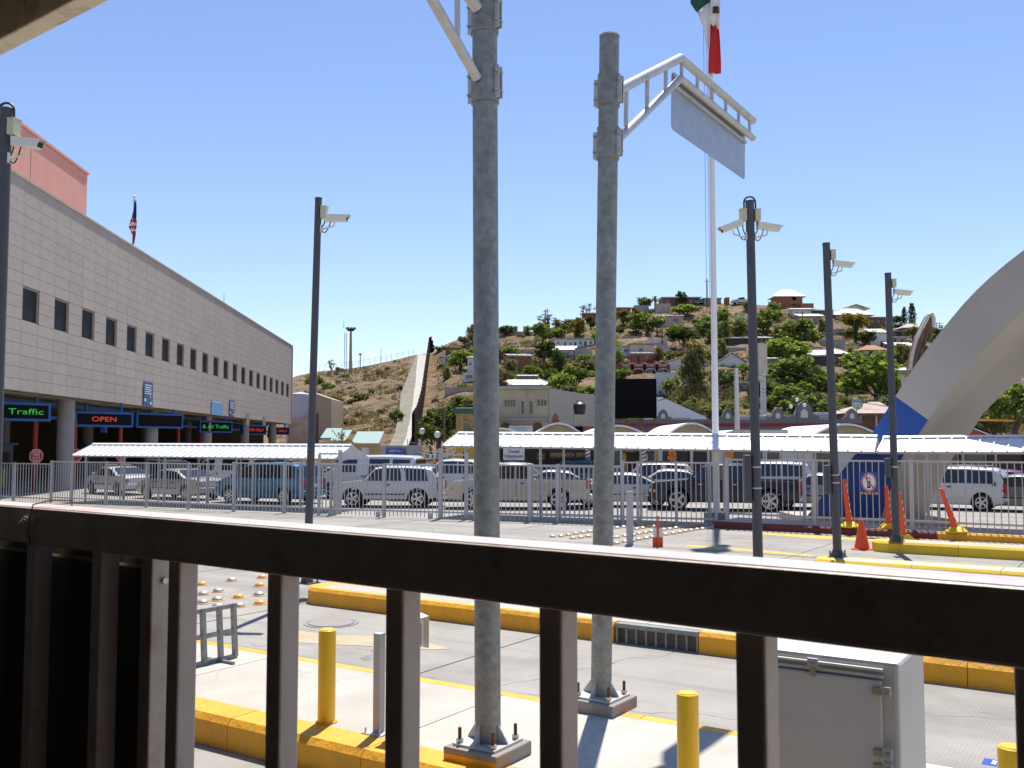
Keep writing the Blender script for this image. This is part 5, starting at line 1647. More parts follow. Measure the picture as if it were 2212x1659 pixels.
HT = 'trees on the hillside'
TREES = [
 (1094, 728, 30, 24, 'round', 'd', 'dark tree below the left end of the battlement wall'),
 (1124, 732, 16, 14, 'shrub', 'o', 'low olive bush in front of the battlement wall'),
 (1140, 728, 14, 20, 'tall', 'g', 'slim green tree in front of the battlement wall'),
 (1208, 735, 38, 25, 'round', 'b', 'bright green tree above the long white row house'),
 (1214, 722, 34, 28, 'round', 'o', 'olive tree behind the bright one above the white row house'),
 (1250, 727, 26, 34, 'tall', 'y', 'yellowish tree just left of the sign pole near the hilltop'),
 (1234, 712, 22, 20, 'round', 'g', 'small green tree below the red hilltop house'),
 (1276, 712, 20, 26, 'round', 'd', 'dark tree touching the left side of the sign pole near the hilltop'),
 (1268, 690, 32, 27, 'sparse', 's', 'pale airy tree on the skyline left of the sign pole'),
 (1178, 702, 40, 20, 'sparse', 's', 'bare silvery tree on the skyline beside two thin masts'),
 (1175, 782, 44, 38, 'round', 'd', 'dark round tree left of the white roofed shed'),
 (1105, 780, 32, 30, 'round', 'g', 'green tree right beside the thick pole at mid slope'),
 (1103, 806, 28, 24, 'tall', 'o', 'olive tree below it beside the thick pole'),
 (1098, 826, 22, 26, 'shrub', 'g', 'green bush low beside the thick pole above the cream building'),
 (1206, 818, 34, 54, 'tall', 'd', 'tall dark tree in the middle of the gully between the two poles'),
 (1182, 836, 34, 36, 'round', 'd', 'dark dense tree above the cream building roof corner'),
 (1200, 842, 30, 32, 'round', 'b', 'vivid green tree above the cream building roof'),
 (1240, 842, 56, 46, 'round', 'g', 'broad green tree behind the utility pole above the cream building'),
 (1262, 816, 42, 36, 'round', 'o', 'olive tree left of the sign pole at mid slope'),
 (1258, 780, 36, 20, 'shrub', 'g', 'green bush below the long white row house'),
 (1090, 838, 20, 22, 'shrub', 'd', 'dark bush at the left end of the tin shed roofs'),
 (1262, 852, 44, 22, 'shrub', 'b', 'bright bush behind the water tank above the cream building'),
 (1148, 800, 16, 14, 'shrub', 'y', 'dry yellow bush on the litter slope'),
 (1134, 836, 18, 16, 'shrub', 'y', 'dry yellow bush just above the tin shed roofs'),
 (1395, 672, 30, 28, 'round', 'g', 'green tree left of the palm on the hilltop'),
 (1474, 659, 21, 26, 'round', 'd', 'dark round tree in front of the long hilltop house'),
 (1478, 686, 48, 27, 'round', 'b', 'bright spreading tree below the long hilltop house'),
 (1398, 726, 62, 46, 'round', 'g', 'wide green tree between the pink shed and the sign pole'),
 (1347, 702, 36, 28, 'round', 'o', 'olive tree right of the sign pole near the red hilltop house'),
 (1373, 696, 26, 26, 'tall', 'o', 'narrow olive tree left of the stucco retaining wall'),
 (1337, 718, 20, 16, 'shrub', 'd', 'dark bush against the right side of the sign pole'),
 (1459, 718, 32, 20, 'shrub', 'b', 'bright bush below the pink shed'),
 (1478, 752, 62, 42, 'round', 'd', 'big dark tree left of the flagpole at mid slope'),
 (1519, 730, 42, 32, 'round', 'g', 'green tree touching the left side of the flagpole'),
 (1562, 700, 24, 24, 'round', 'g', 'small green tree just right of the flagpole near the top'),
 (1566, 746, 32, 42, 'tall', 'g', 'tall green tree just right of the flagpole'),
 (1592, 738, 48, 46, 'round', 'o', 'olive round tree between the flagpole and the double camera pole'),
 (1658, 720, 56, 48, 'round', 'g', 'green tree right of the double camera pole near the top'),
 (1452, 770, 32, 16, 'shrub', 'y', 'yellow blooming bush above the yellow gabled house'),
 (1447, 787, 22, 24, 'tall', 'g', 'narrow green tree left of the yellow gabled house'),
 (1423, 780, 20, 26, 'tall', 'o', 'slim tree right of the brick house above the arcade'),
 (1522, 792, 28, 30, 'round', 'y', 'yellow-green tree left of the flagpole beside the gabled house'),
 (1560, 794, 28, 52, 'tall', 'o', 'tall olive tree right of the flagpole at mid slope'),
 (1500, 892, 92, 118, 'conifer', 'o', 'large feathery pine in front of the hill, left of the flagpole'),
 (1447, 862, 38, 42, 'round', 'g', 'green tree in front of the pale block left of the pine'),
 (1567, 856, 40, 54, 'round', 'g', 'green tree right of the flagpole above the grey parapet'),
 (1567, 896, 44, 34, 'shrub', 'd', 'dark bush right of the flagpole just above the grey parapet'),
 (1606, 818, 26, 30, 'round', 'b', 'bright tree left of the billboard post'),
 (1337, 806, 22, 44, 'tall', 'b', 'bright narrow tree between the sign pole and the arcade house'),
 (1724, 756, 78, 56, 'round', 'g', 'broad green tree right of the pale billboard'),
 (1700, 794, 80, 60, 'round', 'b', 'large bright tree behind the pale billboard'),
 (1716, 866, 120, 84, 'round', 'g', 'largest green tree low on the slope right of the billboard post'),
 (1697, 894, 84, 58, 'round', 'b', 'bright leafy tree just above the ornate grey parapet'),
 (1850, 722, 54, 42, 'round', 'y', 'pale yellow-green tree below the stepped white roof'),
 (1868, 746, 38, 28, 'round', 'd', 'dark tree left of the white house at right'),
 (1776, 720, 18, 26, 'tall', 'o', 'slim olive tree left of the second camera pole from the right'),
 (1826, 724, 32, 20, 'shrub', 'o', 'olive bush right of the second camera pole near the top'),
 (1932, 702, 28, 18, 'round', 'd', 'dark tree just right of the rightmost camera pole on the skyline'),
 (1950, 710, 42, 16, 'shrub', 'g', 'green bush below the two cypresses'),
 (1972, 736, 28, 28, 'round', 'o', 'olive tree beside the pink house'),
 (1942, 804, 48, 58, 'round', 'o', 'rounded olive tree right of the rightmost camera pole'),
 (1896, 876, 116, 106, 'round', 'b', 'very large bright tree behind the rightmost camera pole'),
 (1842, 830, 40, 30, 'round', 'd', 'dark tree between the two right camera poles'),
 (2022, 740, 44, 30, 'round', 'd', 'dark tree on the skyline right of the winged sculpture'),
 (2040, 726, 28, 18, 'sparse', 's', 'airy tree on the skyline touching the arch'),
 (1815, 908, 18, 16, 'shrub', 'b', 'small bright bush beside the brown hut'),
 (1770, 838, 30, 24, 'sparse', 'r', 'leafless brown tree right of the large green tree'),
 (1770, 906, 34, 20, 'shrub', 'g', 'green bush below the rocky cut at right'),
 (1800, 800, 26, 18, 'shrub', 'd', 'dark bush behind the second camera pole from the right'),
 (1640, 868, 40, 38, 'round', 'd', 'dark tree behind the double camera pole low on the slope'),
 (1620, 890, 30, 26, 'shrub', 'g', 'green bush left of the double camera pole just above the parapet'),
 (1640, 776, 34, 26, 'round', 'd', 'dark tree right behind the double camera pole'),
 (1682, 740, 30, 30, 'tall', 'o', 'olive tree above the pale billboard'),
 (995, 800, 62, 40, 'round', 'b', 'bright green tree beside the white cabin left of the thick pole'),
 (1003, 746, 24, 18, 'round', 'o', 'olive tree on the skyline left of the thick pole'),
 (1020, 740, 24, 32, 'tall', 'o', 'taller olive tree on the skyline touching the thick pole'),
 (955, 755, 28, 10, 'shrub', 's', 'silvery bush on the skyline right of the border wall'),
 (966, 824, 18, 24, 'tall', 'g', 'slim green tree below the white cabin'),
 (988, 892, 28, 30, 'round', 'o', 'olive tree left of the thick pole above the green-trimmed building'),
 (970, 852, 14, 12, 'shrub', 'y', 'dry yellow bush on the slope right of the border wall'),
 (1000, 840, 20, 16, 'shrub', 'g', 'green bush below the small white house'),
 (940, 868, 12, 10, 'shrub', 'o', 'olive tuft close to the border wall at mid height'),
]
for (px, py, w, h, kd, lf, lab) in TREES:
    tree(px, py, w, h, kd, lf, lab, group=HT)
tree(1954, 697, 13, 30, 'cypress', 'd', 'shorter left one of two dark cypresses on the skyline')
tree(1970, 697, 17, 37, 'cypress', 'd', 'taller right one of two dark cypresses on the skyline')
tree(1848, 740, 8, 38, 'cypress', 'd', 'small dark cypress below the pale yellow-green tree')
palm(1415, 668, 30, 34, 'spiky palm on the hilltop above the stucco wall')
palm(1838, 792, 40, 50, 'shaggy palm between the two right camera poles')
for (px, py, w, h, lf) in [(709, 840, 24, 16, 'g'), (694, 830, 16, 22, 'g'), (665, 832, 16, 20, 'g'), (747, 814, 14, 10, 'g'), (716, 876, 40, 28, 'o'), (756, 872, 38, 16, 'o'), (785, 866, 38, 20, 'o'), (821, 808, 14, 11, 'o'), (816, 828, 18, 11, 'g'), (838, 798, 12, 8, 'o'), (801, 848, 14, 10, 'g'), (845, 870, 16, 9, 'd'), (863, 844, 9, 14, 'd'), (880, 822, 8, 7, 'd'), (776, 898, 16, 10, 'o'), (760, 840, 14, 8, 'o'), (734, 850, 12, 8, 'o'), (822, 890, 14, 9, 'o'), (872, 860, 9, 9, 'd'), (730, 826, 10, 8, 'o'), (790, 812, 9, 6, 'o'), (700, 905, 20, 12, 'o'), (745, 915, 16, 10, 'o')]:
    tree(px, py, w, h, 'shrub', lf, 'small scrub bush on the bare slope left of the border wall', group='scrub bushes on the bare slope')
tree(716, 800, 20, 18, 'sparse', 's', 'pale bare tree on the skyline left of the floodlight mast')
tree(734, 799, 14, 8, 'shrub', 's', 'silvery skyline bush beside the pale bare tree')
tree(857, 918, 26, 30, 'round', 'g', 'lone green tree at the foot of the bare slope beside the concrete strip')

# loose scrub and stones that nobody could count
def scatter(name, lab, cat_, cnt, box, maker, mt):
    R = random.Random(77)
    vs, fs = [], []
    for _ in range(cnt):
        px = R.uniform(box[0], box[1])
        ry = interp(RIDGE, px)
        py = R.uniform(ry + 4, BASEY)
        if 868 < px < 945 and py > 760 and abs(px - (925 - (py - 765) * 0.165)) < 34:
            continue
        p = hill(px, py)
        maker(R, p, vs, fs)
    me = bpy.data.meshes.new(name)
    me.from_pydata([tuple(v) for v in vs], [], fs)
    me.materials.append(mt)
    o = bpy.data.objects.new(name, me)
    COL.objects.link(o)
    return tag(o, lab, cat_, kind='stuff')
def tuft(R, p, vs, fs):
    s = R.uniform(0.25, 0.8)
    for _ in range(9):
        d = Vector((R.gauss(0, .55), R.gauss(0, .55), R.uniform(.4, 1.1))) * s
        a = R.random() * 6.28
        w = Vector((math.cos(a), math.sin(a), 0)) * s * 0.22
        q = p + Vector((R.gauss(0, s * .5), R.gauss(0, s * .5), -0.1))
        b = len(vs)
        vs += [q - w, q + w, q + d]
        fs.append((b, b + 1, b + 2))
def stone(R, p, vs, fs):
    s = R.uniform(0.12, 0.45)
    q = p + Vector((0, 0, s * .3))
    b = len(vs)
    vs += [q + Vector((s * R.uniform(.5, 1), 0, -s * .5)), q + Vector((0, s * R.uniform(.5, 1), -s * .5)), q + Vector((-s * R.uniform(.5, 1), 0, -s * .5)), q + Vector((0, -s * R.uniform(.5, 1), -s * .5)), q + Vector((R.uniform(-.3, .3) * s, 0, s * R.uniform(.4, .9)))]
    fs += [(b, b + 1, b + 4), (b + 1, b + 2, b + 4), (b + 2, b + 3, b + 4), (b + 3, b, b + 4)]
scatter('scrub', 'dry scrub and weeds covering the hillside', 'scrub', 6500, (640, 2250), tuft, leafmat('dry scrub', (0.075, 0.07, 0.025), (0.26, 0.21, 0.10), 0.3))
scatter('loose_stones', 'pale loose stones scattered over the hillside', 'stones', 5200, (640, 2250), stone, mat('loose stone', (0.36, 0.29, 0.21), rough=0.9, var=0.5, scale=0.4))

# ------------------------------------------------------------------ border wall and its concrete strip
m_strip = mat('strip concrete', (0.43, 0.41, 0.365), rough=0.85, var=0.1, scale=0.6, bump=0.1)
path_l = [(866, 968), (879, 935), (888, 890), (894, 850), (899, 800), (903, 766)]
path_r = [(884, 968), (896, 935), (905, 890), (911, 850), (917, 800), (921, 766)]
wall_b = [(889, 970), (900, 935), (909, 893), (915, 850), (921, 800), (926, 762)]
wall_t = [(893, 944), (909, 900), (917, 858), (921, 815), (924, 776), (927, 730)]
def wallD(py):
    sx = interp([(765, 912), (800, 908), (850, 902), (890, 896), (935, 887), (970, 875)], py)
    return hill_D(sx, py) if py < BASEY else hill_D(sx, BASEY) - (py - BASEY) * 0.9
t = thing('patrol_strip', 'pale concrete strip climbing the hill beside the border wall', 'strip')
prev = None
cells = []
for i in range(len(path_l) - 1):
    for j in range(9):
        k0, k1 = j / 9, (j + 1) / 9
        q = []
        for tab, k in ((path_l, k0), (path_r, k0), (path_r, k1), (path_l, k1)):
            x = tab[i][0] + (tab[i + 1][0] - tab[i][0]) * k
            y = tab[i][1] + (tab[i + 1][1] - tab[i][1]) * k
            q.append(at(x, y, wallD(y) - 2.5))
        cells.append(q)
t.location = cells[0][0]
for q in cells:
    c = sum(q, Vector()) / 4
    q = [c + (p - c) * 0.985 for p in q]
    MB().prism([p - Z * 1.2 for p in q], Z * 1.2 + Z * 0.0).build('concrete_slab', m_strip, parent=t)
t = thing('border_wall', 'dark rusty steel border wall running straight up the hill', 'wall', at(891, 970, 112))
m_bw = mat('rusty wall steel', (0.026, 0.013, 0.009), rough=0.95, var=0.35, scale=0.7, spec=0.05)
for i in range(len(wall_b) - 1):
    for j in range(8):
        k0, k1 = j / 8, (j + 1) / 8 - 0.003
        def pt(tab, k, yref):
            x = tab[i][0] + (tab[i + 1][0] - tab[i][0]) * k
            y = tab[i][1] + (tab[i + 1][1] - tab[i][1]) * k
            yb = wall_b[i][1] + (wall_b[i + 1][1] - wall_b[i][1]) * k
            return at(x, y, wallD(yb) - 3.0)
        a, b, c, d = pt(wall_b, k0, 0), pt(wall_b, k1, 0), pt(wall_t, k1, 0), pt(wall_t, k0, 0)
        zt = 5.2
        a2, b2 = a - Z * 1.0, b - Z * 1.0
        step = 0.12 * ((i * 8 + j) % 2)
        MB().prism([a2, b2, Vector((b.x, b.y, max(c.z, b.z + 3.5) + step)), Vector((a.x, a.y, max(d.z, a.z + 3.5) + step))], Vector((0.3, 0, 0))).build('steel_panel', m_bw, parent=t)
for (x, y0, y1) in ((928, 727, 770), (931, 735, 770), (934, 745, 768)):
    D_ = 240
    a = at(x, y1, D_)
    MB().obox(a - Z, Vector((0.5, 0, 0)), Vector((0, 0.5, 0)), Z * (at(x, y0, D_).z - a.z + 1)).build('steel_panel', m_bw, parent=t)
# grey gravel margin left of the strip
m_grav = mat('grey gravel', (0.21, 0.19, 0.15), rough=0.95, var=0.3, scale=0.6, bump=0.4, bscale=3)
lft = [(838, 968), (853, 935), (862, 890), (866, 850), (884, 805), (899, 768)]
vs = []
for (a, b), (c, d) in zip(lft, path_l):
    vs += [at(a, b, wallD(b) - 1.2), at(c + 1, d, wallD(d) - 1.8)]
structure(MB().add(vs, [(2 * i, 2 * i + 1, 2 * i + 3, 2 * i + 2) for i in range(5)]).build('gravel_margin', m_grav))
# floodlight mast and smaller masts on the left skyline
p = hill(757, 800)
t = thing('floodlight_mast', 'tall floodlight mast with a ring platform on the bare skyline', 'mast', p)
k = m_per_px(p.y)
MB().cyl(p - Z, p + Z * 92 * k, 0.42, 0.26, n=14).build('mast', mat('mast tan', (0.40, 0.30, 0.25), rough=0.7), parent=t, smooth=True)
for a in range(2):
    MB().cyl(p + Vector((-1.5 + a * 0.5, 0, -1)), p + Vector((-1.5 + a * 0.5, 0, 80 * k)), 0.06, n=6).build('ladder_rail', m_galv, parent=t)
for j in range(26):
    z = 1 + j * 80 * k / 27
    MB().bar(p + Vector((-1.5, 0, z)), p + Vector((-1.0, 0, z)), 0.05).build('ladder_rung', m_galv, parent=t)
tp = p + Z * 86 * k
pf = MB().cyl(tp, tp + Z * 0.35, 0.8, 1.0, n=14).build('platform', m_bw, parent=t)
for j in range(10):
    a = 6.28 * j / 10
    q = tp + Vector((1.05 * math.cos(a), 1.05 * math.sin(a), 0.35))
    MB().box(q + Z * 0.25, (0.35, 0.3, 0.4), a).build('floodlight', m_galv, parent=pf)
MB().cyl(tp + Vector((-1.7, 0, 0.5)), tp + Vector((-1.7, 0, 2.4)), 0.05, n=6).build('rod', m_galv, parent=pf)
for (px, h, lab) in ((778, 30, 'short floodlight pole right of the tall mast on the skyline'), (823, 28, 'thin rod on the skyline left of the border wall')):
    p = hill(px, 795 - (px - 778) * 0.25)
    t = thing('skyline_pole', lab, 'pole', p)
    MB().cyl(p - Z, p + Z * h * m_per_px(p.y), 0.12 if px < 800 else 0.06, n=8).build('shaft', m_galv, parent=t)
    MB().box(p + Z * h * m_per_px(p.y), (0.7 if px < 800 else 0.15, 0.3, 0.4)).build('lamp_head', m_galv, parent=t)
# mesh fence following the left skyline
t = thing('ridge_fence', 'long thin mesh fence along the skyline of the bare slope', 'fence', hill(800, 790))
xs = list(range(690, 905, 12))
pr = [hill(x, interp(RIDGE, x)) + Z * 0.2 for x in xs]
for a, b in zip(pr, pr[1:]):
    MB().bar(a + Z * 1.1, b + Z * 1.1, 0.04).build('rail', m_galv, parent=t)
    MB().bar(a + Z * 0.5, b + Z * 0.5, 0.03).build('rail', m_galv, parent=t)
for a in pr:
    MB().bar(a - Z * 0.5, a + Z * 1.3, 0.06).build('post', m_galv, parent=t)

def tuft2(R, p, vs, fs):
    if noise.noise(Vector((p.x, p.y, 1)) * 0.06) < -0.05 or p.x < -14: return
    tuft(R, p, vs, fs); tuft(R, p + Vector((0.5, 0.3, 0.2)), vs, fs)
scatter('green_scrub', 'low green weeds and grass tufts between the hillside trees', 'scrub', 4000, (960, 2250), tuft2, leafmat('green scrub', (0.06, 0.085, 0.025), (0.17, 0.20, 0.08), 0.4))
# ================================================================== houses on the hill
HM = {
 'white': mat('house white', (0.66, 0.65, 0.62), rough=0.8, var=0.10, scale=0.7, dirt=(0.42, 0.38, 0.33), dirt_amt=0.6, dirt_scale=0.9),
 'cream': mat('house cream', (0.58, 0.52, 0.40), rough=0.8, var=0.08, scale=0.7, dirt=(0.4, 0.34, 0.26), dirt_amt=0.5, dirt_scale=0.9),
 'grey': mat('house grey', (0.33, 0.32, 0.31), rough=0.85, var=0.15, scale=0.7, dirt=(0.2, 0.18, 0.16), dirt_amt=0.5),
 'brick': mat('house brick', (0.30, 0.115, 0.070), rough=0.9, var=0.22, scale=1.6),
 'red': mat('house red', (0.27, 0.05, 0.04), rough=0.8, var=0.15),
 'brown': mat('house brown', (0.17, 0.095, 0.06), rough=0.9, var=0.25),
 'pink': mat('house pink', (0.56, 0.33, 0.33), rough=0.8, var=0.1),
 'stone': mat('stucco stone', (0.46, 0.37, 0.31), rough=0.95, var=0.25, scale=0.9, bump=0.5, bscale=3),
 'dark': mat('house dark', (0.07, 0.06, 0.06), rough=0.9, var=0.2),
 'tile': mat('clay tile', (0.40, 0.19, 0.10), rough=0.85, var=0.25, scale=2),
 'tin': mat('white tin roof', (0.70, 0.68, 0.64), rough=0.6, var=0.12, scale=0.6, dirt=(0.4, 0.34, 0.28), dirt_amt=0.6),
 'tin2': mat('grey tin roof', (0.34, 0.33, 0.33), rough=0.6, var=0.15),
 'yel': mat('house ochre', (0.52, 0.36, 0.12), rough=0.8, var=0.12),
 'teal': mat('teal roof', (0.22, 0.33, 0.31), rough=0.6, var=0.12),
}
HOUSES = [(1339, 1446, 782, 816, 'red house with arches')]
def rect(mb, o, r, z, w, h, th, fwd):
    mb.obox(o + r * 0, r * w, fwd * th, z * h)
    return mb
def house(x0, x1, yt, yb, wall, roof, label, D=None, depth=None, wins=(), doors=(), yaw=0.0, rtype='flat', rh=0.0, over=0.25, name='hillside_house', sink=2.0, cat='house', roof_tilt=0.0, group='houses on the hillside', arches=()):
    """front face spans pixels x0..x1, yt (eaves) to yb (foot); wins/doors in fractions of the front (x, z, w, h)"""
    xc = (x0 + x1) / 2
    d = hill_D(xc, yb) if D is None else D
    k = m_per_px(d)
    c = at(xc, yb, d)
    w, h = (x1 - x0) * k, (yb - yt) * k
    dep = depth or max(3.5, min(8.0, w * 0.7))
    r = Vector((math.cos(yaw), math.sin(yaw), 0))
    b = Vector((-math.sin(yaw), math.cos(yaw), 0))
    t = thing(name, label, cat, c, group)
    HOUSES.append((x0, x1, yt, yb, label))
    o = c - r * w / 2
    th = 0.25
    # front wall left open at doors and windows; other walls solid
    ops = sorted([(x, z, ww, hh) for (x, z, ww, hh) in list(wins) + [(x, 0.0, ww, hh) for (x, ww, hh) in doors]])
    mb = MB()
    xs = 0.0
    for (x, z, ww, hh) in ops:
        if x > xs + 1e-4:
            mb.obox(o + r * (xs * w) - Z * sink, r * ((x - xs) * w), b * th, Z * (h + sink))
        mb.obox(o + r * (x * w) - Z * sink, r * (ww * w), b * th, Z * (z * h + sink))
        mb.obox(o + r * (x * w) + Z * ((z + hh) * h), r * (ww * w), b * th, Z * ((1 - z - hh) * h))
        xs = x + ww
    if xs < 1 - 1e-4:
        mb.obox(o + r * (xs * w) - Z * sink, r * ((1 - xs) * w), b * th, Z * (h + sink))
    for xx in (0.0, w - th):
        mb.obox(o + r * xx + b * th - Z * sink, r * th, b * (dep - 2 * th), Z * (h + sink))
    mb.obox(o + b * (dep - th) - Z * sink, r * w, b * th, Z * (h + sink))
    mb.build('wall', HM[wall], parent=t)
    for (x, z, ww, hh) in wins:
        f = MB()
        q = o + r * (x * w) + Z * (z * h) + b * 0.06
        W_, H_ = ww * w, hh * h
        e = min(0.08, W_ * 0.12)
        f.obox(q, r * W_, b * 0.08, Z * e); f.obox(q + Z * (H_ - e), r * W_, b * 0.08, Z * e)
        f.obox(q + Z * e, r * e, b * 0.08, Z * (H_ - 2 * e)); f.obox(q + r * (W_ - e) + Z * e, r * e, b * 0.08, Z * (H_ - 2 * e))
        f.obox(q + r * (W_ / 2 - e / 2) + Z * e, r * e, b * 0.07, Z * (H_ - 2 * e))
        wo_ = f.build('window', m_fence, parent=t)
        MB().obox(q + b * 0.05 + r * e * 0.5 + Z * e * 0.5, r * (W_ - e), b * 0.02, Z * (H_ - e)).build('pane', m_glass, parent=wo_)
        MB().obox(q - b * 0.14 - r * 0.08 - Z * 0.1, r * (W_ + 0.16), b * 0.2, Z * 0.1).build('sill', HM[wall], parent=wo_)
    for (x, ww, hh) in doors:
        q = o + r * (x * w) + b * 0.10
        dd = MB().obox(q, r * (ww * w), b * 0.06, Z * (hh * h)).build('door', HM['dark'], parent=t)
    for (x, z, ww, hh) in arches:
        pass
    rm = HM[roof]
    p0, p1, p2, p3 = o - r * over - b * over, o + r * (w + over) - b * over, o + r * (w + over) + b * (dep + over), o - r * over + b * (dep + over)
    up = Z * (h + 0.003)
    if rtype == 'flat':
        MB().obox(p0 + up, r * (w + 2 * over), b * (dep + 2 * over), Z * 0.22).build('roof', rm, parent=t)
    elif rtype == 'parapet':
        MB().obox(o + r * th + b * th + Z * (h - 0.3), r * (w - 2 * th), b * (dep - 2 * th), Z * 0.15).build('roof', rm, parent=t)
        MB().obox(o - r * 0.06 - b * 0.06 + up, r * (w + 0.12), b * (th + 0.1), Z * 0.12).build('coping', HM[wall], parent=t)
    elif rtype == 'shed':
        n = max(3, int((w + 2 * over) / 0.95))
        st = r * ((w + 2 * over) / n)
        upv = b * (dep + 2 * over) + Z * rh
        rf = MB().obox(p0 + up, r * (w + 2 * over), upv, Z * 0.05).build('roof', rm, parent=t)
        for i in range(n + 1):
            MB().obox(p0 + up + st * i - r * 0.05 + Z * 0.051, r * 0.1, upv, Z * 0.05).build('sheet_seam', rm, parent=rf)
        MB().obox(p0 + b * 0.1 + Z * (h - 0.02) + up * 0, r * (w + 2 * over), b * 0.1, Z * -0.18).build('fascia', HM['tin2'], parent=t)
    elif rtype == 'gable':
        apex = Z * rh
        m0, m1 = (p0 + p1) / 2, (p2 + p3) / 2
        MB().prism([p0 + up, m0 + up + apex, m0 + up + apex + Z * 0.14, p0 + up + Z * 0.14], p3 - p0).build('roof', rm, parent=t)
        MB().prism([p1 + up, m0 + up + apex, m0 + up + apex + Z * 0.14, p1 + up + Z * 0.14], p3 - p0).build('roof', rm, parent=t)
        MB().prism([o + up, o + r * w + up, o + r * w / 2 + up + apex * 0.93], b * 0.2).build('gable', HM[wall], parent=t)
    elif rtype == 'hip':
        i_ = min(w, dep) * 0.42
        a0, a1 = o + r * i_ + b * dep / 2 + up + Z * rh, o + r * (w - i_) + b * dep / 2 + up + Z * rh
        e = [p0 + up, p1 + up, p2 + up, p3 + up]
        lo = [q - Z * 0.12 for q in e]
        vs = e + [a0, a1] + lo
        MB().add(vs, [(0, 1, 5, 4), (1, 2, 5), (2, 3, 4, 5), (3, 0, 4), (6, 7, 1, 0), (7, 8, 2, 1), (8, 9, 3, 2), (9, 6, 0, 3), (9, 8, 7, 6)]).build('roof', rm, parent=t)
    return t, o, r, b, w, h
W2 = ((0.12, 0.4, 0.2, 0.34), (0.62, 0.4, 0.2, 0.34))
house(1198, 1284, 733, 752, 'white', 'tin2', 'long white row house with several doors below the hilltop trees', wins=((0.06, .42, .06, .3), (0.38, .35, .06, .3), (0.62, .4, .07, .42), (.88, .42, .07, .4)), doors=((0.24, .045, .7), (.5, .045, .7), (.75, .055, .8)), yaw=0.06)
house(1196, 1243, 756, 772, 'white', 'tin', 'small white shed with a pale slanting roof below the row house', rtype='shed', rh=1.2, wins=((.55, .35, .2, .35),), yaw=-0.1)
house(1243, 1268, 752, 774, 'grey', 'tin2', 'bare grey block hut right of the pale roofed shed', rtype='parapet', wins=((.3, .4, .25, .3),))
house(1259, 1290, 677, 692, 'red', 'tin', 'dark red flat-roofed house on the skyline left of the sign pole', wins=((.2, .35, .14, .35), (.6, .35, .14, .35)))
house(1222, 1262, 690, 706, 'grey', 'tin2', 'grey hut with a pale roof on the skyline left of the red house', rtype='shed', rh=.6)
house(1332, 1363, 664, 684, 'red', 'tin', 'dark red house with white cap just right of the sign pole top slope', rtype='shed', rh=.5, wins=((.5, .4, .2, .3),))
house(1370, 1402, 660, 676, 'grey', 'tin2', 'grey block hut left of the hilltop palm', rtype='parapet')
house(1431, 1512, 643, 658, 'brown', 'tin', 'long low hilltop house with a white roof', over=.5, wins=((.08, .3, .1, .4), (.72, .3, .1, .4)), doors=((.34, .06, .75), (.55, .06, .75)))
house(1418, 1449, 656, 679, 'stone', 'stone', 'rough stucco retaining wall below the long hilltop house', rtype='parapet', depth=3, name='retaining_wall', cat='wall')
house(1414, 1474, 682, 706, 'pink', 'tin', 'pinkish shed house with a tilted pale roof', rtype='shed', rh=.8, wins=((.68, .45, .17, .32),), over=.4, yaw=-.05)
house(1521, 1558, 645, 657, 'grey', 'tin2', 'grey flat house on the skyline behind the flagpole', wins=W2)
house(1567, 1576, 643, 658, 'brick', 'brick', 'little brick tank tower on the skyline right of the flagpole', rtype='parapet', depth=2)
house(1401, 1442, 732, 746, 'white', 'tin', 'white broken wall and shed above the cream house', rtype='parapet', yaw=.1, wins=((.7, .3, .12, .4),))
house(1362, 1414, 744, 768, 'cream', 'tile', 'cream house with a brick-edged roof above the arcade house', wins=((.35, .35, .18, .35),), yaw=.08)
house(1330, 1362, 748, 768, 'white', 'tin', 'open white porch left of the cream house', rtype='shed', rh=.4, wins=((.1, .3, .32, .45), (.55, .3, .35, .45)), depth=4)
house(1366, 1418, 763, 782, 'brick', 'tin2', 'low red brick house behind the arcade roof', rtype='shed', rh=.5, wins=((.55, .35, .12, .4),), doors=((.2, .1, .7),))
house(1471, 1502, 753, 768, 'brick', 'tin2', 'small brick shack below the big dark tree', wins=((.3, .3, .2, .4),), doors=((.75, .14, .75),))
house(1446, 1528, 781, 800, 'white', 'tin', 'white house with a yellow gable left of the flagpole', rtype='gable', rh=1.1, wins=((.3, .3, .16, .4), (.55, .3, .16, .4)), over=.4)
house(1419, 1464, 806, 856, 'white', 'tin2', 'tall pale blank block behind the left edge of the pine', rtype='parapet', wins=((.25, .48, .16, .16), (.1, .1, .14, .14)))
house(1550, 1612, 784, 797, 'white', 'tin2', 'white gabled house between the flagpole and the double camera pole', rtype='gable', rh=1.9, wins=((.1, .3, .16, .5), (.5, .25, .14, .5), (.7, .25, .14, .5)))
house(1548, 1592, 801, 822, 'cream', 'tile', 'cream house with a low terrace right of the flagpole', rtype='flat', wins=((.2, .25, .2, .4),), over=.5)
house(1584, 1618, 828, 846, 'grey', 'tin', 'dim grey house with a pale roof edge left of the double camera pole', over=.4, wins=((.4, .35, .2, .35),), doors=((.1, .15, .7),))
house(1572, 1664, 730, 746, 'dark', 'tin', 'dark low house under a long white roof behind the double camera pole', rtype='shed', rh=1.0, over=.5, wins=((.75, .3, .08, .5), (.86, .3, .08, .5)))
house(1676, 1734, 640, 668, 'brick', 'tin', 'brick hilltop house with a hipped roof and open corner', rtype='hip', rh=2.2, over=.8, wins=((.6, .42, .16, .3),), doors=((.62, .14, .32),))
house(1730, 1758, 656, 670, 'brick', 'brick', 'brick terrace with open frame beside the hipped hilltop house', rtype='parapet', depth=4, wins=((.3, .3, .22, .4), (.66, .3, .22, .4)))
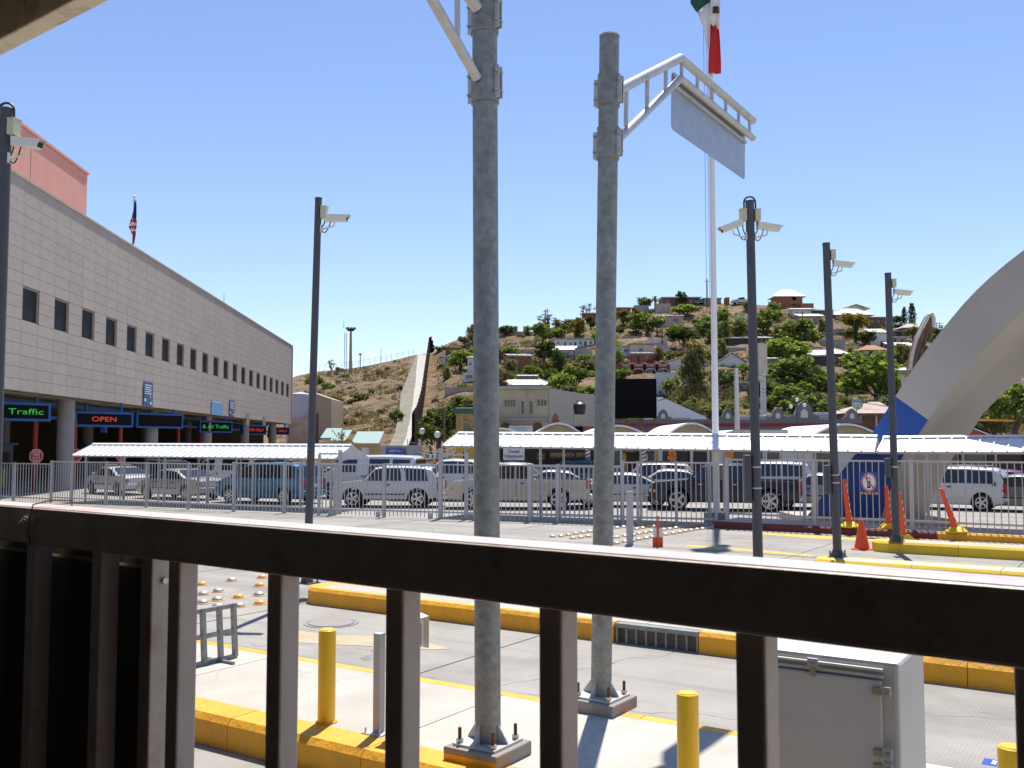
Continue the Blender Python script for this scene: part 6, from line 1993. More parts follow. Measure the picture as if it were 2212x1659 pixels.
house(1712, 1758, 668, 682, 'white', 'tin', 'white house with a slanting pale roof below the hilltop terrace', rtype='shed', rh=.8, wins=((.15, .3, .1, .35),))
house(1729, 1776, 683, 700, 'grey', 'tin', 'grey house with patched pale roof below the terrace', rtype='shed', rh=1.1, wins=((.2, .3, .15, .4), (.6, .3, .15, .4)), over=.5)
house(1756, 1800, 670, 686, 'dark', 'tin2', 'dark house left of the second camera pole from the right near the skyline', rtype='shed', rh=.7, wins=((.4, .3, .15, .4),))
house(1805, 1882, 680, 697, 'pink', 'tin', 'house with stepped white metal roofs on the right skyline', rtype='hip', rh=2.0, over=.8, wins=((.42, .3, .1, .4), (.7, .3, .1, .4)))
house(1826, 1868, 668, 674, 'white', 'tin', 'upper white gabled roof of the stepped house on the skyline', rtype='gable', rh=1.2, D=262, over=1.2)
house(1877, 1914, 686, 714, 'brown', 'tin2', 'two-storey brown house left of the rightmost camera pole', wins=((.15, .6, .14, .22), (.5, .6, .14, .22), (.65, .1, .2, .3)))
house(1881, 1916, 718, 748, 'white', 'tin', 'white house left of the rightmost camera pole at mid slope', rtype='shed', rh=1.2, wins=((.2, .5, .2, .25),), doors=((.6, .2, .35),))
house(1924, 1960, 729, 744, 'pink', 'tin', 'pink house with white porch columns right of the rightmost camera pole', wins=((.6, .3, .2, .45),), doors=((.2, .14, .8),))
house(1926, 1960, 716, 729, 'dark', 'tin2', 'dark upper storey with white columns above the pink house', depth=3.5, wins=((.1, .2, .2, .6), (.6, .2, .2, .6)))
house(1952, 1991, 708, 722, 'brick', 'tin2', 'brick house with a hipped grey roof below the cypresses', rtype='hip', rh=1.2, over=.6, wins=((.5, .3, .14, .4),))
house(1926, 1974, 747, 758, 'grey', 'tin', 'low house under a broad white roof right of the rightmost camera pole', rtype='shed', rh=1.1, over=.5)
house(1774, 1826, 734, 752, 'grey', 'tin2', 'bare grey block wall between the two right camera poles', rtype='parapet', depth=3)
house(1790, 1828, 764, 796, 'brown', 'tin', 'two-storey brown house with porch between the two right camera poles', rtype='hip', rh=1.1, over=.7, wins=((.2, .5, .2, .3), (.6, .5, .2, .3)), doors=((.4, .2, .36),))
house(1742, 1792, 768, 794, 'dark', 'tin2', 'dark shed house with steps left of the second camera pole from the right', rtype='shed', rh=1.4, over=.5, yaw=-.2)
house(1743, 1776, 752, 766, 'white', 'tile', 'white walled house with an ochre roof edge right of the billboard trees', wins=((.3, .3, .15, .4),))
house(1864, 1912, 756, 768, 'cream', 'tile', 'house with clay tile hip roof and white porch posts at right', rtype='hip', rh=1.2, over=.6, doors=((.25, .2, .8), (.6, .2, .8)))
house(1932, 1964, 800, 812, 'cream', 'tin', 'small shed with a white roof behind the arch foot', rtype='shed', rh=.9)
house(2168, 2214, 828, 850, 'white', 'tin', 'white railed terrace house below the arch at the right edge', rtype='parapet', wins=((.08, .2, .1, .5), (.26, .2, .1, .5), (.44, .2, .1, .5), (.62, .2, .1, .5), (.8, .2, .1, .5)))
house(2120, 2166, 870, 884, 'grey', 'tin', 'low grey shed under the arch', rtype='shed', rh=.6)
house(955, 986, 771, 784, 'white', 'tin', 'white cabin with a pale flat roof left of the thick pole', over=.7, wins=((.5, .35, .2, .45),), doors=((.25, .12, .75),))
house(962, 1018, 752, 764, 'brown', 'brown', 'brown terrace with dark arches on the skyline left of the thick pole', rtype='parapet', wins=((.3, .2, .12, .6), (.55, .2, .12, .6), (.78, .2, .12, .6)))
house(1010, 1040, 772, 806, 'white', 'tin', 'narrow white house partly behind the thick pole', rtype='shed', rh=.5, wins=((.1, .5, .2, .2),))
house(1000, 1050, 806, 830, 'white', 'tin2', 'small white house with a dark wide window left of the thick pole', wins=((.12, .5, .3, .35),), rtype='parapet')
house(960, 1046, 838, 852, 'stone', 'stone', 'brown stone retaining wall below the small white house', rtype='parapet', depth=2.5, name='retaining_wall', cat='wall')
house(1102, 1176, 832, 846, 'dark', 'tin', 'row of low sheds with corrugated white roofs above the cream building', rtype='shed', rh=1.2, over=.6)
house(1098, 1150, 768, 800, 'brick', 'tin2', 'brick shed half hidden by trees right of the thick pole', rtype='shed', rh=.6, yaw=.2, wins=((.2, .4, .2, .3),))
house(1120, 1160, 812, 828, 'grey', 'tin', 'grey walled terrace with a rusty roof line above the sheds', rtype='shed', rh=.4)
house(1645, 1678, 690, 704, 'white', 'tin', 'white low wall below the skyline right of the double camera pole', rtype='parapet', depth=2, name='retaining_wall', cat='wall')
house(1588, 1622, 682, 690, 'white', 'tin', 'long white low wall just right of the flagpole', rtype='parapet', depth=2, name='retaining_wall', cat='wall')
house(1480, 1516, 800, 830, 'grey', 'tin2', 'grey house front hidden behind the top of the pine', wins=W2)
house(1660, 1690, 775, 792, 'grey', 'tin', 'small grey hut behind the pale billboard', rtype='shed', rh=.5)

for (x0, x1, yt, yb, mt_, lab) in (
    (1452, 1502, 708, 717, 'stone', 'low stone terrace wall below the pinkish shed house'),
    (1344, 1398, 727, 735, 'stone', 'low stone terrace wall above the cream house'),
    (1556, 1612, 752, 761, 'grey', 'grey terrace wall below the long white roof'),
    (1690, 1744, 702, 709, 'stone', 'low stone terrace wall below the patched grey house'),
    (1782, 1836, 712, 720, 'grey', 'grey terrace wall below the stepped white roofs'),
    (1110, 1166, 756, 763, 'stone', 'low stone terrace wall above the brick shed between the thick poles'),
    (1196, 1254, 790, 797, 'brown', 'brown terrace wall below the grey block hut'),
    (1860, 1920, 776, 783, 'stone', 'low stone terrace wall below the clay tile hip roof'),
    (1468, 1530, 806, 813, 'brown', 'brown terrace wall below the yellow gabled house'),
    (1955, 2010, 762, 769, 'grey', 'grey terrace wall near the winged sculpture')):
    house(x0, x1, yt, yb, mt_, mt_, lab, rtype='parapet', depth=1.6, name='terrace_wall', cat='wall', group='terrace walls on the hillside')
for (x0, y0, x1, y1, lab) in ((1425, 742, 1448, 772, 'concrete stairs climbing past the cream house'), (1846, 748, 1858, 790, 'concrete stairs beside the shaggy palm'), (1268, 756, 1280, 800, 'concrete stairs left of the sign pole at mid slope')):
    n_ = 16
    t = thing('hill_stairs', lab, 'stairs', hill(x1, y1), 'concrete stairs on the hillside')
    for i in range(n_):
        f = i / n_
        q = hill(x1 + (x0 - x1) * f, y1 + (y0 - y1) * f)
        MB().obox(q + Vector((-0.8, -0.5, -1.2)), Vector((1.6, 0, 0)), Vector((0, 1.6, 0)), Z * 1.7).build('step', HM['grey'], parent=t)

# battlement wall on the skyline
t = thing('battlement_wall', 'stone wall with square battlements on the skyline between the two thick poles', 'wall', hill(1120, 728))
D = hill_D(1120, 724)
k = m_per_px(D)
a, b = at(1060, 734, D), at(1152, 732, D)
MB().prism([a - Z * 2, b - Z * 2, Vector((b.x, b.y, at(1152, 716, D).z)), Vector((a.x, a.y, at(1060, 716, D).z))], (0, .6, 0)).build('wall', HM['stone'], parent=t)
for px in (1064, 1092, 1113, 1135):
    q = at(px, 716, D)
    m = MB().obox(q - Vector((0.55, 0.05, 0)) - Z * 0.1, Vector((10 * k, 0, 0)), Vector((0, .7, 0)), Z * (11 * k)).build('merlon', HM['stone'], parent=t)
    MB().obox(q - Vector((0.6, 0.1, 0)) + Z * (11 * k - 0.1), Vector((11 * k, 0, 0)), Vector((0, .8, 0)), Z * 0.15).build('cap', HM['white'], parent=m)
a, b = at(1152, 734, D), at(1188, 728, D)
MB().prism([a - Z * 2, b - Z * 2, Vector((b.x, b.y, at(1188, 694, D).z)), Vector((a.x, a.y, at(1152, 701, D).z))], (0, .6, 0)).build('high_wall', HM['brown'], parent=t)

# red arcade house
D = hill_D(1390, 818)
k = m_per_px(D)
o = at(1339, 816, D)
w = 107 * k
t = thing('arcade_house', 'red house with white-edged arches and a scalloped parapet', 'house', o + Vector((w / 2, 0, 0)))
h = 32 * k
X = Vector((1, 0, 0)); Y_ = Vector((0, 1, 0))
MB().obox(o - Z * 2 + Y_ * 0.5, X * w, Y_ * 7, Z * (h + 2)).build('wall', HM['red'], parent=t)
nA = 4
aw = w / nA
for i in range(nA):
    fr_ = MB()
    c = o + X * (aw * (i + 0.5))
    R_ = aw * 0.42
    spr = h * 0.42
    pts_o, pts_i = [], []
    for j in range(13):
        a = math.pi * j / 12
        pts_i.append(c + X * (R_ * math.cos(a)) + Z * (spr + R_ * 0.55 * math.sin(a)))
    top = h * 0.78
    # spandrel panel with an arched opening
    vs = pts_i + [Vector((p.x, p.y, o.z + top)) for p in pts_i]
    n_ = 13
    fs = [(j, j + 1, n_ + j + 1, n_ + j) for j in range(n_ - 1)]
    sp = MB().add(vs, fs)
    sp.obox(c + X * R_ - Z * 1.0, X * (aw / 2 - R_), Y_ * 0.02, Z * (top + 1.0))
    sp.obox(c - X * (aw / 2) - Z * 1.0, X * (aw / 2 - R_), Y_ * 0.02, Z * (top + 1.0))
    so = sp.build('arch_bay', HM['red'], parent=t)
    s = so.modifiers.new('depth', 'SOLIDIFY'); s.thickness = 0.3; s.offset = 1
    MB().tube([c + X * R_ - Y_ * 0.1] + [p - Y_ * 0.1 for p in pts_i] + [c - X * R_ - Y_ * 0.1], 0.09, 6).build('arch_edge', HM['white'], parent=so)
    if i != 1:
        MB().obox(c - X * R_ * 0.4 + Z * spr * 0.7 + Y_ * 0.46, X * R_ * 0.8, Y_ * 0.05, Z * spr * 0.75).build('window', m_glass, parent=t)
    MB().tube([o + X * (aw * (i + j / 8)) - Y_ * 0.12 + Z * (h * 1.0 - 0.35 * math.sin(math.pi * j / 8)) for j in range(9)], 0.07, 6).build('scallop', HM['white'], parent=t)
MB().obox(o + Z * h * 0.78 - Y_ * 0.05, X * w, Y_ * 0.5, Z * 0.1).build('string_course', HM['white'], parent=t)
MB().obox(o + Z * (h * 0.78 + 0.101) - Y_ * 0.02, X * w, Y_ * 0.5, Z * (h * 0.22)).build('parapet', HM['red'], parent=t)

# small parked vehicles on the ridge, thin poles on the hill
for (px, h, lab) in ((1178, 38, 'left one of two thin masts on the skyline above the gully'), (1182, 40, 'right one of two thin masts on the skyline above the gully'), (1528, 60, 'dark utility pole on the skyline left of the flagpole'), (1430, 40, 'dark utility pole above the cream house'), (1716, 74, 'wooden utility pole inside the largest green tree'), (1734, 28, 'thin lamp pole below the hipped hilltop house')):
    py = {1178: 706, 1182: 706, 1528: 662, 1430: 752, 1716: 850, 1734: 700}[px]
    p = hill(px, py)
    t = thing('utility_pole', lab, 'pole', p)
    MB().cyl(p - Z, p + Z * h * m_per_px(p.y), 0.16, 0.11, n=8).build('shaft', m_wood, parent=t, smooth=True)
    MB().bar(p + Vector((-.7, 0, h * m_per_px(p.y) - 0.6)), p + Vector((.7, 0, h * m_per_px(p.y) - 0.6)), 0.12).build('cross_arm', m_wood, parent=t)
p = hill(1606, 664)
p = hill(2027, 722)
t = thing('lattice_pylon', 'thin pylon with three cross arms on the skyline left of the arch', 'pylon', p)
k = m_per_px(p.y)
for q in (-1, 1):
    MB().bar(p + X * q * 0.5 - Z, p + X * q * 0.3 + Z * 26 * k, 0.12).build('leg', m_galv, parent=t)
for z in (14, 19, 24):
    MB().bar(p - X * 10 * k + Z * z * k, p + X * 10 * k + Z * z * k, 0.12).build('cross_arm', m_galv, parent=t)

# more trees and bushes between the houses
def short(l):
    for c in (' with ', ' below', ' left of', ' right of', ' above', ' behind', ' beside', ' on the', ' between', ' under', ' hidden', ' partly', ' half', ' just', ' at ', ' near', ' over ', ' in '):
        i = l.find(c)
        if i > 8: l = l[:i]
    return l
RT = random.Random(21)
used, placed = {}, [(a, b) for (a, b, *_) in TREES]
tries = 0
cnt = 0
while cnt < 150 and tries < 6000:
    tries += 1
    px = RT.uniform(1062, 2075) if RT.random() < 0.93 else RT.uniform(950, 1040)
    ry = interp(RIDGE, px)
    py = ry + 8 + (922 - ry) * RT.random() ** 0.85
    big = RT.random()
    s_ = 1.0 + (py - 660) / 420.0
    w = RT.uniform(15, 38) * s_
    h = w * RT.uniform(0.6, 0.95)
    bad = False
    for (x0, x1, yt, yb, l) in HOUSES:
        ox = min(px + w * .6, x1) - max(px - w * .6, x0)
        oy = min(py, yb) - max(py - h * 1.1, yt)
        if ox > 0 and oy > 0 and py > yb - 3 and ox * oy > 0.16 * (x1 - x0) * (yb - yt):
            bad = True; break
        if x0 - 2 < px < x1 + 2 and yb - 6 < py + 2 and py < yb + 1:
            bad = True; break
    if bad or any(abs(px - a) < 15 and abs(py - b) < 9 for a, b in placed):
        continue
    if py < ry + 14 and h > 16:
        h = 14; w = 20
    kd = RT.choice(['round', 'round', 'round', 'tall', 'shrub', 'shrub', 'sparse'])
    lf = RT.choice(['g', 'g', 'g', 'b', 'b', 'o', 'o', 'd', 'd', 'y', 's']) if kd != 'sparse' else RT.choice(['s', 'o', 'r'])
    near = min(HOUSES, key=lambda q: abs((q[0] + q[1]) / 2 - px) + 1.3 * abs((q[2] + q[3]) / 2 - py))
    dx, dy = px - (near[0] + near[1]) / 2, (py - h / 2) - (near[2] + near[3]) / 2
    pos = ('left of' if dx < 0 else 'right of') if abs(dx) > abs(dy) * 1.2 else ('above' if dy < 0 else 'below')
    colr = {'g': 'green', 'b': 'bright green', 'o': 'olive', 'd': 'dark green', 'y': 'yellowish', 's': 'silvery', 'r': 'bare brown'}[lf]
    size = 'large' if w > 44 else ('small' if w < 26 else 'medium')
    lab = size + ' ' + colr + ' ' + ('bush' if kd == 'shrub' else 'tree') + ' ' + pos + ' the ' + short(near[4])
    if lab in used: continue
    used[lab] = 1
    placed.append((px, py)); cnt += 1
    tree(px, py, w, h, kd, lf, lab, group=HT)
# ================================================================== town at the foot of the hill
X = Vector((1, 0, 0)); Y_ = Vector((0, 1, 0))
m_ylw = mat('ochre shop wall', (0.55, 0.33, 0.05), rough=0.8, var=0.1)
m_dkr = mat('dark shop front', (0.045, 0.022, 0.020), rough=0.6, var=0.2)
m_vault = mat('vault end wall', (0.42, 0.33, 0.20), rough=0.85, var=0.12)
m_glassg = mat('shop glass', (0.05, 0.065, 0.065), rough=0.1, spec=0.7)
m_shopw = mat('pale shop wall', (0.55, 0.54, 0.52), rough=0.8, var=0.08)
m_or = mat('orange poster', (0.75, 0.22, 0.03), rough=0.7)
SD = 50.0
def shop(px0, px1, wall, label, ztop, openings, vault=None, D=SD, depth=9.0):
    k = m_per_px(D)
    x0, x1 = (px0 - 1106) * k, (px1 - 1106) * k
    t = thing('shop', label, 'shop', Vector(((x0 + x1) / 2, D, 0)), 'row of low shops behind the canopy')
    mb = MB()
    xs = x0
    ops = sorted(openings)
    for (a, b, z0, z1, kind) in ops:
        xa, xb = (a - 1106) * k, (b - 1106) * k
        if xa > xs + 1e-3:
            mb.obox(Vector((xs, D, 0)), X * (xa - xs), Y_ * 0.25, Z * ztop)
        if z0 > 0: mb.obox(Vector((xa, D, 0)), X * (xb - xa), Y_ * 0.25, Z * z0)
        mb.obox(Vector((xa, D, z1)), X * (xb - xa), Y_ * 0.25, Z * (ztop - z1))
        xs = xb
        fr = MB()
        e = 0.06
        fr.obox(Vector((xa, D + 0.1, z0)), X * e, Y_ * 0.08, Z * (z1 - z0)); fr.obox(Vector((xb - e, D + 0.1, z0)), X * e, Y_ * 0.08, Z * (z1 - z0))
        fr.obox(Vector((xa + e, D + 0.1, z1 - e)), X * (xb - xa - 2 * e), Y_ * 0.08, Z * e); fr.obox(Vector((xa + e, D + 0.1, z0)), X * (xb - xa - 2 * e), Y_ * 0.08, Z * e)
        nb = max(1, int((xb - xa) / 0.9))
        for i in range(1, nb):
            fr.obox(Vector((xa + (xb - xa) * i / nb - e / 2, D + 0.1, z0 + e)), X * e, Y_ * 0.07, Z * (z1 - z0 - 2 * e))
        f = fr.build('door' if z0 == 0 else 'window', m_white if kind != 'dark' else m_dkr, parent=t)
        MB().obox(Vector((xa + 0.03, D + 0.17, z0 + 0.02)), X * (xb - xa - 0.06), Y_ * 0.03, Z * (z1 - z0 - 0.04)).build('pane', m_glassg if kind == 'glass' else m_dkr, parent=f)
    if xs < x1 - 1e-3:
        mb.obox(Vector((xs, D, 0)), X * (x1 - xs), Y_ * 0.25, Z * ztop)
    mb.obox(Vector((x0, D + 0.25, 0)), X * 0.2, Y_ * (depth - 0.25), Z * ztop)
    mb.obox(Vector((x1 - 0.2, D + 0.25, 0)), X * 0.2, Y_ * (depth - 0.25), Z * ztop)
    mb.build('wall', wall, parent=t)
    MB().obox(Vector((x0 + 0.01, D - 0.5, ztop + 0.003)), X * (x1 - x0 - 0.02), Y_ * (depth + 0.5), Z * 0.12).build('roof', m_roofw, parent=t)
    if vault:
        for (a, b, hh) in vault:
            xa, xb = (a - 1106) * k, (b - 1106) * k
            n = 14
            arc = [Vector((xa + (xb - xa) * i / n, D - 0.3, ztop + 0.12 + hh * math.sin(math.pi * i / n))) for i in range(n + 1)]
            MB().prism(arc, Y_ * 0.2).build('vault_end', m_vault, parent=t)
            vs, fs = [], []
            for p in arc:
                for (dy, dz) in ((-0.25, 0.0), (-0.25, 0.1), (depth - 0.5, 0.1)):
                    vs.append(p + Y_ * dy + Z * dz)
            fs = [(3 * i + j, 3 * i + 3 + j, 3 * i + 4 + j, 3 * i + 1 + j) for i in range(n) for j in (0, 1)]
            MB().add(vs, fs).build('vault_roof', m_roofw, parent=t, smooth=True, ang=30)
    return t
shop(985, 1078, m_ylw, 'ochre-walled shop at the left end of the row', 2.75, [(1000, 1012, 0, 2.2, 'dark'), (1040, 1070, 0, 2.3, 'dark')])
shop(1079, 1300, m_dkr, 'dark fronted dental shop with white vaulted roof', 2.85, [(1084, 1112, 0, 2.3, 'dark'), (1140, 1172, 0.4, 2.3, 'dark'), (1176, 1270, 0.4, 2.4, 'dark')], vault=[(1150, 1260, 0.62), (1040, 1130, 0.35)])
shop(1301, 1420, m_ylw, 'shop with yellow notices and barred windows', 2.8, [(1310, 1345, 0.4, 2.3, 'glass'), (1352, 1390, 0.4, 2.3, 'dark'), (1396, 1416, 0, 2.3, 'glass')], vault=[(1262, 1400, 0.55)])
shop(1421, 1560, m_shopw, 'pale shop with glass doors and orange posters', 2.85, [(1428, 1452, 0, 2.3, 'glass'), (1458, 1490, 0, 2.4, 'dark'), (1496, 1535, 0, 2.3, 'dark')], vault=[(1436, 1545, 0.62)])
shop(1561, 1720, m_shopw, 'pale shop with wide windows below the lettered board', 2.8, [(1576, 1650, 0.5, 2.5, 'glass'), (1654, 1686, 0.5, 2.4, 'glass')], vault=[(1545, 1640, 0.3)])
shop(1721, 1900, m_shopw, 'pale plain shop left of the arch foot', 2.8, [(1760, 1800, 0, 2.3, 'glass')], vault=[(1745, 1895, 0.62)])
shop(1901, 2320, m_dkr, 'dark row of shop fronts seen below the arch', 2.9, [(1990, 2070, 0.4, 2.5, 'glass'), (2080, 2130, 0.4, 2.5, 'glass'), (2150, 2212, 0, 2.4, 'dark')])
def board(px, py, D, w, h, mt, label, lines, tm, name='shop_sign', th=0.06, frame=None):
    c = at(px, py, D)
    t = thing(name, label, 'sign', c - Z * h / 2)
    MB().obox(c - X * w / 2 - Z * h / 2, X * w, Y_ * th, Z * h).build('board', mt, parent=t)
    if frame:
        for (a, b, ww, hh) in ((0, 0, w, 0.05), (0, h - 0.05, w, 0.05), (0, 0.05, 0.05, h - 0.1), (w - 0.05, 0.05, 0.05, h - 0.1)):
            MB().obox(c - X * (w / 2 - a) - Z * (h / 2 - b) - Y_ * 0.02, X * ww, Y_ * 0.019, Z * hh).build('frame', frame, parent=t)
    for (s, dz, size, tw) in lines:
        me = text_mesh(s, size); wx = max(v.co.x for v in me.vertices) - min(v.co.x for v in me.vertices); bpy.data.meshes.remove(me)
        text_part(s, size, c - Y_ * 0.012 + Z * dz, X, Z, tm, t, sx=tw / wx)
    return t
k = m_per_px(49.8)
m_ytx = mat('yellow lettering', (0.62, 0.46, 0.08), rough=0.6)
m_ltb = mat('pale blue print', (0.30, 0.45, 0.62), rough=0.7)
board(1110, 980.5, 49.8, 46 * k, 27 * k, m_white, 'white sign reading Dental Orthodontist on the dark shop', [('Dental', 0.13, 0.25, 0.55), ('Orthodontist', -0.12, 0.25, 0.98)], m_black)
board(1232, 983, 49.8, 92 * k, 0.42, m_dkr, 'dark sign with yellow letters reading Ortodoncista Dentista', [('ORTODONCISTA   DENTISTA', 0, 0.26, 84 * k)], m_ytx)
board(1168, 986, 49.8, 22 * k, 0.42, m_dkr, 'small dark plaque with yellow print left of the dentist lettering', [('DR.', .08, .14, .3), ('CITAS', -.1, .12, .36)], m_ytx)
board(1375, 974, 49.8, 70 * k, 0.22, m_black, 'narrow black strip with yellow letters above the barred windows', [('CAMBIO  DOLAR', 0, 0.17, 60 * k)], m_ytx)
board(1643, 944, 49.4, 172 / 1.4755 * k * 1.0, 0.75, m_offw, 'cream roof board with an orange mark and dark capital letters', [('GIVA', -0.08, 0.52, 1.35)], m_black, frame=m_fence)
c = at(1604, 944, 49.3)
t = thing('board_mark', 'orange starburst figure on the cream roof board', 'sign', c)
for a in (20, 65, 110, 155):
    d = Vector((math.cos(math.radians(a)), 0, math.sin(math.radians(a))))
    MB().bar(c + d * 0.05, c + d * 0.3, 0.02, 0.07, up=Y_).build('petal', m_or, parent=t)
# posters, barber poles, hanging goods
for (px, py, wl) in ((1448, 978, 'upper left'), (1456, 981, 'upper right'), (1446, 989, 'lower left'), (1456, 990, 'lower right')):
    c = at(px, py, 49.9)
    o = MB().cyl(c, c - Y_ * 0.02, 0.13, n=12).build('round_poster', m_or)
    tag(o, wl + ' round orange poster on the glass shop door', 'poster', 'orange posters on the shop door')
c = at(1576, 976, 49.9)
tag(MB().obox(c - X * 0.15 - Z * 0.3, X * 0.35, -Y_ * 0.03, Z * 0.55).build('orange_notice', m_or), 'square orange notice beside the flagpole on the shop wall', 'poster')
for i, (px, lab) in enumerate(((1270, 'red, white and blue barber pole beside the dentist lettering'), (1390, 'black and white barber pole right of the barred windows'))):
    b = at(px, 996, 49.7)
    t = thing('barber_pole', lab, 'barber pole', b)
    hh = 1.15
    MB().cyl(b, b + Z * hh, 0.13, n=14).build('tube', m_white, parent=t, smooth=True)
    MB().lathe(b + Z * hh, [(0.15, 0), (0.15, .06), (0.0, 0.14)], 14).build('cap', m_white, parent=t)
    MB().lathe(b - Z * 0.08, [(0.10, 0), (0.15, .03), (0.15, 0.08)], 14).build('foot', m_white, parent=t)
    for j in range(6):
        z0 = 0.05 + j * 0.18
        vs = []
        for q in range(9):
            a = math.radians(180 + q * 22.5)
            p = b + Vector((0.134 * math.cos(a), 0.134 * math.sin(a), z0 + q * 0.022))
            vs += [p, p + Z * 0.075]
        MB().add(vs, [(2 * q, 2 * q + 2, 2 * q + 3, 2 * q + 1) for q in range(8)]).build('stripe', (m_red, m_blue)[j % 2] if i == 0 else m_black, parent=t)
# ---------------- buildings behind the shops
def block(name, label, cat_, px0, px1, ytop, D, wall, depth=8.0, z0=0.0):
    k = m_per_px(D)
    x0, x1 = (px0 - 1106) * k, (px1 - 1106) * k
    zt = at((px0 + px1) / 2, ytop, D).z
    t = thing(name, label, cat_, Vector(((x0 + x1) / 2, D, z0)))
    MB().obox(Vector((x0, D, z0)), X * (x1 - x0), Y_ * depth, Z * (zt - z0)).build('wall', wall, parent=t)
    return t, x0, x1, zt
m_olive = mat('ochre plaster', (0.40, 0.27, 0.12), rough=0.85, var=0.12)
m_gtrim = mat('green trim', (0.03, 0.10, 0.06), rough=0.6)
t, x0, x1, zt = block('ochre_building', 'ochre plaster building with dark green cornice left of the thick pole', 'building', 985, 1062, 893, 70, m_olive)
MB().obox(Vector((x0 - 0.15, 69.8, zt)), X * (x1 - x0 + 0.3), Y_ * 8.3, Z * 0.35).build('cornice', m_gtrim, parent=t)
MB().obox(Vector((x0 - 0.05, 69.9, zt + 0.351)), X * (x1 - x0 + 0.1), Y_ * 8.0, Z * 0.08).build('coping', m_offw, parent=t)
c = at(1007, 940, 69.95)
pts = [c + X * (0.42 * math.cos(a)) + Z * (0.55 + 0.42 * math.sin(a)) for a in [math.pi * i / 10 for i in range(11)]] + [c - X * 0.42 - Z * 0.6, c + X * 0.42 - Z * 0.6]
w = MB().prism(pts, -Y_ * 0.04).build('window', m_glassg, parent=t)
MB().tube([p - Y_ * 0.05 for p in pts[:11]], 0.09, 6).build('arch_moulding', m_olive, parent=w)
for q in (-0.55, 0.55):
    MB().obox(c + X * (q - 0.08) - Z * 0.6 - Y_ * 0.08, X * 0.16, Y_ * 0.08, Z * 1.2).build('pilaster', m_olive, parent=t)
MB().obox(Vector((x0 + 0.25, 69.86, 0)), X * 0.3, Y_ * 0.14, Z * zt).build('pilaster', m_olive, parent=t)

# two-storey cream corner building
D = 76.0
k = m_per_px(D)
m_crm = mat('cream corner wall', (0.50, 0.43, 0.31), rough=0.85, var=0.07, scale=0.5)
m_gside = mat('grey side wall', (0.40, 0.37, 0.32), rough=0.85, var=0.07, scale=0.4)
fl, fr_ = at(1040, 845, D), at(1186, 838, D)
zt = fr_.z
x0, x1 = fl.x, fr_.x
t = thing('corner_building', 'two-storey cream building with a long blank grey side wall', 'building', Vector(((x0 + x1) / 2, D, 0)))
MB().obox(Vector((x0, D + 0.25, 0)), X * (x1 - x0 - 0.02), Y_ * 9, Z * (zt - 0.1)).build('wall', m_crm, parent=t)
sd = at(1330, 862, D + 2.6)
MB().prism([Vector((x1, D + 0.2, 0)), Vector((x1, D + 0.2, zt)), Vector((sd.x, D + 2.6, sd.z)), Vector((sd.x, D + 2.6, 0))], Vector((-0.05, 0.4, 0))).build('side_wall', m_gside, parent=t)
MB().obox(Vector((x0 - 0.1, D - 0.35, zt - 0.1)), X * (x1 - x0 + 0.15), Y_ * 9.7, Z * 0.22).build('roof_edge', HM['tin2'], parent=t)
zf = at(1100, 906, D).z
MB().obox(Vector((x0 - 0.1, D - 0.1, zf - 0.1)), X * (x1 - x0 + 0.12), Y_ * 0.4, Z * 0.18).build('floor_band', HM['tin2'], parent=t)
def opening(px0, px1, y0, y1, nm, bars, dy=0.0):
    a, b = at(px0, y1, D), at(px1, y0, D)
    w_, h_ = b.x - a.x, b.z - a.z
    f = MB()
    e = 0.06
    o = Vector((a.x, D + 0.12, a.z))
    f.obox(o, X * w_, Y_ * 0.12, Z * e); f.obox(o + Z * (h_ - e), X * w_, Y_ * 0.12, Z * e)
    for i in range(bars + 1):
        f.obox(o + X * ((w_ - e) * i / bars) + Z * e, X * e, Y_ * 0.12, Z * (h_ - 2 * e))
    fo = f.build(nm, m_offw, parent=t)
    MB().obox(o + Y_ * 0.06 + X * 0.02 + Z * 0.02, X * (w_ - 0.04), Y_ * 0.03, Z * (h_ - 0.04)).build('pane', m_glass, parent=fo)
    for i in range(bars * 3):
        MB().obox(o + X * (w_ * (i + 0.5) / (bars * 3)) - Y_ * 0.03 + Z * 0.03, X * 0.02, Y_ * 0.02, Z * (h_ - 0.06)).build('bar', HM['brown'], parent=fo)
opening(1089, 1114, 862, 880, 'window', 4)
opening(1124, 1134, 864, 896, 'door', 1)
opening(1142, 1152, 864, 896, 'door', 1)
opening(1160, 1182, 861, 878, 'window', 3)
for px in (1104, 1140):
    a = at(px, 862, D); MB().obox(Vector((a.x, D + 0.16, a.z)), X * 0.06, Y_ * 0.08, Z * (zt - a.z - 0.12)).build('drain_pipe', m_crm, parent=t)
for (a, b) in ((1083, 1102), (1151, 1172)):
    p0, p1_ = at(a, 940, D), at(b, 940, D)
    w_ = p1_.x - p0.x
    pts = [Vector((p0.x + w_ / 2 + w_ / 2 * math.cos(q), D + 0.16, p0.z + 0.7 + 0.3 * math.sin(q))) for q in [math.pi * i / 8 for i in range(9)]] + [Vector((p0.x, D + 0.16, p0.z - 1)), Vector((p1_.x, D + 0.16, p0.z - 1))]
    MB().prism(pts, Y_ * 0.1).build('arched_shutter', HM['brown'], parent=t)
board(1125, 928, D - 0.02, 52 * k, 17 * k, m_white, 'white sign with pale print and a round mark on the cream building', [('CLINICA', 0.13, 0.2, 1.0), ('CONSULTORIO', -0.1, 0.14, 1.1)], m_ltb)
p = at(1252, 895, 72)
t = thing('water_tank', 'black ribbed water tank with pale lid beside the blank grey wall', 'water tank', p)
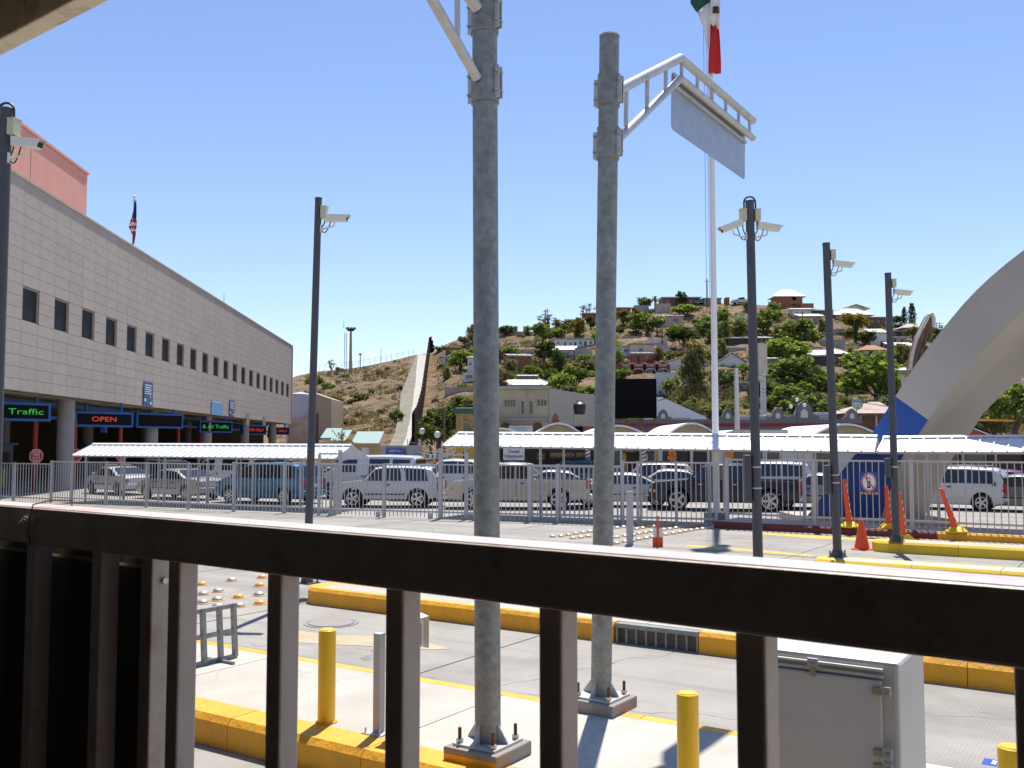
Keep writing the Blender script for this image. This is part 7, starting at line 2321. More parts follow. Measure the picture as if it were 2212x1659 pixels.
MB().lathe(p, [(0.42, 0), (0.40, 0.1), (0.47, 0.5), (0.46, 0.75), (0.25, 0.92), (0.2, 0.95)], 20).build('tank', m_black, parent=t, smooth=True)
MB().lathe(p + Z * 0.93, [(0.22, 0), (0.2, 0.08), (0.0, 0.1)], 16).build('lid', m_black, parent=t)
MB().lathe(p + Z * 0.74, [(0.44, 0), (0.36, 0.07), (0.34, 0.07)], 20).build('band', m_white, parent=t)
MB().box(p - Z * 1.2, (0.9, 0.9, 2.35)).build('stand', m_gside, parent=t)
# red-brown espadana and sheds on the low roofs
p = at(1200, 925, 68)
t = thing('bell_gable', 'small red-brown curved bell gable on the low roofs', 'gable', p)
k2 = m_per_px(68)
prof = [(-0.5, 0), (-0.5, .18), (-.42, .3), (-.28, .42), (-.2, .75), (-.1, .98), (0, 1.05), (.1, .98), (.2, .75), (.28, .42), (.42, .3), (.5, .18), (.5, 0)]
MB().prism([p + X * (a * 34 * k2) + Z * (b * 31 * k2) for a, b in prof], Y_ * 0.3).build('gable', HM['brick'], parent=t)
MB().prism([p + X * (a * 12 * k2) + Z * (b * 12 * k2 + 8 * k2) - Y_ * 0.02 for a, b in ((-.5, 0), (-.5, .6), (0, 1.1), (.5, .6), (.5, 0))], Y_ * 0.02).build('niche', HM['brown'], parent=t)
MB().box(p - Z * 1.6 + Y_ * 0.2, (36 * k2, 0.5, 3.25)).build('base', HM['cream'], parent=t)
t, x0, x1, zt = block('roof_shed', 'low grey shed with two dark panels beside the bell gable', 'shed', 1214, 1262, 918, 67, m_gside, 3)
for q in (0.06, 0.55):
    MB().obox(Vector((x0 + (x1 - x0) * q, 66.97, zt - 0.95)), X * ((x1 - x0) * 0.38), Y_ * 0.03, Z * 0.85).build('shutter', m_dark, parent=t)
t, x0, x1, zt = block('roof_shed', 'red-brown tin shed left of the sign pole', 'shed', 1262, 1320, 921, 66, HM['brick'], 3)
MB().obox(Vector((x0 - .1, 65.9, zt)), X * (x1 - x0 + .2), Y_ * 3.2, Z * 0.1).build('roof', HM['tin2'], parent=t)
# LED billboard on steel legs
D = 64.0
a, b = at(1326, 903, D), at(1418, 818, D)
t = thing('led_billboard', 'large black LED billboard on crossed steel legs right of the sign pole', 'billboard', Vector(((a.x + b.x) / 2, D, 0)))
m_led = mat('led face', (0.006, 0.005, 0.006), rough=0.9, var=0.3, scale=3, spec=0.1)
bd = MB().obox(Vector((a.x, D, a.z)), X * (b.x - a.x), Y_ * 0.35, Z * (b.z - a.z)).build('cabinet', m_led, parent=t)
nr = 14
for i in range(nr):
    z = a.z + (b.z - a.z) * (i + 0.15) / nr
    MB().obox(Vector((a.x + 0.04, D - 0.03, z)), X * (b.x - a.x - 0.08), Y_ * 0.03, Z * ((b.z - a.z) / nr * 0.55)).build('louvre', m_led, parent=bd)
for q in (0.05, 0.3, 0.62, 0.95):
    MB().bar(Vector((a.x + (b.x - a.x) * q, D + 0.15, a.z)), Vector((a.x + (b.x - a.x) * q, D + 0.15, 0)), 0.1).build('leg', HM['brown'], parent=t)
for (q0, q1) in ((0.3, 0.55), (0.62, 0.4), (0.62, 0.9), (0.3, 0.05)):
    MB().bar(Vector((a.x + (b.x - a.x) * q0, D + 0.1, a.z)), Vector((a.x + (b.x - a.x) * q1, D + 0.1, 2.9)), 0.08).build('brace', HM['brown'], parent=t)
# grey parapet building with red band
D = 78.0
m_gp = mat('slate plaster', (0.15, 0.145, 0.155), rough=0.85, var=0.12, scale=0.5)
m_rb = mat('red band', (0.24, 0.02, 0.03), rough=0.7)
t, x0, x1, zt = block('parapet_building', 'slate grey building with red band and ornate curved parapet', 'building', 1330, 1862, 914, D, m_gp, 9)
zb = at(1600, 921, D).z
MB().obox(Vector((x0 - 0.05, D - 0.1, zb)), X * (x1 - x0 + 0.1), Y_ * 0.1, Z * 0.24).build('red_band', m_rb, parent=t)
MB().obox(Vector((x0 - 0.05, D - 0.06, zt - 0.02)), X * (x1 - x0 + 0.1), Y_ * 0.5, Z * 0.3).build('coping', m_gp, parent=t)
k = m_per_px(D)
for (px, big) in ((1432, .75), (1572, .8), (1680, .85), (1737, 1.3), (1840, .8)):
    c = Vector(((px - 1106) * k, D - 0.05, zt + 0.281))
    s = big
    prof = [(-.95, 0), (-.9, .25), (-.62, .3), (-.5, .55), (-.42, .85), (-.2, 1.05), (0, 1.15), (.2, 1.05), (.42, .85), (.5, .55), (.62, .3), (.9, .25), (.95, 0)]
    hole = [(-.22, .12), (-.22, .5), (0, .7), (.22, .5), (.22, .12)]
    g = MB().prism([c + X * (a * s) + Z * (b * s) for a, b in prof], Y_ * 0.4).build('scrolled_gable', m_gp, parent=t)
    MB().prism([c + X * (a * s) + Z * (b * s) - Y_ * 0.015 for a, b in hole], Y_ * 0.014).build('niche', m_shopw, parent=g)
for (px, w_, h_, dd) in ((1640, 2.4, .7, 2.5), (1690, 1.6, .8, 2.5), (1790, 1.3, .95, 1.5), (1520, 1.2, .5, 2.0)):
    c = Vector(((px - 1106) * k, D + dd, zt - 0.05))
    u = thing('roof_unit', {1640: 'long pale duct on the slate grey roof', 1690: 'boxy cooler on the slate grey roof left of the tallest scroll', 1790: 'pale square cooler on the slate grey roof near the right camera poles', 1520: 'small cooler on the slate grey roof left of the flagpole'}[px], 'cooler', c)
    MB().box(c + Z * h_ / 2, (w_, 1.0, h_)).build('casing', m_shopw, parent=u, bevel=0.03)
    for i in range(4):
        MB().box(c + Vector((0, -0.51, h_ * (0.2 + 0.18 * i))), (w_ * 0.8, 0.02, h_ * 0.08)).build('louvre', HM['tin2'], parent=u)
# white sloping roof right of the LED board
D = 92.0
t, x0, x1, zt = block('white_hall', 'hall with a white sloping roof between the LED billboard and the pine', 'building', 1415, 1524, 903, D, m_shopw, 8)
pk = at(1419, 858, D)
MB().prism([Vector((x0, D - 0.2, zt)), Vector((x0, D - 0.2, pk.z)), Vector((x0 + 0.6, D - 0.2, pk.z)), Vector((x1, D - 0.2, zt + 0.1)), Vector((x1, D - 0.2, zt))], Y_ * 8).build('roof', m_roofw, parent=t)
# brown hut with dish
D = 86.0
t, x0, x1, zt = block('brown_hut', 'brown hut with a patched hip roof below the slope near the arch', 'hut', 1828, 1925, 893, D, HM['brown'], 6)
e0, e1 = Vector((x0 - .5, D - .7, zt)), Vector((x1 + .5, D - .7, zt))
a0, a1 = at(1880, 868, D + 2.5), at(1900, 868, D + 2.5)
e2, e3 = e1 + Y_ * 7.4, e0 + Y_ * 7.4
MB().add([e0, e1, e2, e3, a0, a1], [(0, 1, 5, 4), (1, 2, 5), (2, 3, 4, 5), (3, 0, 4), (3, 2, 1, 0)]).build('roof', HM['stone'], parent=t)
MB().obox(e0 - Z * 0.2, e1 - e0, Y_ * 0.1, Z * 0.19).build('fascia', HM['brown'], parent=t)
for q in (.25, .6):
    MB().obox(Vector((x0 + (x1 - x0) * q, D - 0.6, zt - 2.2)), X * 0.12, Y_ * 0.12, Z * 2.1).build('porch_post', HM['cream'], parent=t)
p = at(1851, 873, 84.5)
t = thing('satellite_dish', 'round grey satellite dish on the brown hut roof', 'satellite dish', p - Z * 0.6)
vs = [p] + [p + Vector((0.5 * math.cos(a), -0.12 + 0.0, 0.5 * math.sin(a))) for a in [2 * math.pi * i / 18 for i in range(18)]]
o = MB().add(vs, [(0, 1 + i, 1 + (i + 1) % 18) for i in range(18)]).build('dish', m_galvl, parent=t, smooth=True)
o.modifiers.new('thick', 'SOLIDIFY').thickness = 0.03
MB().cyl(p + Y_ * 0.03, p - Z * 0.9 + Y_ * 0.1, 0.04, n=8).build('stand', m_galv, parent=t)
MB().cyl(p - Z * 0.4 - Y_ * 0.1, p - Y_ * 0.5, 0.02, n=6).build('feed_arm', m_galv, parent=t)
# pale billboard on a post
D = 92.0
a, b = at(1640, 806, D), at(1664, 741, D)
t = thing('pale_billboard', 'tall blank cream billboard with a blue edge, seen at an angle', 'billboard', Vector(((a.x + b.x) / 2, D, 0)))
MB().obox(Vector((a.x, D, a.z)), Vector((b.x - a.x, 1.2, 0)), Vector((-0.1, 0.1, 0)), Z * (b.z - a.z)).build('panel', HM['cream'], parent=t)
MB().obox(Vector((a.x - 0.35, D + 0.8, a.z)), Vector((0.35, -0.8, 0)), Vector((0.05, 0.1, 0)), Z * (b.z - a.z)).build('blue_side', m_banl, parent=t)
pc = at(1648, 806, D + 0.6)
MB().cyl(Vector((pc.x, pc.y, 0)), pc, 0.28, n=12).build('post', m_offw, parent=t, smooth=True)
# utility poles near the shops, and wires
def upole(px, D, ytop, r, label, mt, arms=()):
    x = (px - 1106) / FPX * D
    zt = at(px, ytop, D).z
    b = Vector((x, D, 0))
    t = thing('utility_pole', label, 'pole', b)
    MB().cyl(b, b + Z * zt, r, r * 0.6, n=12).build('shaft', mt, parent=t, smooth=True)
    for (z, w_) in arms:
        MB().bar(b + Vector((-w_, 0, zt - z)), b + Vector((w_, 0, zt - z)), 0.1).build('cross_arm', m_wood, parent=t)
        for q in (-.9, -.3, .3, .9):
            MB().lathe(b + Vector((w_ * q, 0, zt - z + 0.05)), [(0.04, 0), (0.06, 0.08), (0.03, 0.14)], 8).build('insulator', m_offw, parent=t)
    return b + Z * zt
u1 = upole(1592, 72, 795, 0.24, 'pale concrete utility pole right of the flagpole above the parapet', m_offw, ((0.4, 0.9),))
u2 = upole(1242, 80, 852, 0.16, 'dark utility pole with cross arm above the blank grey wall', m_wood, ((0.15, 1.6),))
u3 = upole(1648, 95, 790, 0.15, 'second pole beside the pale billboard', m_offw, ())
u4 = upole(960, 62, 880, 0.11, 'thin dark pole in front of the dense tree left of the ochre building', m_wood, ())
wi = 0
ends = [(u1, at(2150, 905, 80)), (u1 - Z * 0.5, at(2150, 890, 82)), (u1 - Z * 0.9, at(2030, 915, 84)), (u1, at(1330, 890, 80)), (u1 - Z * 0.4, at(1420, 866, 80)), (u2, at(1330, 880, 82)), (u2, at(1180, 880, 80)), (at(1640, 845, 90), at(2240, 940, 88)), (at(1660, 790, 96), at(2010, 868, 86)), (at(1140, 868, 150), at(960, 870, 130))]
for a, b in ends:
    wi += 1
    o = MB().tube(tube_arc(a, b, -Z * (a - b).length * 0.03, 10), 0.017, 5).build('overhead_wire', m_cable)
    tag(o, ['upper wire from the pale concrete pole to the arch side', 'middle wire from the pale concrete pole to the arch side', 'lower short wire from the pale concrete pole towards the brown hut', 'wire from the pale concrete pole left across the LED billboard', 'short wire from the pale concrete pole to the white sloping roof', 'wire from the dark cross-arm pole to the right', 'wire from the dark cross-arm pole to the left', 'long wire passing low behind the right camera poles', 'wire from the pale billboard towards the brown hut', 'wire crossing the border wall at mid height'][wi - 1], 'wire', 'overhead wires')
# lamp posts with white globes
for (px, D, yt, lab) in ((912, 78, 938, 'street lamp with white globe left of the bunting'), (945, 70, 946, 'lantern street lamp behind the blue sign wall'), (1722, 72, 868, 'dark street lamp with globes before the ornate parapet')):
    b = Vector(((px - 1106) / FPX * D, D, 0)); zt = at(px, yt, D).z
    t = thing('street_lamp', lab, 'street lamp', b)
    MB().cyl(b, b + Z * zt, 0.07, 0.05, n=10).build('post', m_pole, parent=t, smooth=True)
    MB().lathe(b, [(0.18, 0), (0.16, 0.4), (0.08, 0.6)], 12).build('base', m_pole, parent=t)
    hd = [(0, 0)] if px < 1700 else [(-0.45, -0.5), (0.55, -0.4), (0, 0)]
    for dx, dz in hd:
        c = b + Vector((dx, 0, zt + dz))
        gs = 1.0 if px < 1700 else 0.6
        MB().lathe(c, [(0.08 * gs, 0), (0.2 * gs, 0.1 * gs), (0.24 * gs, 0.25 * gs), (0.2 * gs, 0.42 * gs), (0.0, 0.5 * gs)], 14).build('globe', m_white, parent=t, smooth=True)
# ---------------- left of the pole: walls, bunting, tree, tan silo building
m_yw = mat('ochre boundary wall', (0.44, 0.32, 0.15), rough=0.9, var=0.12, scale=0.5)
m_gw = mat('grey boundary wall', (0.40, 0.39, 0.37), rough=0.9, var=0.1, scale=0.5)
D = 56.0
a, b = at(690, 958, D + 8), at(822, 966, D)
t = thing('ochre_wall', 'ochre boundary wall behind the parked vans', 'wall', Vector((a.x, a.y, 0)))
MB().prism([Vector((a.x, a.y, 0)), Vector((b.x, b.y, 0)), Vector((b.x, b.y, 2.5)), Vector((a.x, a.y, 2.6))], Vector((0, .3, 0))).build('wall', m_yw, parent=t)
MB().prism([Vector((a.x, a.y - .05, 2.6)), Vector((b.x, b.y - .05, 2.5)), Vector((b.x, b.y - .05, 2.6)), Vector((a.x, a.y - .05, 2.7))], Vector((0, .4, 0))).build('coping', m_yw, parent=t)
q = at(792, 985, D + 1.6)
MB().box(q - Y_ * 0.2, (0.5, 0.06, 1.0)).build('window', m_offw, parent=t)
a, b = at(822, 966, D - .1), at(912, 966, D - .1)
t = thing('grey_wall', 'grey boundary wall carrying the blue sign', 'wall', Vector((a.x, a.y, 0)))
MB().obox(Vector((a.x, a.y, 0)), X * (b.x - a.x), Y_ * 0.3, Z * 2.42).build('wall', m_gw, parent=t)
MB().obox(Vector((a.x - .03, a.y - .05, 2.423)), X * (b.x - a.x + .06), Y_ * 0.4, Z * 0.08).build('coping', m_gw, parent=t)
k = m_per_px(D)
board(855, 979, D - 0.3, 41 * k, 20 * k, m_blue, 'blue sign with two lines of white letters on the grey wall', [('GARITA No. 3', 0.13, 0.2, 0.8), ('ACCESO VEHICULAR', -0.12, 0.19, 1.0)], m_white)
board(902, 981, D - 0.3, 16 * k, 7 * k, m_banl, 'small pale blue notice right of the blue sign', [('', 0, 0.1, 0.3)][:0], m_white)
# strings of coloured pennants
cols = [mat('pennant ' + n, c, rough=0.7) for n, c in (('red', (0.6, 0.03, 0.03)), ('yellow', (0.75, 0.5, 0.03)), ('white', (0.75, 0.75, 0.75)), ('blue', (0.03, 0.12, 0.5)), ('green', (0.03, 0.3, 0.1)), ('orange', (0.75, 0.2, 0.03)))]
R = random.Random(3)
for si, (pa, pb, n, sag) in enumerate((((838, 984, 50), (1000, 972, 52), 34, 0.35), ((880, 962, 58), (1000, 958, 52), 26, 0.4), ((900, 975, 52), (1010, 965, 51), 24, 0.3), ((925, 958, 60), (990, 985, 52), 18, 0.2))):
    a, b = at(*pa), at(*pb)
    t = thing('bunting', ('long low', 'upper', 'middle', 'slanting short')[si] + ' string of coloured pennants left of the ochre shop', 'bunting', a, 'bunting')
    pts = tube_arc(a, b, -Z * sag, n)
    MB().tube(pts, 0.012, 5).build('cord', m_offw, parent=t)
    for i in range(n):
        p = pts[i]
        d = (pts[i + 1] - pts[i]).normalized()
        MB().prism([p, p + d * 0.16, p + d * 0.08 - Z * 0.24 + Y_ * R.uniform(-.05, .05)], Y_ * 0.006).build('pennant', cols[R.randrange(6)], parent=t)
p = at(745, 1000, 60); p.z = 0
tree(745, 1000, 62, 92, 'sparse', 'o', 'thin olive tree with drooping leaves behind the left canopy end', p=p)
_c = bpy.data.objects[-1] if False else None
p = at(950, 985, 88); p.z = 0.3
tree(948, 972, 84, 76, 'round', 'd', 'dense dark green tree left of the ochre building', p=at(948, 968, 92))
tree(934, 968, 44, 46, 'round', 'g', 'smaller green tree against the dense dark one', p=at(930, 968, 90))
tree(2192, 948, 90, 110, 'round', 'b', 'bright leafy tree under the arch at the right edge', p=at(2195, 948, 80))
tree(2145, 955, 80, 80, 'round', 's', 'grey-green tree under the arch', p=at(2148, 955, 84))
# tan ribbed building and white silo beyond the grey building
D = 140.0
k = m_per_px(D)
t = thing('ribbed_hall', 'tan ribbed metal hall beyond the end of the grey building', 'building', at(670, 955, D))
m_tanr = mat('tan cladding', (0.46, 0.37, 0.25), rough=0.7, var=0.06)
a = at(655, 962, D)
W_ = 60 * k
H1, H2 = (962 - 842) * k, (962 - 862) * k
MB().prism([a - Z * 3, a + X * W_ - Z * 3, a + X * W_ + Z * H2, a + Z * H1], Y_ * 10).build('wall', m_tanr, parent=t)
for i in range(16):
    MB().obox(a + X * (W_ * i / 16) - Y_ * 0.12 - Z * 3, X * 0.16, Y_ * 0.12, Z * (H1 + (H2 - H1) * i / 16 + 3)).build('rib', m_tanr, parent=t)
t = thing('white_silo', 'pale round tank between the grey building and the tan hall', 'tank', at(648, 960, 132))
p = at(648, 960, 132)
MB().lathe(p - Z * 3, [(1.9, 0), (1.9, (960 - 858) * m_per_px(132) + 3), (1.7, (960 - 855) * m_per_px(132) + 3.2), (0, (960 - 853) * m_per_px(132) + 3.4)], 24).build('shell', mat('lavender tank', (0.46, 0.44, 0.50), rough=0.6), parent=t, smooth=True)
MB().box(p + Vector((0.2, -2.2, 1.2)), (2.6, 0.5, 4.6)).build('base_wall', HM['stone'], parent=t)
MB().box(p + Vector((2.4, -2.0, 1.6)), (1.1, 0.6, 5.2)).build('brown_door', HM['brown'], parent=t)
for i, (px0, px1, yt, lab) in enumerate(((700, 722, 948, 'left low house with teal tin roof below the bare slope'), (722, 742, 954, 'middle low house with teal tin roof below the bare slope'), (768, 812, 960, 'long low teal tin roof behind the ochre wall'))):
    D = 95 - i * 8
    t, x0, x1, zt = block('teal_roof_house', lab, 'house', px0, px1, yt, D, HM['white'], 6)
    MB().prism([Vector((x0 - .3, D - .3, zt)), Vector((x1 + .3, D - .3, zt)), Vector((x1 + .3, D + 3, zt + 1.0)), Vector((x0 - .3, D + 3, zt + 1.0))], Z * 0.1).build('roof', HM['teal'], parent=t)
    MB().obox(Vector((x0 + .3, D - .03, zt - 1.5)), X * 0.6, Y_ * 0.03, Z * 0.9).build('window', m_glass, parent=t)
p = at(893, 966, 60)
t = thing('black_tank', 'small black water tank at the foot of the border wall', 'water tank', p)
MB().lathe(p - Z * 0.6, [(0.27, 0), (0.27, 0.75), (0.18, 0.88), (0, 0.9)], 18).build('tank', m_black, parent=t, smooth=True)
MB().box(p - Z * 1.6, (0.6, 0.6, 1.99)).build('stand', m_gw, parent=t)
for q in (-.34, .34):
    MB().bar(p + Vector((q, -.3, -.7)), p + Vector((q, -.3, .5)), 0.04).build('guard_rail', m_galv, parent=t)
# red awning right of the arch
p = at(2118, 938, 47)
t = thing('red_awning', 'red-brown awning with a pale sloping top under the arch', 'awning', Vector((p.x, p.y, 0)))
MB().prism([p + Vector((-1.0, 0, -.4)), p + Vector((1.0, 0, -.4)), p + Vector((-.6, 0, .35))], Y_ * 2).build('end', mat('awning red', (0.45, 0.07, 0.02), rough=0.7), parent=t)
MB().bar(p + Vector((-.7, 1, .42)), p + Vector((1.3, 1, -.38)), 2.1, 0.05).build('top', m_roofw, parent=t)
MB().bar(p + Vector((-.4, .8, .75)), p + Vector((2.0, .8, .68)), 0.3, 0.08).build('beam', m_or, parent=t)
for q in (-.8, .8):
    MB().bar(Vector((p.x + q, p.y + .2, 0)), p + Vector((q, .2, -.35)), 0.08).build('post', m_fence, parent=t)
# ================================================================== queue of vehicles
PROF = {
 'sedan': dict(L=4.6, W=1.78, belt=0.93, wr=0.32, wx=(0.185, 0.81), top=[(0, .55), (.008, .88), (.03, .98), (.16, 1.02), (.20, 1.05), (.33, 1.36), (.42, 1.42), (.54, 1.43), (.62, 1.37), (.76, 1.0), (.80, .97), (.96, .78), (.99, .68), (1, .50)],
    side=[[(.225, .97), (.325, 1.28), (.44, 1.34), (.44, .97)], [(.455, .97), (.455, 1.34), (.55, 1.345), (.61, 1.29), (.72, .97)]], ws=(.762, .99, .63, 1.36), rw=(.198, 1.04, .325, 1.35), doors=(.235, .448, .69)),
 'suv': dict(L=4.5, W=1.75, belt=1.05, wr=0.36, wx=(.20, .80), top=[(0, .62), (.006, 1.0), (.03, 1.30), (.085, 1.60), (.12, 1.645), (.3, 1.69), (.52, 1.68), (.60, 1.62), (.715, 1.12), (.74, 1.09), (.95, .97), (.985, .86), (1, .58)],
    side=[[(.105, 1.09), (.13, 1.55), (.33, 1.60), (.30, 1.09)], [(.345, 1.09), (.37, 1.60), (.45, 1.6), (.45, 1.09)], [(.465, 1.09), (.465, 1.6), (.53, 1.59), (.59, 1.53), (.685, 1.09)]], ws=(.715, 1.11, .605, 1.61), rw=(.02, 1.12, .082, 1.58), doors=(.455, .665), rack=True),
 'minivan': dict(L=4.8, W=1.9, belt=1.08, wr=0.34, wx=(.19, .80), top=[(0, .62), (.006, 1.05), (.03, 1.4), (.07, 1.68), (.11, 1.74), (.3, 1.78), (.55, 1.77), (.64, 1.68), (.82, 1.16), (.86, 1.1), (.97, .88), (.99, .78), (1, .55)],
    side=[[(.085, 1.12), (.105, 1.60), (.30, 1.66), (.30, 1.12)], [(.315, 1.12), (.315, 1.66), (.49, 1.67), (.49, 1.12)], [(.505, 1.12), (.505, 1.67), (.57, 1.66), (.63, 1.58), (.76, 1.12)]], ws=(.815, 1.16, .645, 1.66), rw=(.018, 1.2, .062, 1.62), doors=(.31, .50, .74), rack=True),
 'van': dict(L=5.2, W=2.0, belt=1.2, wr=0.36, wx=(.2, .80), top=[(0, .65), (.004, 1.2), (.015, 1.9), (.04, 2.02), (.3, 2.06), (.62, 2.04), (.70, 1.94), (.84, 1.3), (.88, 1.22), (.97, 1.0), (.99, .9), (1, .6)],
    side=[[(.06, 1.28), (.06, 1.85), (.22, 1.87), (.22, 1.28)], [(.25, 1.28), (.25, 1.87), (.44, 1.88), (.44, 1.28)], [(.56, 1.26), (.56, 1.86), (.65, 1.84), (.71, 1.74), (.8, 1.26)]], ws=(.835, 1.32, .71, 1.92), rw=(.008, 1.3, .014, 1.85), doors=(.5, .55, .78)),
 'pickup': dict(L=5.75, W=1.95, belt=1.16, wr=0.40, wx=(.215, .80), top=[(0, .72), (.003, 1.12), (.008, 1.18), (.388, 1.19), (.392, 1.2), (.42, 1.72), (.445, 1.82), (.55, 1.85), (.62, 1.80), (.655, 1.72), (.735, 1.25), (.75, 1.22), (.96, 1.08), (.985, .96), (1, .66)],
    side=[[(.415, 1.22), (.435, 1.70), (.505, 1.74), (.505, 1.22)], [(.517, 1.22), (.517, 1.74), (.60, 1.74), (.645, 1.66), (.712, 1.22)]], ws=(.735, 1.26, .652, 1.74), rw=(.396, 1.26, .424, 1.72), doors=(.41, .512, .70)),
 'crew': dict(L=6.0, W=2.0, belt=1.18, wr=0.42, wx=(.205, .805), top=[(0, .74), (.003, 1.14), (.008, 1.22), (.318, 1.23), (.322, 1.24), (.35, 1.76), (.375, 1.86), (.52, 1.9), (.60, 1.86), (.645, 1.76), (.735, 1.28), (.75, 1.25), (.96, 1.12), (.985, 1.0), (1, .68)],
    side=[[(.345, 1.25), (.365, 1.74), (.475, 1.78), (.475, 1.25)], [(.488, 1.25), (.488, 1.78), (.59, 1.79), (.635, 1.7), (.71, 1.25)]], ws=(.735, 1.29, .642, 1.78), rw=(.326, 1.3, .354, 1.76), doors=(.34, .48, .70)),
}
def car_paint(name, col, metal=0.0, rough=0.32):
    return mat(name, col, rough=rough, metal=metal, var=0.03, scale=2, coat=0.25 if max(col) < 0.05 else 0.7, spec=0.5)
PAINT = {
 'white': car_paint('car white', (0.55, 0.55, 0.55)), 'silver': car_paint('car silver', (0.42, 0.43, 0.44), 0.5), 'beige': car_paint('car beige silver', (0.40, 0.38, 0.34), 0.4),
 'blue': car_paint('car blue', (0.02, 0.13, 0.26), 0.2), 'navy': car_paint('car navy black', (0.010, 0.011, 0.022), 0.2), 'grey': car_paint('car grey', (0.12, 0.125, 0.13), 0.4),
 'tan': car_paint('car tan', (0.50, 0.44, 0.34)), 'pewter': car_paint('car pewter', (0.40, 0.37, 0.35), 0.4), 'black': car_paint('car black', (0.015, 0.016, 0.018)), 'teal': car_paint('car teal', (0.03, 0.10, 0.13)), 'maroon': car_paint('car maroon', (0.16, 0.02, 0.03)), 'dsilver': car_paint('car dark silver', (0.22, 0.235, 0.25), 0.5),
}
RIM = {}
def rim_mesh(spokes, r):
    if spokes in RIM: return RIM[spokes]
    mb = MB()
    n = 24
    # rim ring (axis along y, outer face at y=0)
    def ring(r0, r1, y0, y1):
        vs = []
        for i in range(n):
            a = 2 * math.pi * i / n
            vs += [(r0 * math.cos(a), y0, r0 * math.sin(a)), (r1 * math.cos(a), y1, r1 * math.sin(a))]
        mb.add(vs, [(2 * i, 2 * i + 1, (2 * i + 3) % (2 * n), (2 * i + 2) % (2 * n)) for i in range(n)])
    ring(r, r * 0.88, 0.0, 0.0); ring(r * 0.88, r * 0.85, 0.0, -0.07)
    mb.cyl((0, -0.06, 0), (0, -0.005, 0), r * 0.24, n=14)
    for i in range(spokes):
        a = 2 * math.pi * i / spokes
        d = Vector((math.cos(a), 0, math.sin(a)))
        s = Vector((-math.sin(a), 0, math.cos(a)))
        mb.prism([d * r * 0.18 - s * r * 0.13, d * r * 0.18 + s * r * 0.13, d * r * 0.88 + s * r * 0.17, d * r * 0.88 - s * r * 0.17], (0, -0.025, 0))
    me = mb.mesh('rim')
    me.materials.append(m_chrome)
    RIM[spokes] = me
    return me
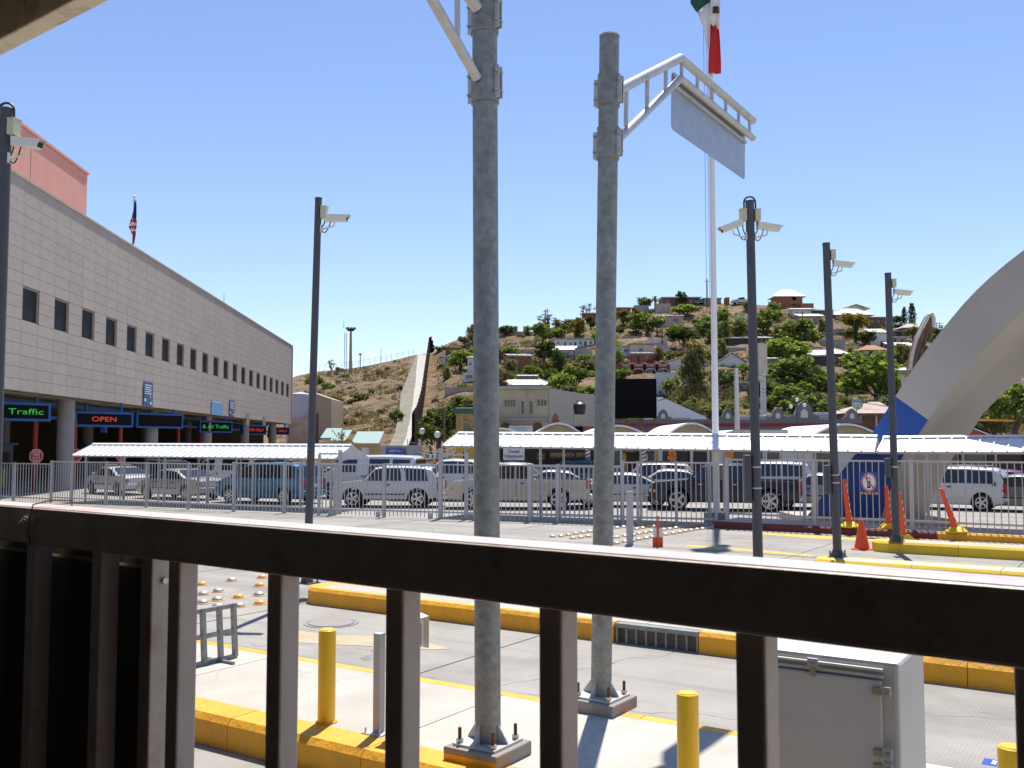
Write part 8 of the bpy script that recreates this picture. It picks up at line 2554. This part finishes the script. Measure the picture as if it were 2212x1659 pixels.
def vehicle(kind, paint, px, D, h_deg, label, wheel_r=None, spokes=5, scale=1.0, name=None, group='cars queueing behind the fence', dark_win=True):
    P = PROF[kind]
    Lc, Wc, belt, wr = P['L'], P['W'], P['belt'], wheel_r or P['wr']
    cen = Vector(((px - 1106) / FPX * D, D, 0))
    nm = name or {'sedan': 'sedan', 'suv': 'suv', 'minivan': 'minivan', 'van': 'van', 'pickup': 'pickup_truck', 'crew': 'pickup_truck'}[kind]
    t = thing(nm, label, {'sedan': 'car', 'suv': 'car', 'minivan': 'van', 'van': 'van', 'pickup': 'pickup', 'crew': 'pickup'}[kind], (0, 0, 0), group)
    pm = PAINT[paint]
    w = Wc / 2
    TB = 0.20                                  # tumblehome
    top = [(x * Lc, z) for x, z in P['top']]
    arch_r = wr + 0.075
    wx = [x * Lc for x in P['wx']]
    clear = 0.24 if kind in ('sedan', 'minivan') else 0.34
    xs = set(round(x, 4) for x, _ in top)
    for c in wx:
        for i in range(9):
            a = math.pi * i / 8
            xs.add(round(c + arch_r * math.cos(a), 4))
        xs.add(round(c - arch_r - 0.01, 4)); xs.add(round(c + arch_r + 0.01, 4))
    xs = sorted(x for x in xs if 0 <= x <= Lc)
    def zb(x):
        for c in wx:
            if abs(x - c) <= arch_r + 1e-6:
                return max(clear, wr + math.sqrt(max(0, arch_r ** 2 - (x - c) ** 2)) - 0.0)
        e = min(x, Lc - x)
        return clear + (0.10 * (1 - e / 0.5) if e < 0.5 else 0)
    def hw(x):
        e = min(x, Lc - x) / Lc
        return w * (1 - 0.16 * max(0, (0.10 - e) / 0.10) ** 2)
    vs, fs = [], []
    for x in xs:
        zt, b0 = interp(top, x), zb(x)
        zs = min(belt, zt - 0.03)
        h = hw(x)
        gh = max(0.0, zt - zs)
        wt = h - 0.01 - TB * gh
        b0 = min(b0, zs - 0.06)
        half = [(0.0, b0), (h * 0.94, b0), (h - 0.02 if b0 < .5 else h, max(b0 + 0.03, min(clear + 0.14, zs - .05)) if b0 < clear + .1 else b0 + 0.03), (h, b0 + (zs - b0) * 0.62), (h * 0.985, zs), (wt + 0.01, zt - min(0.07, gh * 0.35)), (wt * 0.86, zt - 0.005), (0.0, zt + 0.015)]
        ring_ = [(y, z) for y, z in half] + [(-y, z) for y, z in reversed(half[1:-1])]
        vs += [Vector((x - Lc / 2, y, z)) for y, z in ring_]
    m = 14
    for i in range(len(xs) - 1):
        for j in range(m):
            fs.append((i * m + j, (i + 1) * m + j, (i + 1) * m + (j + 1) % m, i * m + (j + 1) % m))
    fs.append(tuple(range(m)))
    fs.append(tuple(reversed(range((len(xs) - 1) * m, len(xs) * m))))
    MB().add(vs, [tuple(reversed(f)) for f in fs] if False else fs).build('body', pm, parent=t, smooth=True, ang=28)
    def yside(z): return w * 0.985 - 0.0 - TB * (z - belt) * 1.0 + 0.012
    gm = m_glass
    for sgn in (1, -1):
        for poly in P['side']:
            pts = [Vector((x * Lc - Lc / 2, sgn * yside(z), z)) for x, z in poly]
            MB().prism(pts, (0, sgn * 0.006, 0)).build('side_window', gm, parent=t)
        for dx in P['doors']:
            MB().obox(Vector((dx * Lc - Lc / 2 - 0.006, sgn * (w + 0.001), clear + 0.22)), (0.012, 0, 0), (0, sgn * 0.003, 0), Z * (belt - clear - 0.3)).build('door_seam', m_dark, parent=t)
        hx = P['doors'][0] + 0.05
        for k_, dx in enumerate(P['doors'][1:] if len(P['doors']) > 2 else P['doors'][:1]):
            x = dx * Lc - Lc / 2 - (0.28 if len(P['doors']) > 2 else -0.08)
            MB().box(Vector((x, sgn * (w + 0.008), belt - 0.12)), (0.17, 0.03, 0.045)).build('door_handle', m_black if paint != 'navy' else m_chrome, parent=t)
        MB().obox(Vector((.2 * Lc - Lc / 2 + arch_r + .1, sgn * (w + 0.0015), 0.52)), ((P['wx'][1] - P['wx'][0]) * Lc - 2 * arch_r - .2, 0, 0), (0, sgn * 0.012, 0), Z * 0.05).build('side_trim', m_black if kind in ('sedan', 'suv') else pm, parent=t)
        xm = P['side'][-1][-1][0] * Lc - Lc / 2 - 0.12
        MB().box(Vector((xm, sgn * (w + 0.09), belt + 0.12)), (0.12, 0.18, 0.15)).build('mirror', pm if paint in ('white', 'silver') else m_black, parent=t, bevel=0.03)
    x0, z0, x1, z1 = P['ws']
    def cross(x0, z0, x1, z1, nm, sg, tint=None):
        a0, a1 = w - TB * (z0 - belt) - 0.14, w - TB * (z1 - belt) - 0.13
        p = [Vector((x0 * Lc - Lc / 2, a0, z0)), Vector((x0 * Lc - Lc / 2, -a0, z0)), Vector((x1 * Lc - Lc / 2, -a1, z1)), Vector((x1 * Lc - Lc / 2, a1, z1))]
        nrm = (p[1] - p[0]).cross(p[3] - p[0]).normalized()
        if nrm.x * sg < 0: nrm = -nrm
        if abs(nrm.z) > 0.05 and nrm.z < 0: nrm = -nrm
        MB().prism([q + nrm * 0.035 for q in p], nrm * 0.006).build(nm, gm, parent=t)
    cross(x0, z0, x1, z1, 'windscreen', 1)
    cross(*P['rw'], 'rear_window', -1)
    # lamps, bumpers, plates
    zl = belt - 0.22
    for sgn in (1, -1):
        he = hw(0.0)
        tall = 0.36 if kind in ('pickup', 'crew', 'suv', 'minivan', 'van') else 0.17
        MB().box(Vector((-Lc / 2 + 0.06, sgn * (he - 0.02), zl + (0.06 if tall > .2 else .03))), (0.17, 0.16, tall)).build('tail_light', m_tail, parent=t, bevel=0.015)
        MB().box(Vector((Lc / 2 - 0.14, sgn * (he - 0.10), 0.70 if kind == 'sedan' else 0.80)), (0.2, 0.30, 0.15)).build('headlight', m_lamp, parent=t, bevel=0.03)
        MB().box(Vector((Lc / 2 - 0.26, sgn * (w - 0.045), 0.68 if kind == 'sedan' else 0.78)), (0.12, 0.09, 0.12)).build('indicator', m_amber, parent=t, bevel=0.02)
    bm = m_chrome if kind in ('pickup', 'crew') else pm
    MB().box(Vector((-Lc / 2 + 0.0, 0, 0.50)), (0.22, Wc * 0.90, 0.20)).build('rear_bumper', bm, parent=t, bevel=0.05)
    MB().box(Vector((Lc / 2 - 0.02, 0, 0.48)), (0.22, Wc * 0.88, 0.20)).build('front_bumper', bm if kind != 'crew' else m_black, parent=t, bevel=0.05)
    MB().box(Vector((Lc / 2 + 0.005, 0, 0.72)), (0.03, Wc * 0.5, 0.14)).build('grille', m_black, parent=t)
    MB().box(Vector((-Lc / 2 - 0.03, 0, 0.80 if kind != 'sedan' else .72)), (0.02, 0.32, 0.15)).build('number_plate', m_offw, parent=t)
    if kind in ('pickup', 'crew'):
        e = P['top'][3][0] * Lc
        MB().box(Vector((-Lc / 2 + e / 2 + 0.02, 0, interp(top, e * .5) + 0.02)), (e - 0.2, Wc * 0.80, 0.016)).build('bed_dark_sheet', m_dark, parent=t)  # dark sheet over the solid bed stands in for the open bed's shaded inside
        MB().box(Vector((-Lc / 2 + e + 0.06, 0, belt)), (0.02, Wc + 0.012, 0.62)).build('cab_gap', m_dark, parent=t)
    if P.get('rack'):
        for sgn in (1, -1):
            zr = interp(top, Lc * .35)
            MB().bar(Vector((-Lc * .36, sgn * w * .62, zr + .05)), Vector((Lc * .06, sgn * w * .62, zr + .06)), .035).build('roof_rail', m_black if paint != 'white' else m_chrome, parent=t)
            for q in (-.33, -.1, .04):
                MB().box(Vector((Lc * q, sgn * w * .62, zr + .01)), (.06, .03, .09)).build('rail_foot', m_black, parent=t)
        for q in (-.25, -.05):
            MB().bar(Vector((Lc * q, -w * .6, zr + .07)), Vector((Lc * q, w * .6, zr + .07)), .03).build('roof_bar', m_black, parent=t)
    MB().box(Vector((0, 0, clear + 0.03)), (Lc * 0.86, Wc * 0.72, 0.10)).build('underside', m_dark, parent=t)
    for c in wx:
        for sgn in (1, -1):
            y = sgn * (w - 0.12)
            prof = [(wr - 0.13, -0.10), (wr - 0.03, -0.105), (wr, -0.08), (wr, 0.08), (wr - 0.03, 0.105), (wr - 0.13, 0.10)]
            mb = MB()
            n = 24
            vv = []
            for r, yy in prof:
                for i in range(n):
                    a = 2 * math.pi * i / n
                    vv.append(Vector((c - Lc / 2 + r * math.cos(a), y + yy, wr + r * math.sin(a))))
            ff = [(j * n + i, j * n + (i + 1) % n, (j + 1) * n + (i + 1) % n, (j + 1) * n + i) for j in range(5) for i in range(n)]
            ff += [tuple(range(n)), tuple(reversed(range(5 * n, 6 * n)))]
            wh = mb.add(vv, [tuple(reversed(f)) for f in ff]).build('wheel', m_tyre, parent=t, smooth=True)
            k_ = (wr - 0.10)
            inst('rim', rim_mesh(spokes, 1.0), wh, (c - Lc / 2, y + sgn * 0.108, wr), (0, 0, 0 if sgn > 0 else math.pi), (k_, 1.0 if True else k_, k_))
    t.location = cen
    t.rotation_euler = (0, 0, math.pi - math.radians(h_deg))
    t.scale = (scale,) * 3
    return t
V = vehicle
V('sedan', 'white', 262, 50.5, 42, 'small white sedan half in shade, farthest left in the queue')
V('sedan', 'beige', 393, 46.0, 34, 'beige-silver sedan with red tail lamp right of the first column', spokes=7)
V('suv', 'black', 350, 56, 42, 'dark wagon in the shade behind the beige sedan')
V('van', 'white', 500, 52.0, 30, 'white van nose showing behind the blue van', scale=.95)
V('minivan', 'blue', 584, 43.0, 24, 'bright blue minivan in the queue', spokes=6, scale=1.0)
V('van', 'white', 800, 46.5, 12, 'white high-roofed van behind the white two-door wagon')
V('suv', 'white', 843, 40.4, 6, 'white two-door wagon with dark windows behind the sliding gate', spokes=5)
V('sedan', 'white', 742, 52, 14, 'white car roof between the blue van and the white van')
V('crew', 'white', 990, 45.0, 5, 'white pickup behind the silver pickup cab')
V('pickup', 'pewter', 1120, 39.3, 3, 'pewter silver pickup truck behind the thick pole', spokes=6)
V('suv', 'tan', 1070, 47.5, 5, 'tan wagon with pale roof behind the silver pickup')
V('sedan', 'silver', 1195, 44.0, 5, 'silver sedan seen over the silver pickup bed')
V('minivan', 'teal', 1238, 50.0, 6, 'dark teal van in front of the dentist shop')
V('sedan', 'white', 1342, 40.6, 6, 'white sedan following the silver pickup', spokes=7, scale=.98)
V('suv', 'tan', 1400, 47.0, 8, 'cream wagon behind the white sedan')
V('sedan', 'white', 1447, 45.2, 10, 'second white sedan just left of the dark pickup cab')
V('crew', 'navy', 1562, 38.4, 13, 'dark navy pickup with bright wheels behind the flagpole', spokes=5, scale=.97)
V('minivan', 'white', 1640, 45.0, 14, 'white van seen over the dark pickup bed')
V('sedan', 'dsilver', 1775, 39.2, 18, 'silver coupe between the dark pickup and the blue arch foot', spokes=7)
V('sedan', 'white', 1850, 43.5, 20, 'pale sedan behind the blue arch foot')
V('minivan', 'white', 2040, 39.0, 35, 'white minivan in shade right of the arch foot', spokes=5, scale=.95)
V('sedan', 'grey', 2205, 37.5, 34, 'dark grey sedan at the right edge of the queue', spokes=7)
V('sedan', 'maroon', 2160, 44.5, 33, 'dark red car roof behind the grey sedan')
V('sedan', 'white', 2260, 43.0, 33, 'white car at the right edge behind the grey sedan')
V('pickup', 'silver', 1603, hill_D(1603, 656), 0, 'tiny parked pickup on the skyline right of the flagpole', group='vehicles parked on the ridge').location = hill(1603, 657)
V('sedan', 'grey', 1517, hill_D(1517, 657), 0, 'tiny parked car on the skyline right of the long hilltop house', group='vehicles parked on the ridge').location = hill(1517, 657)
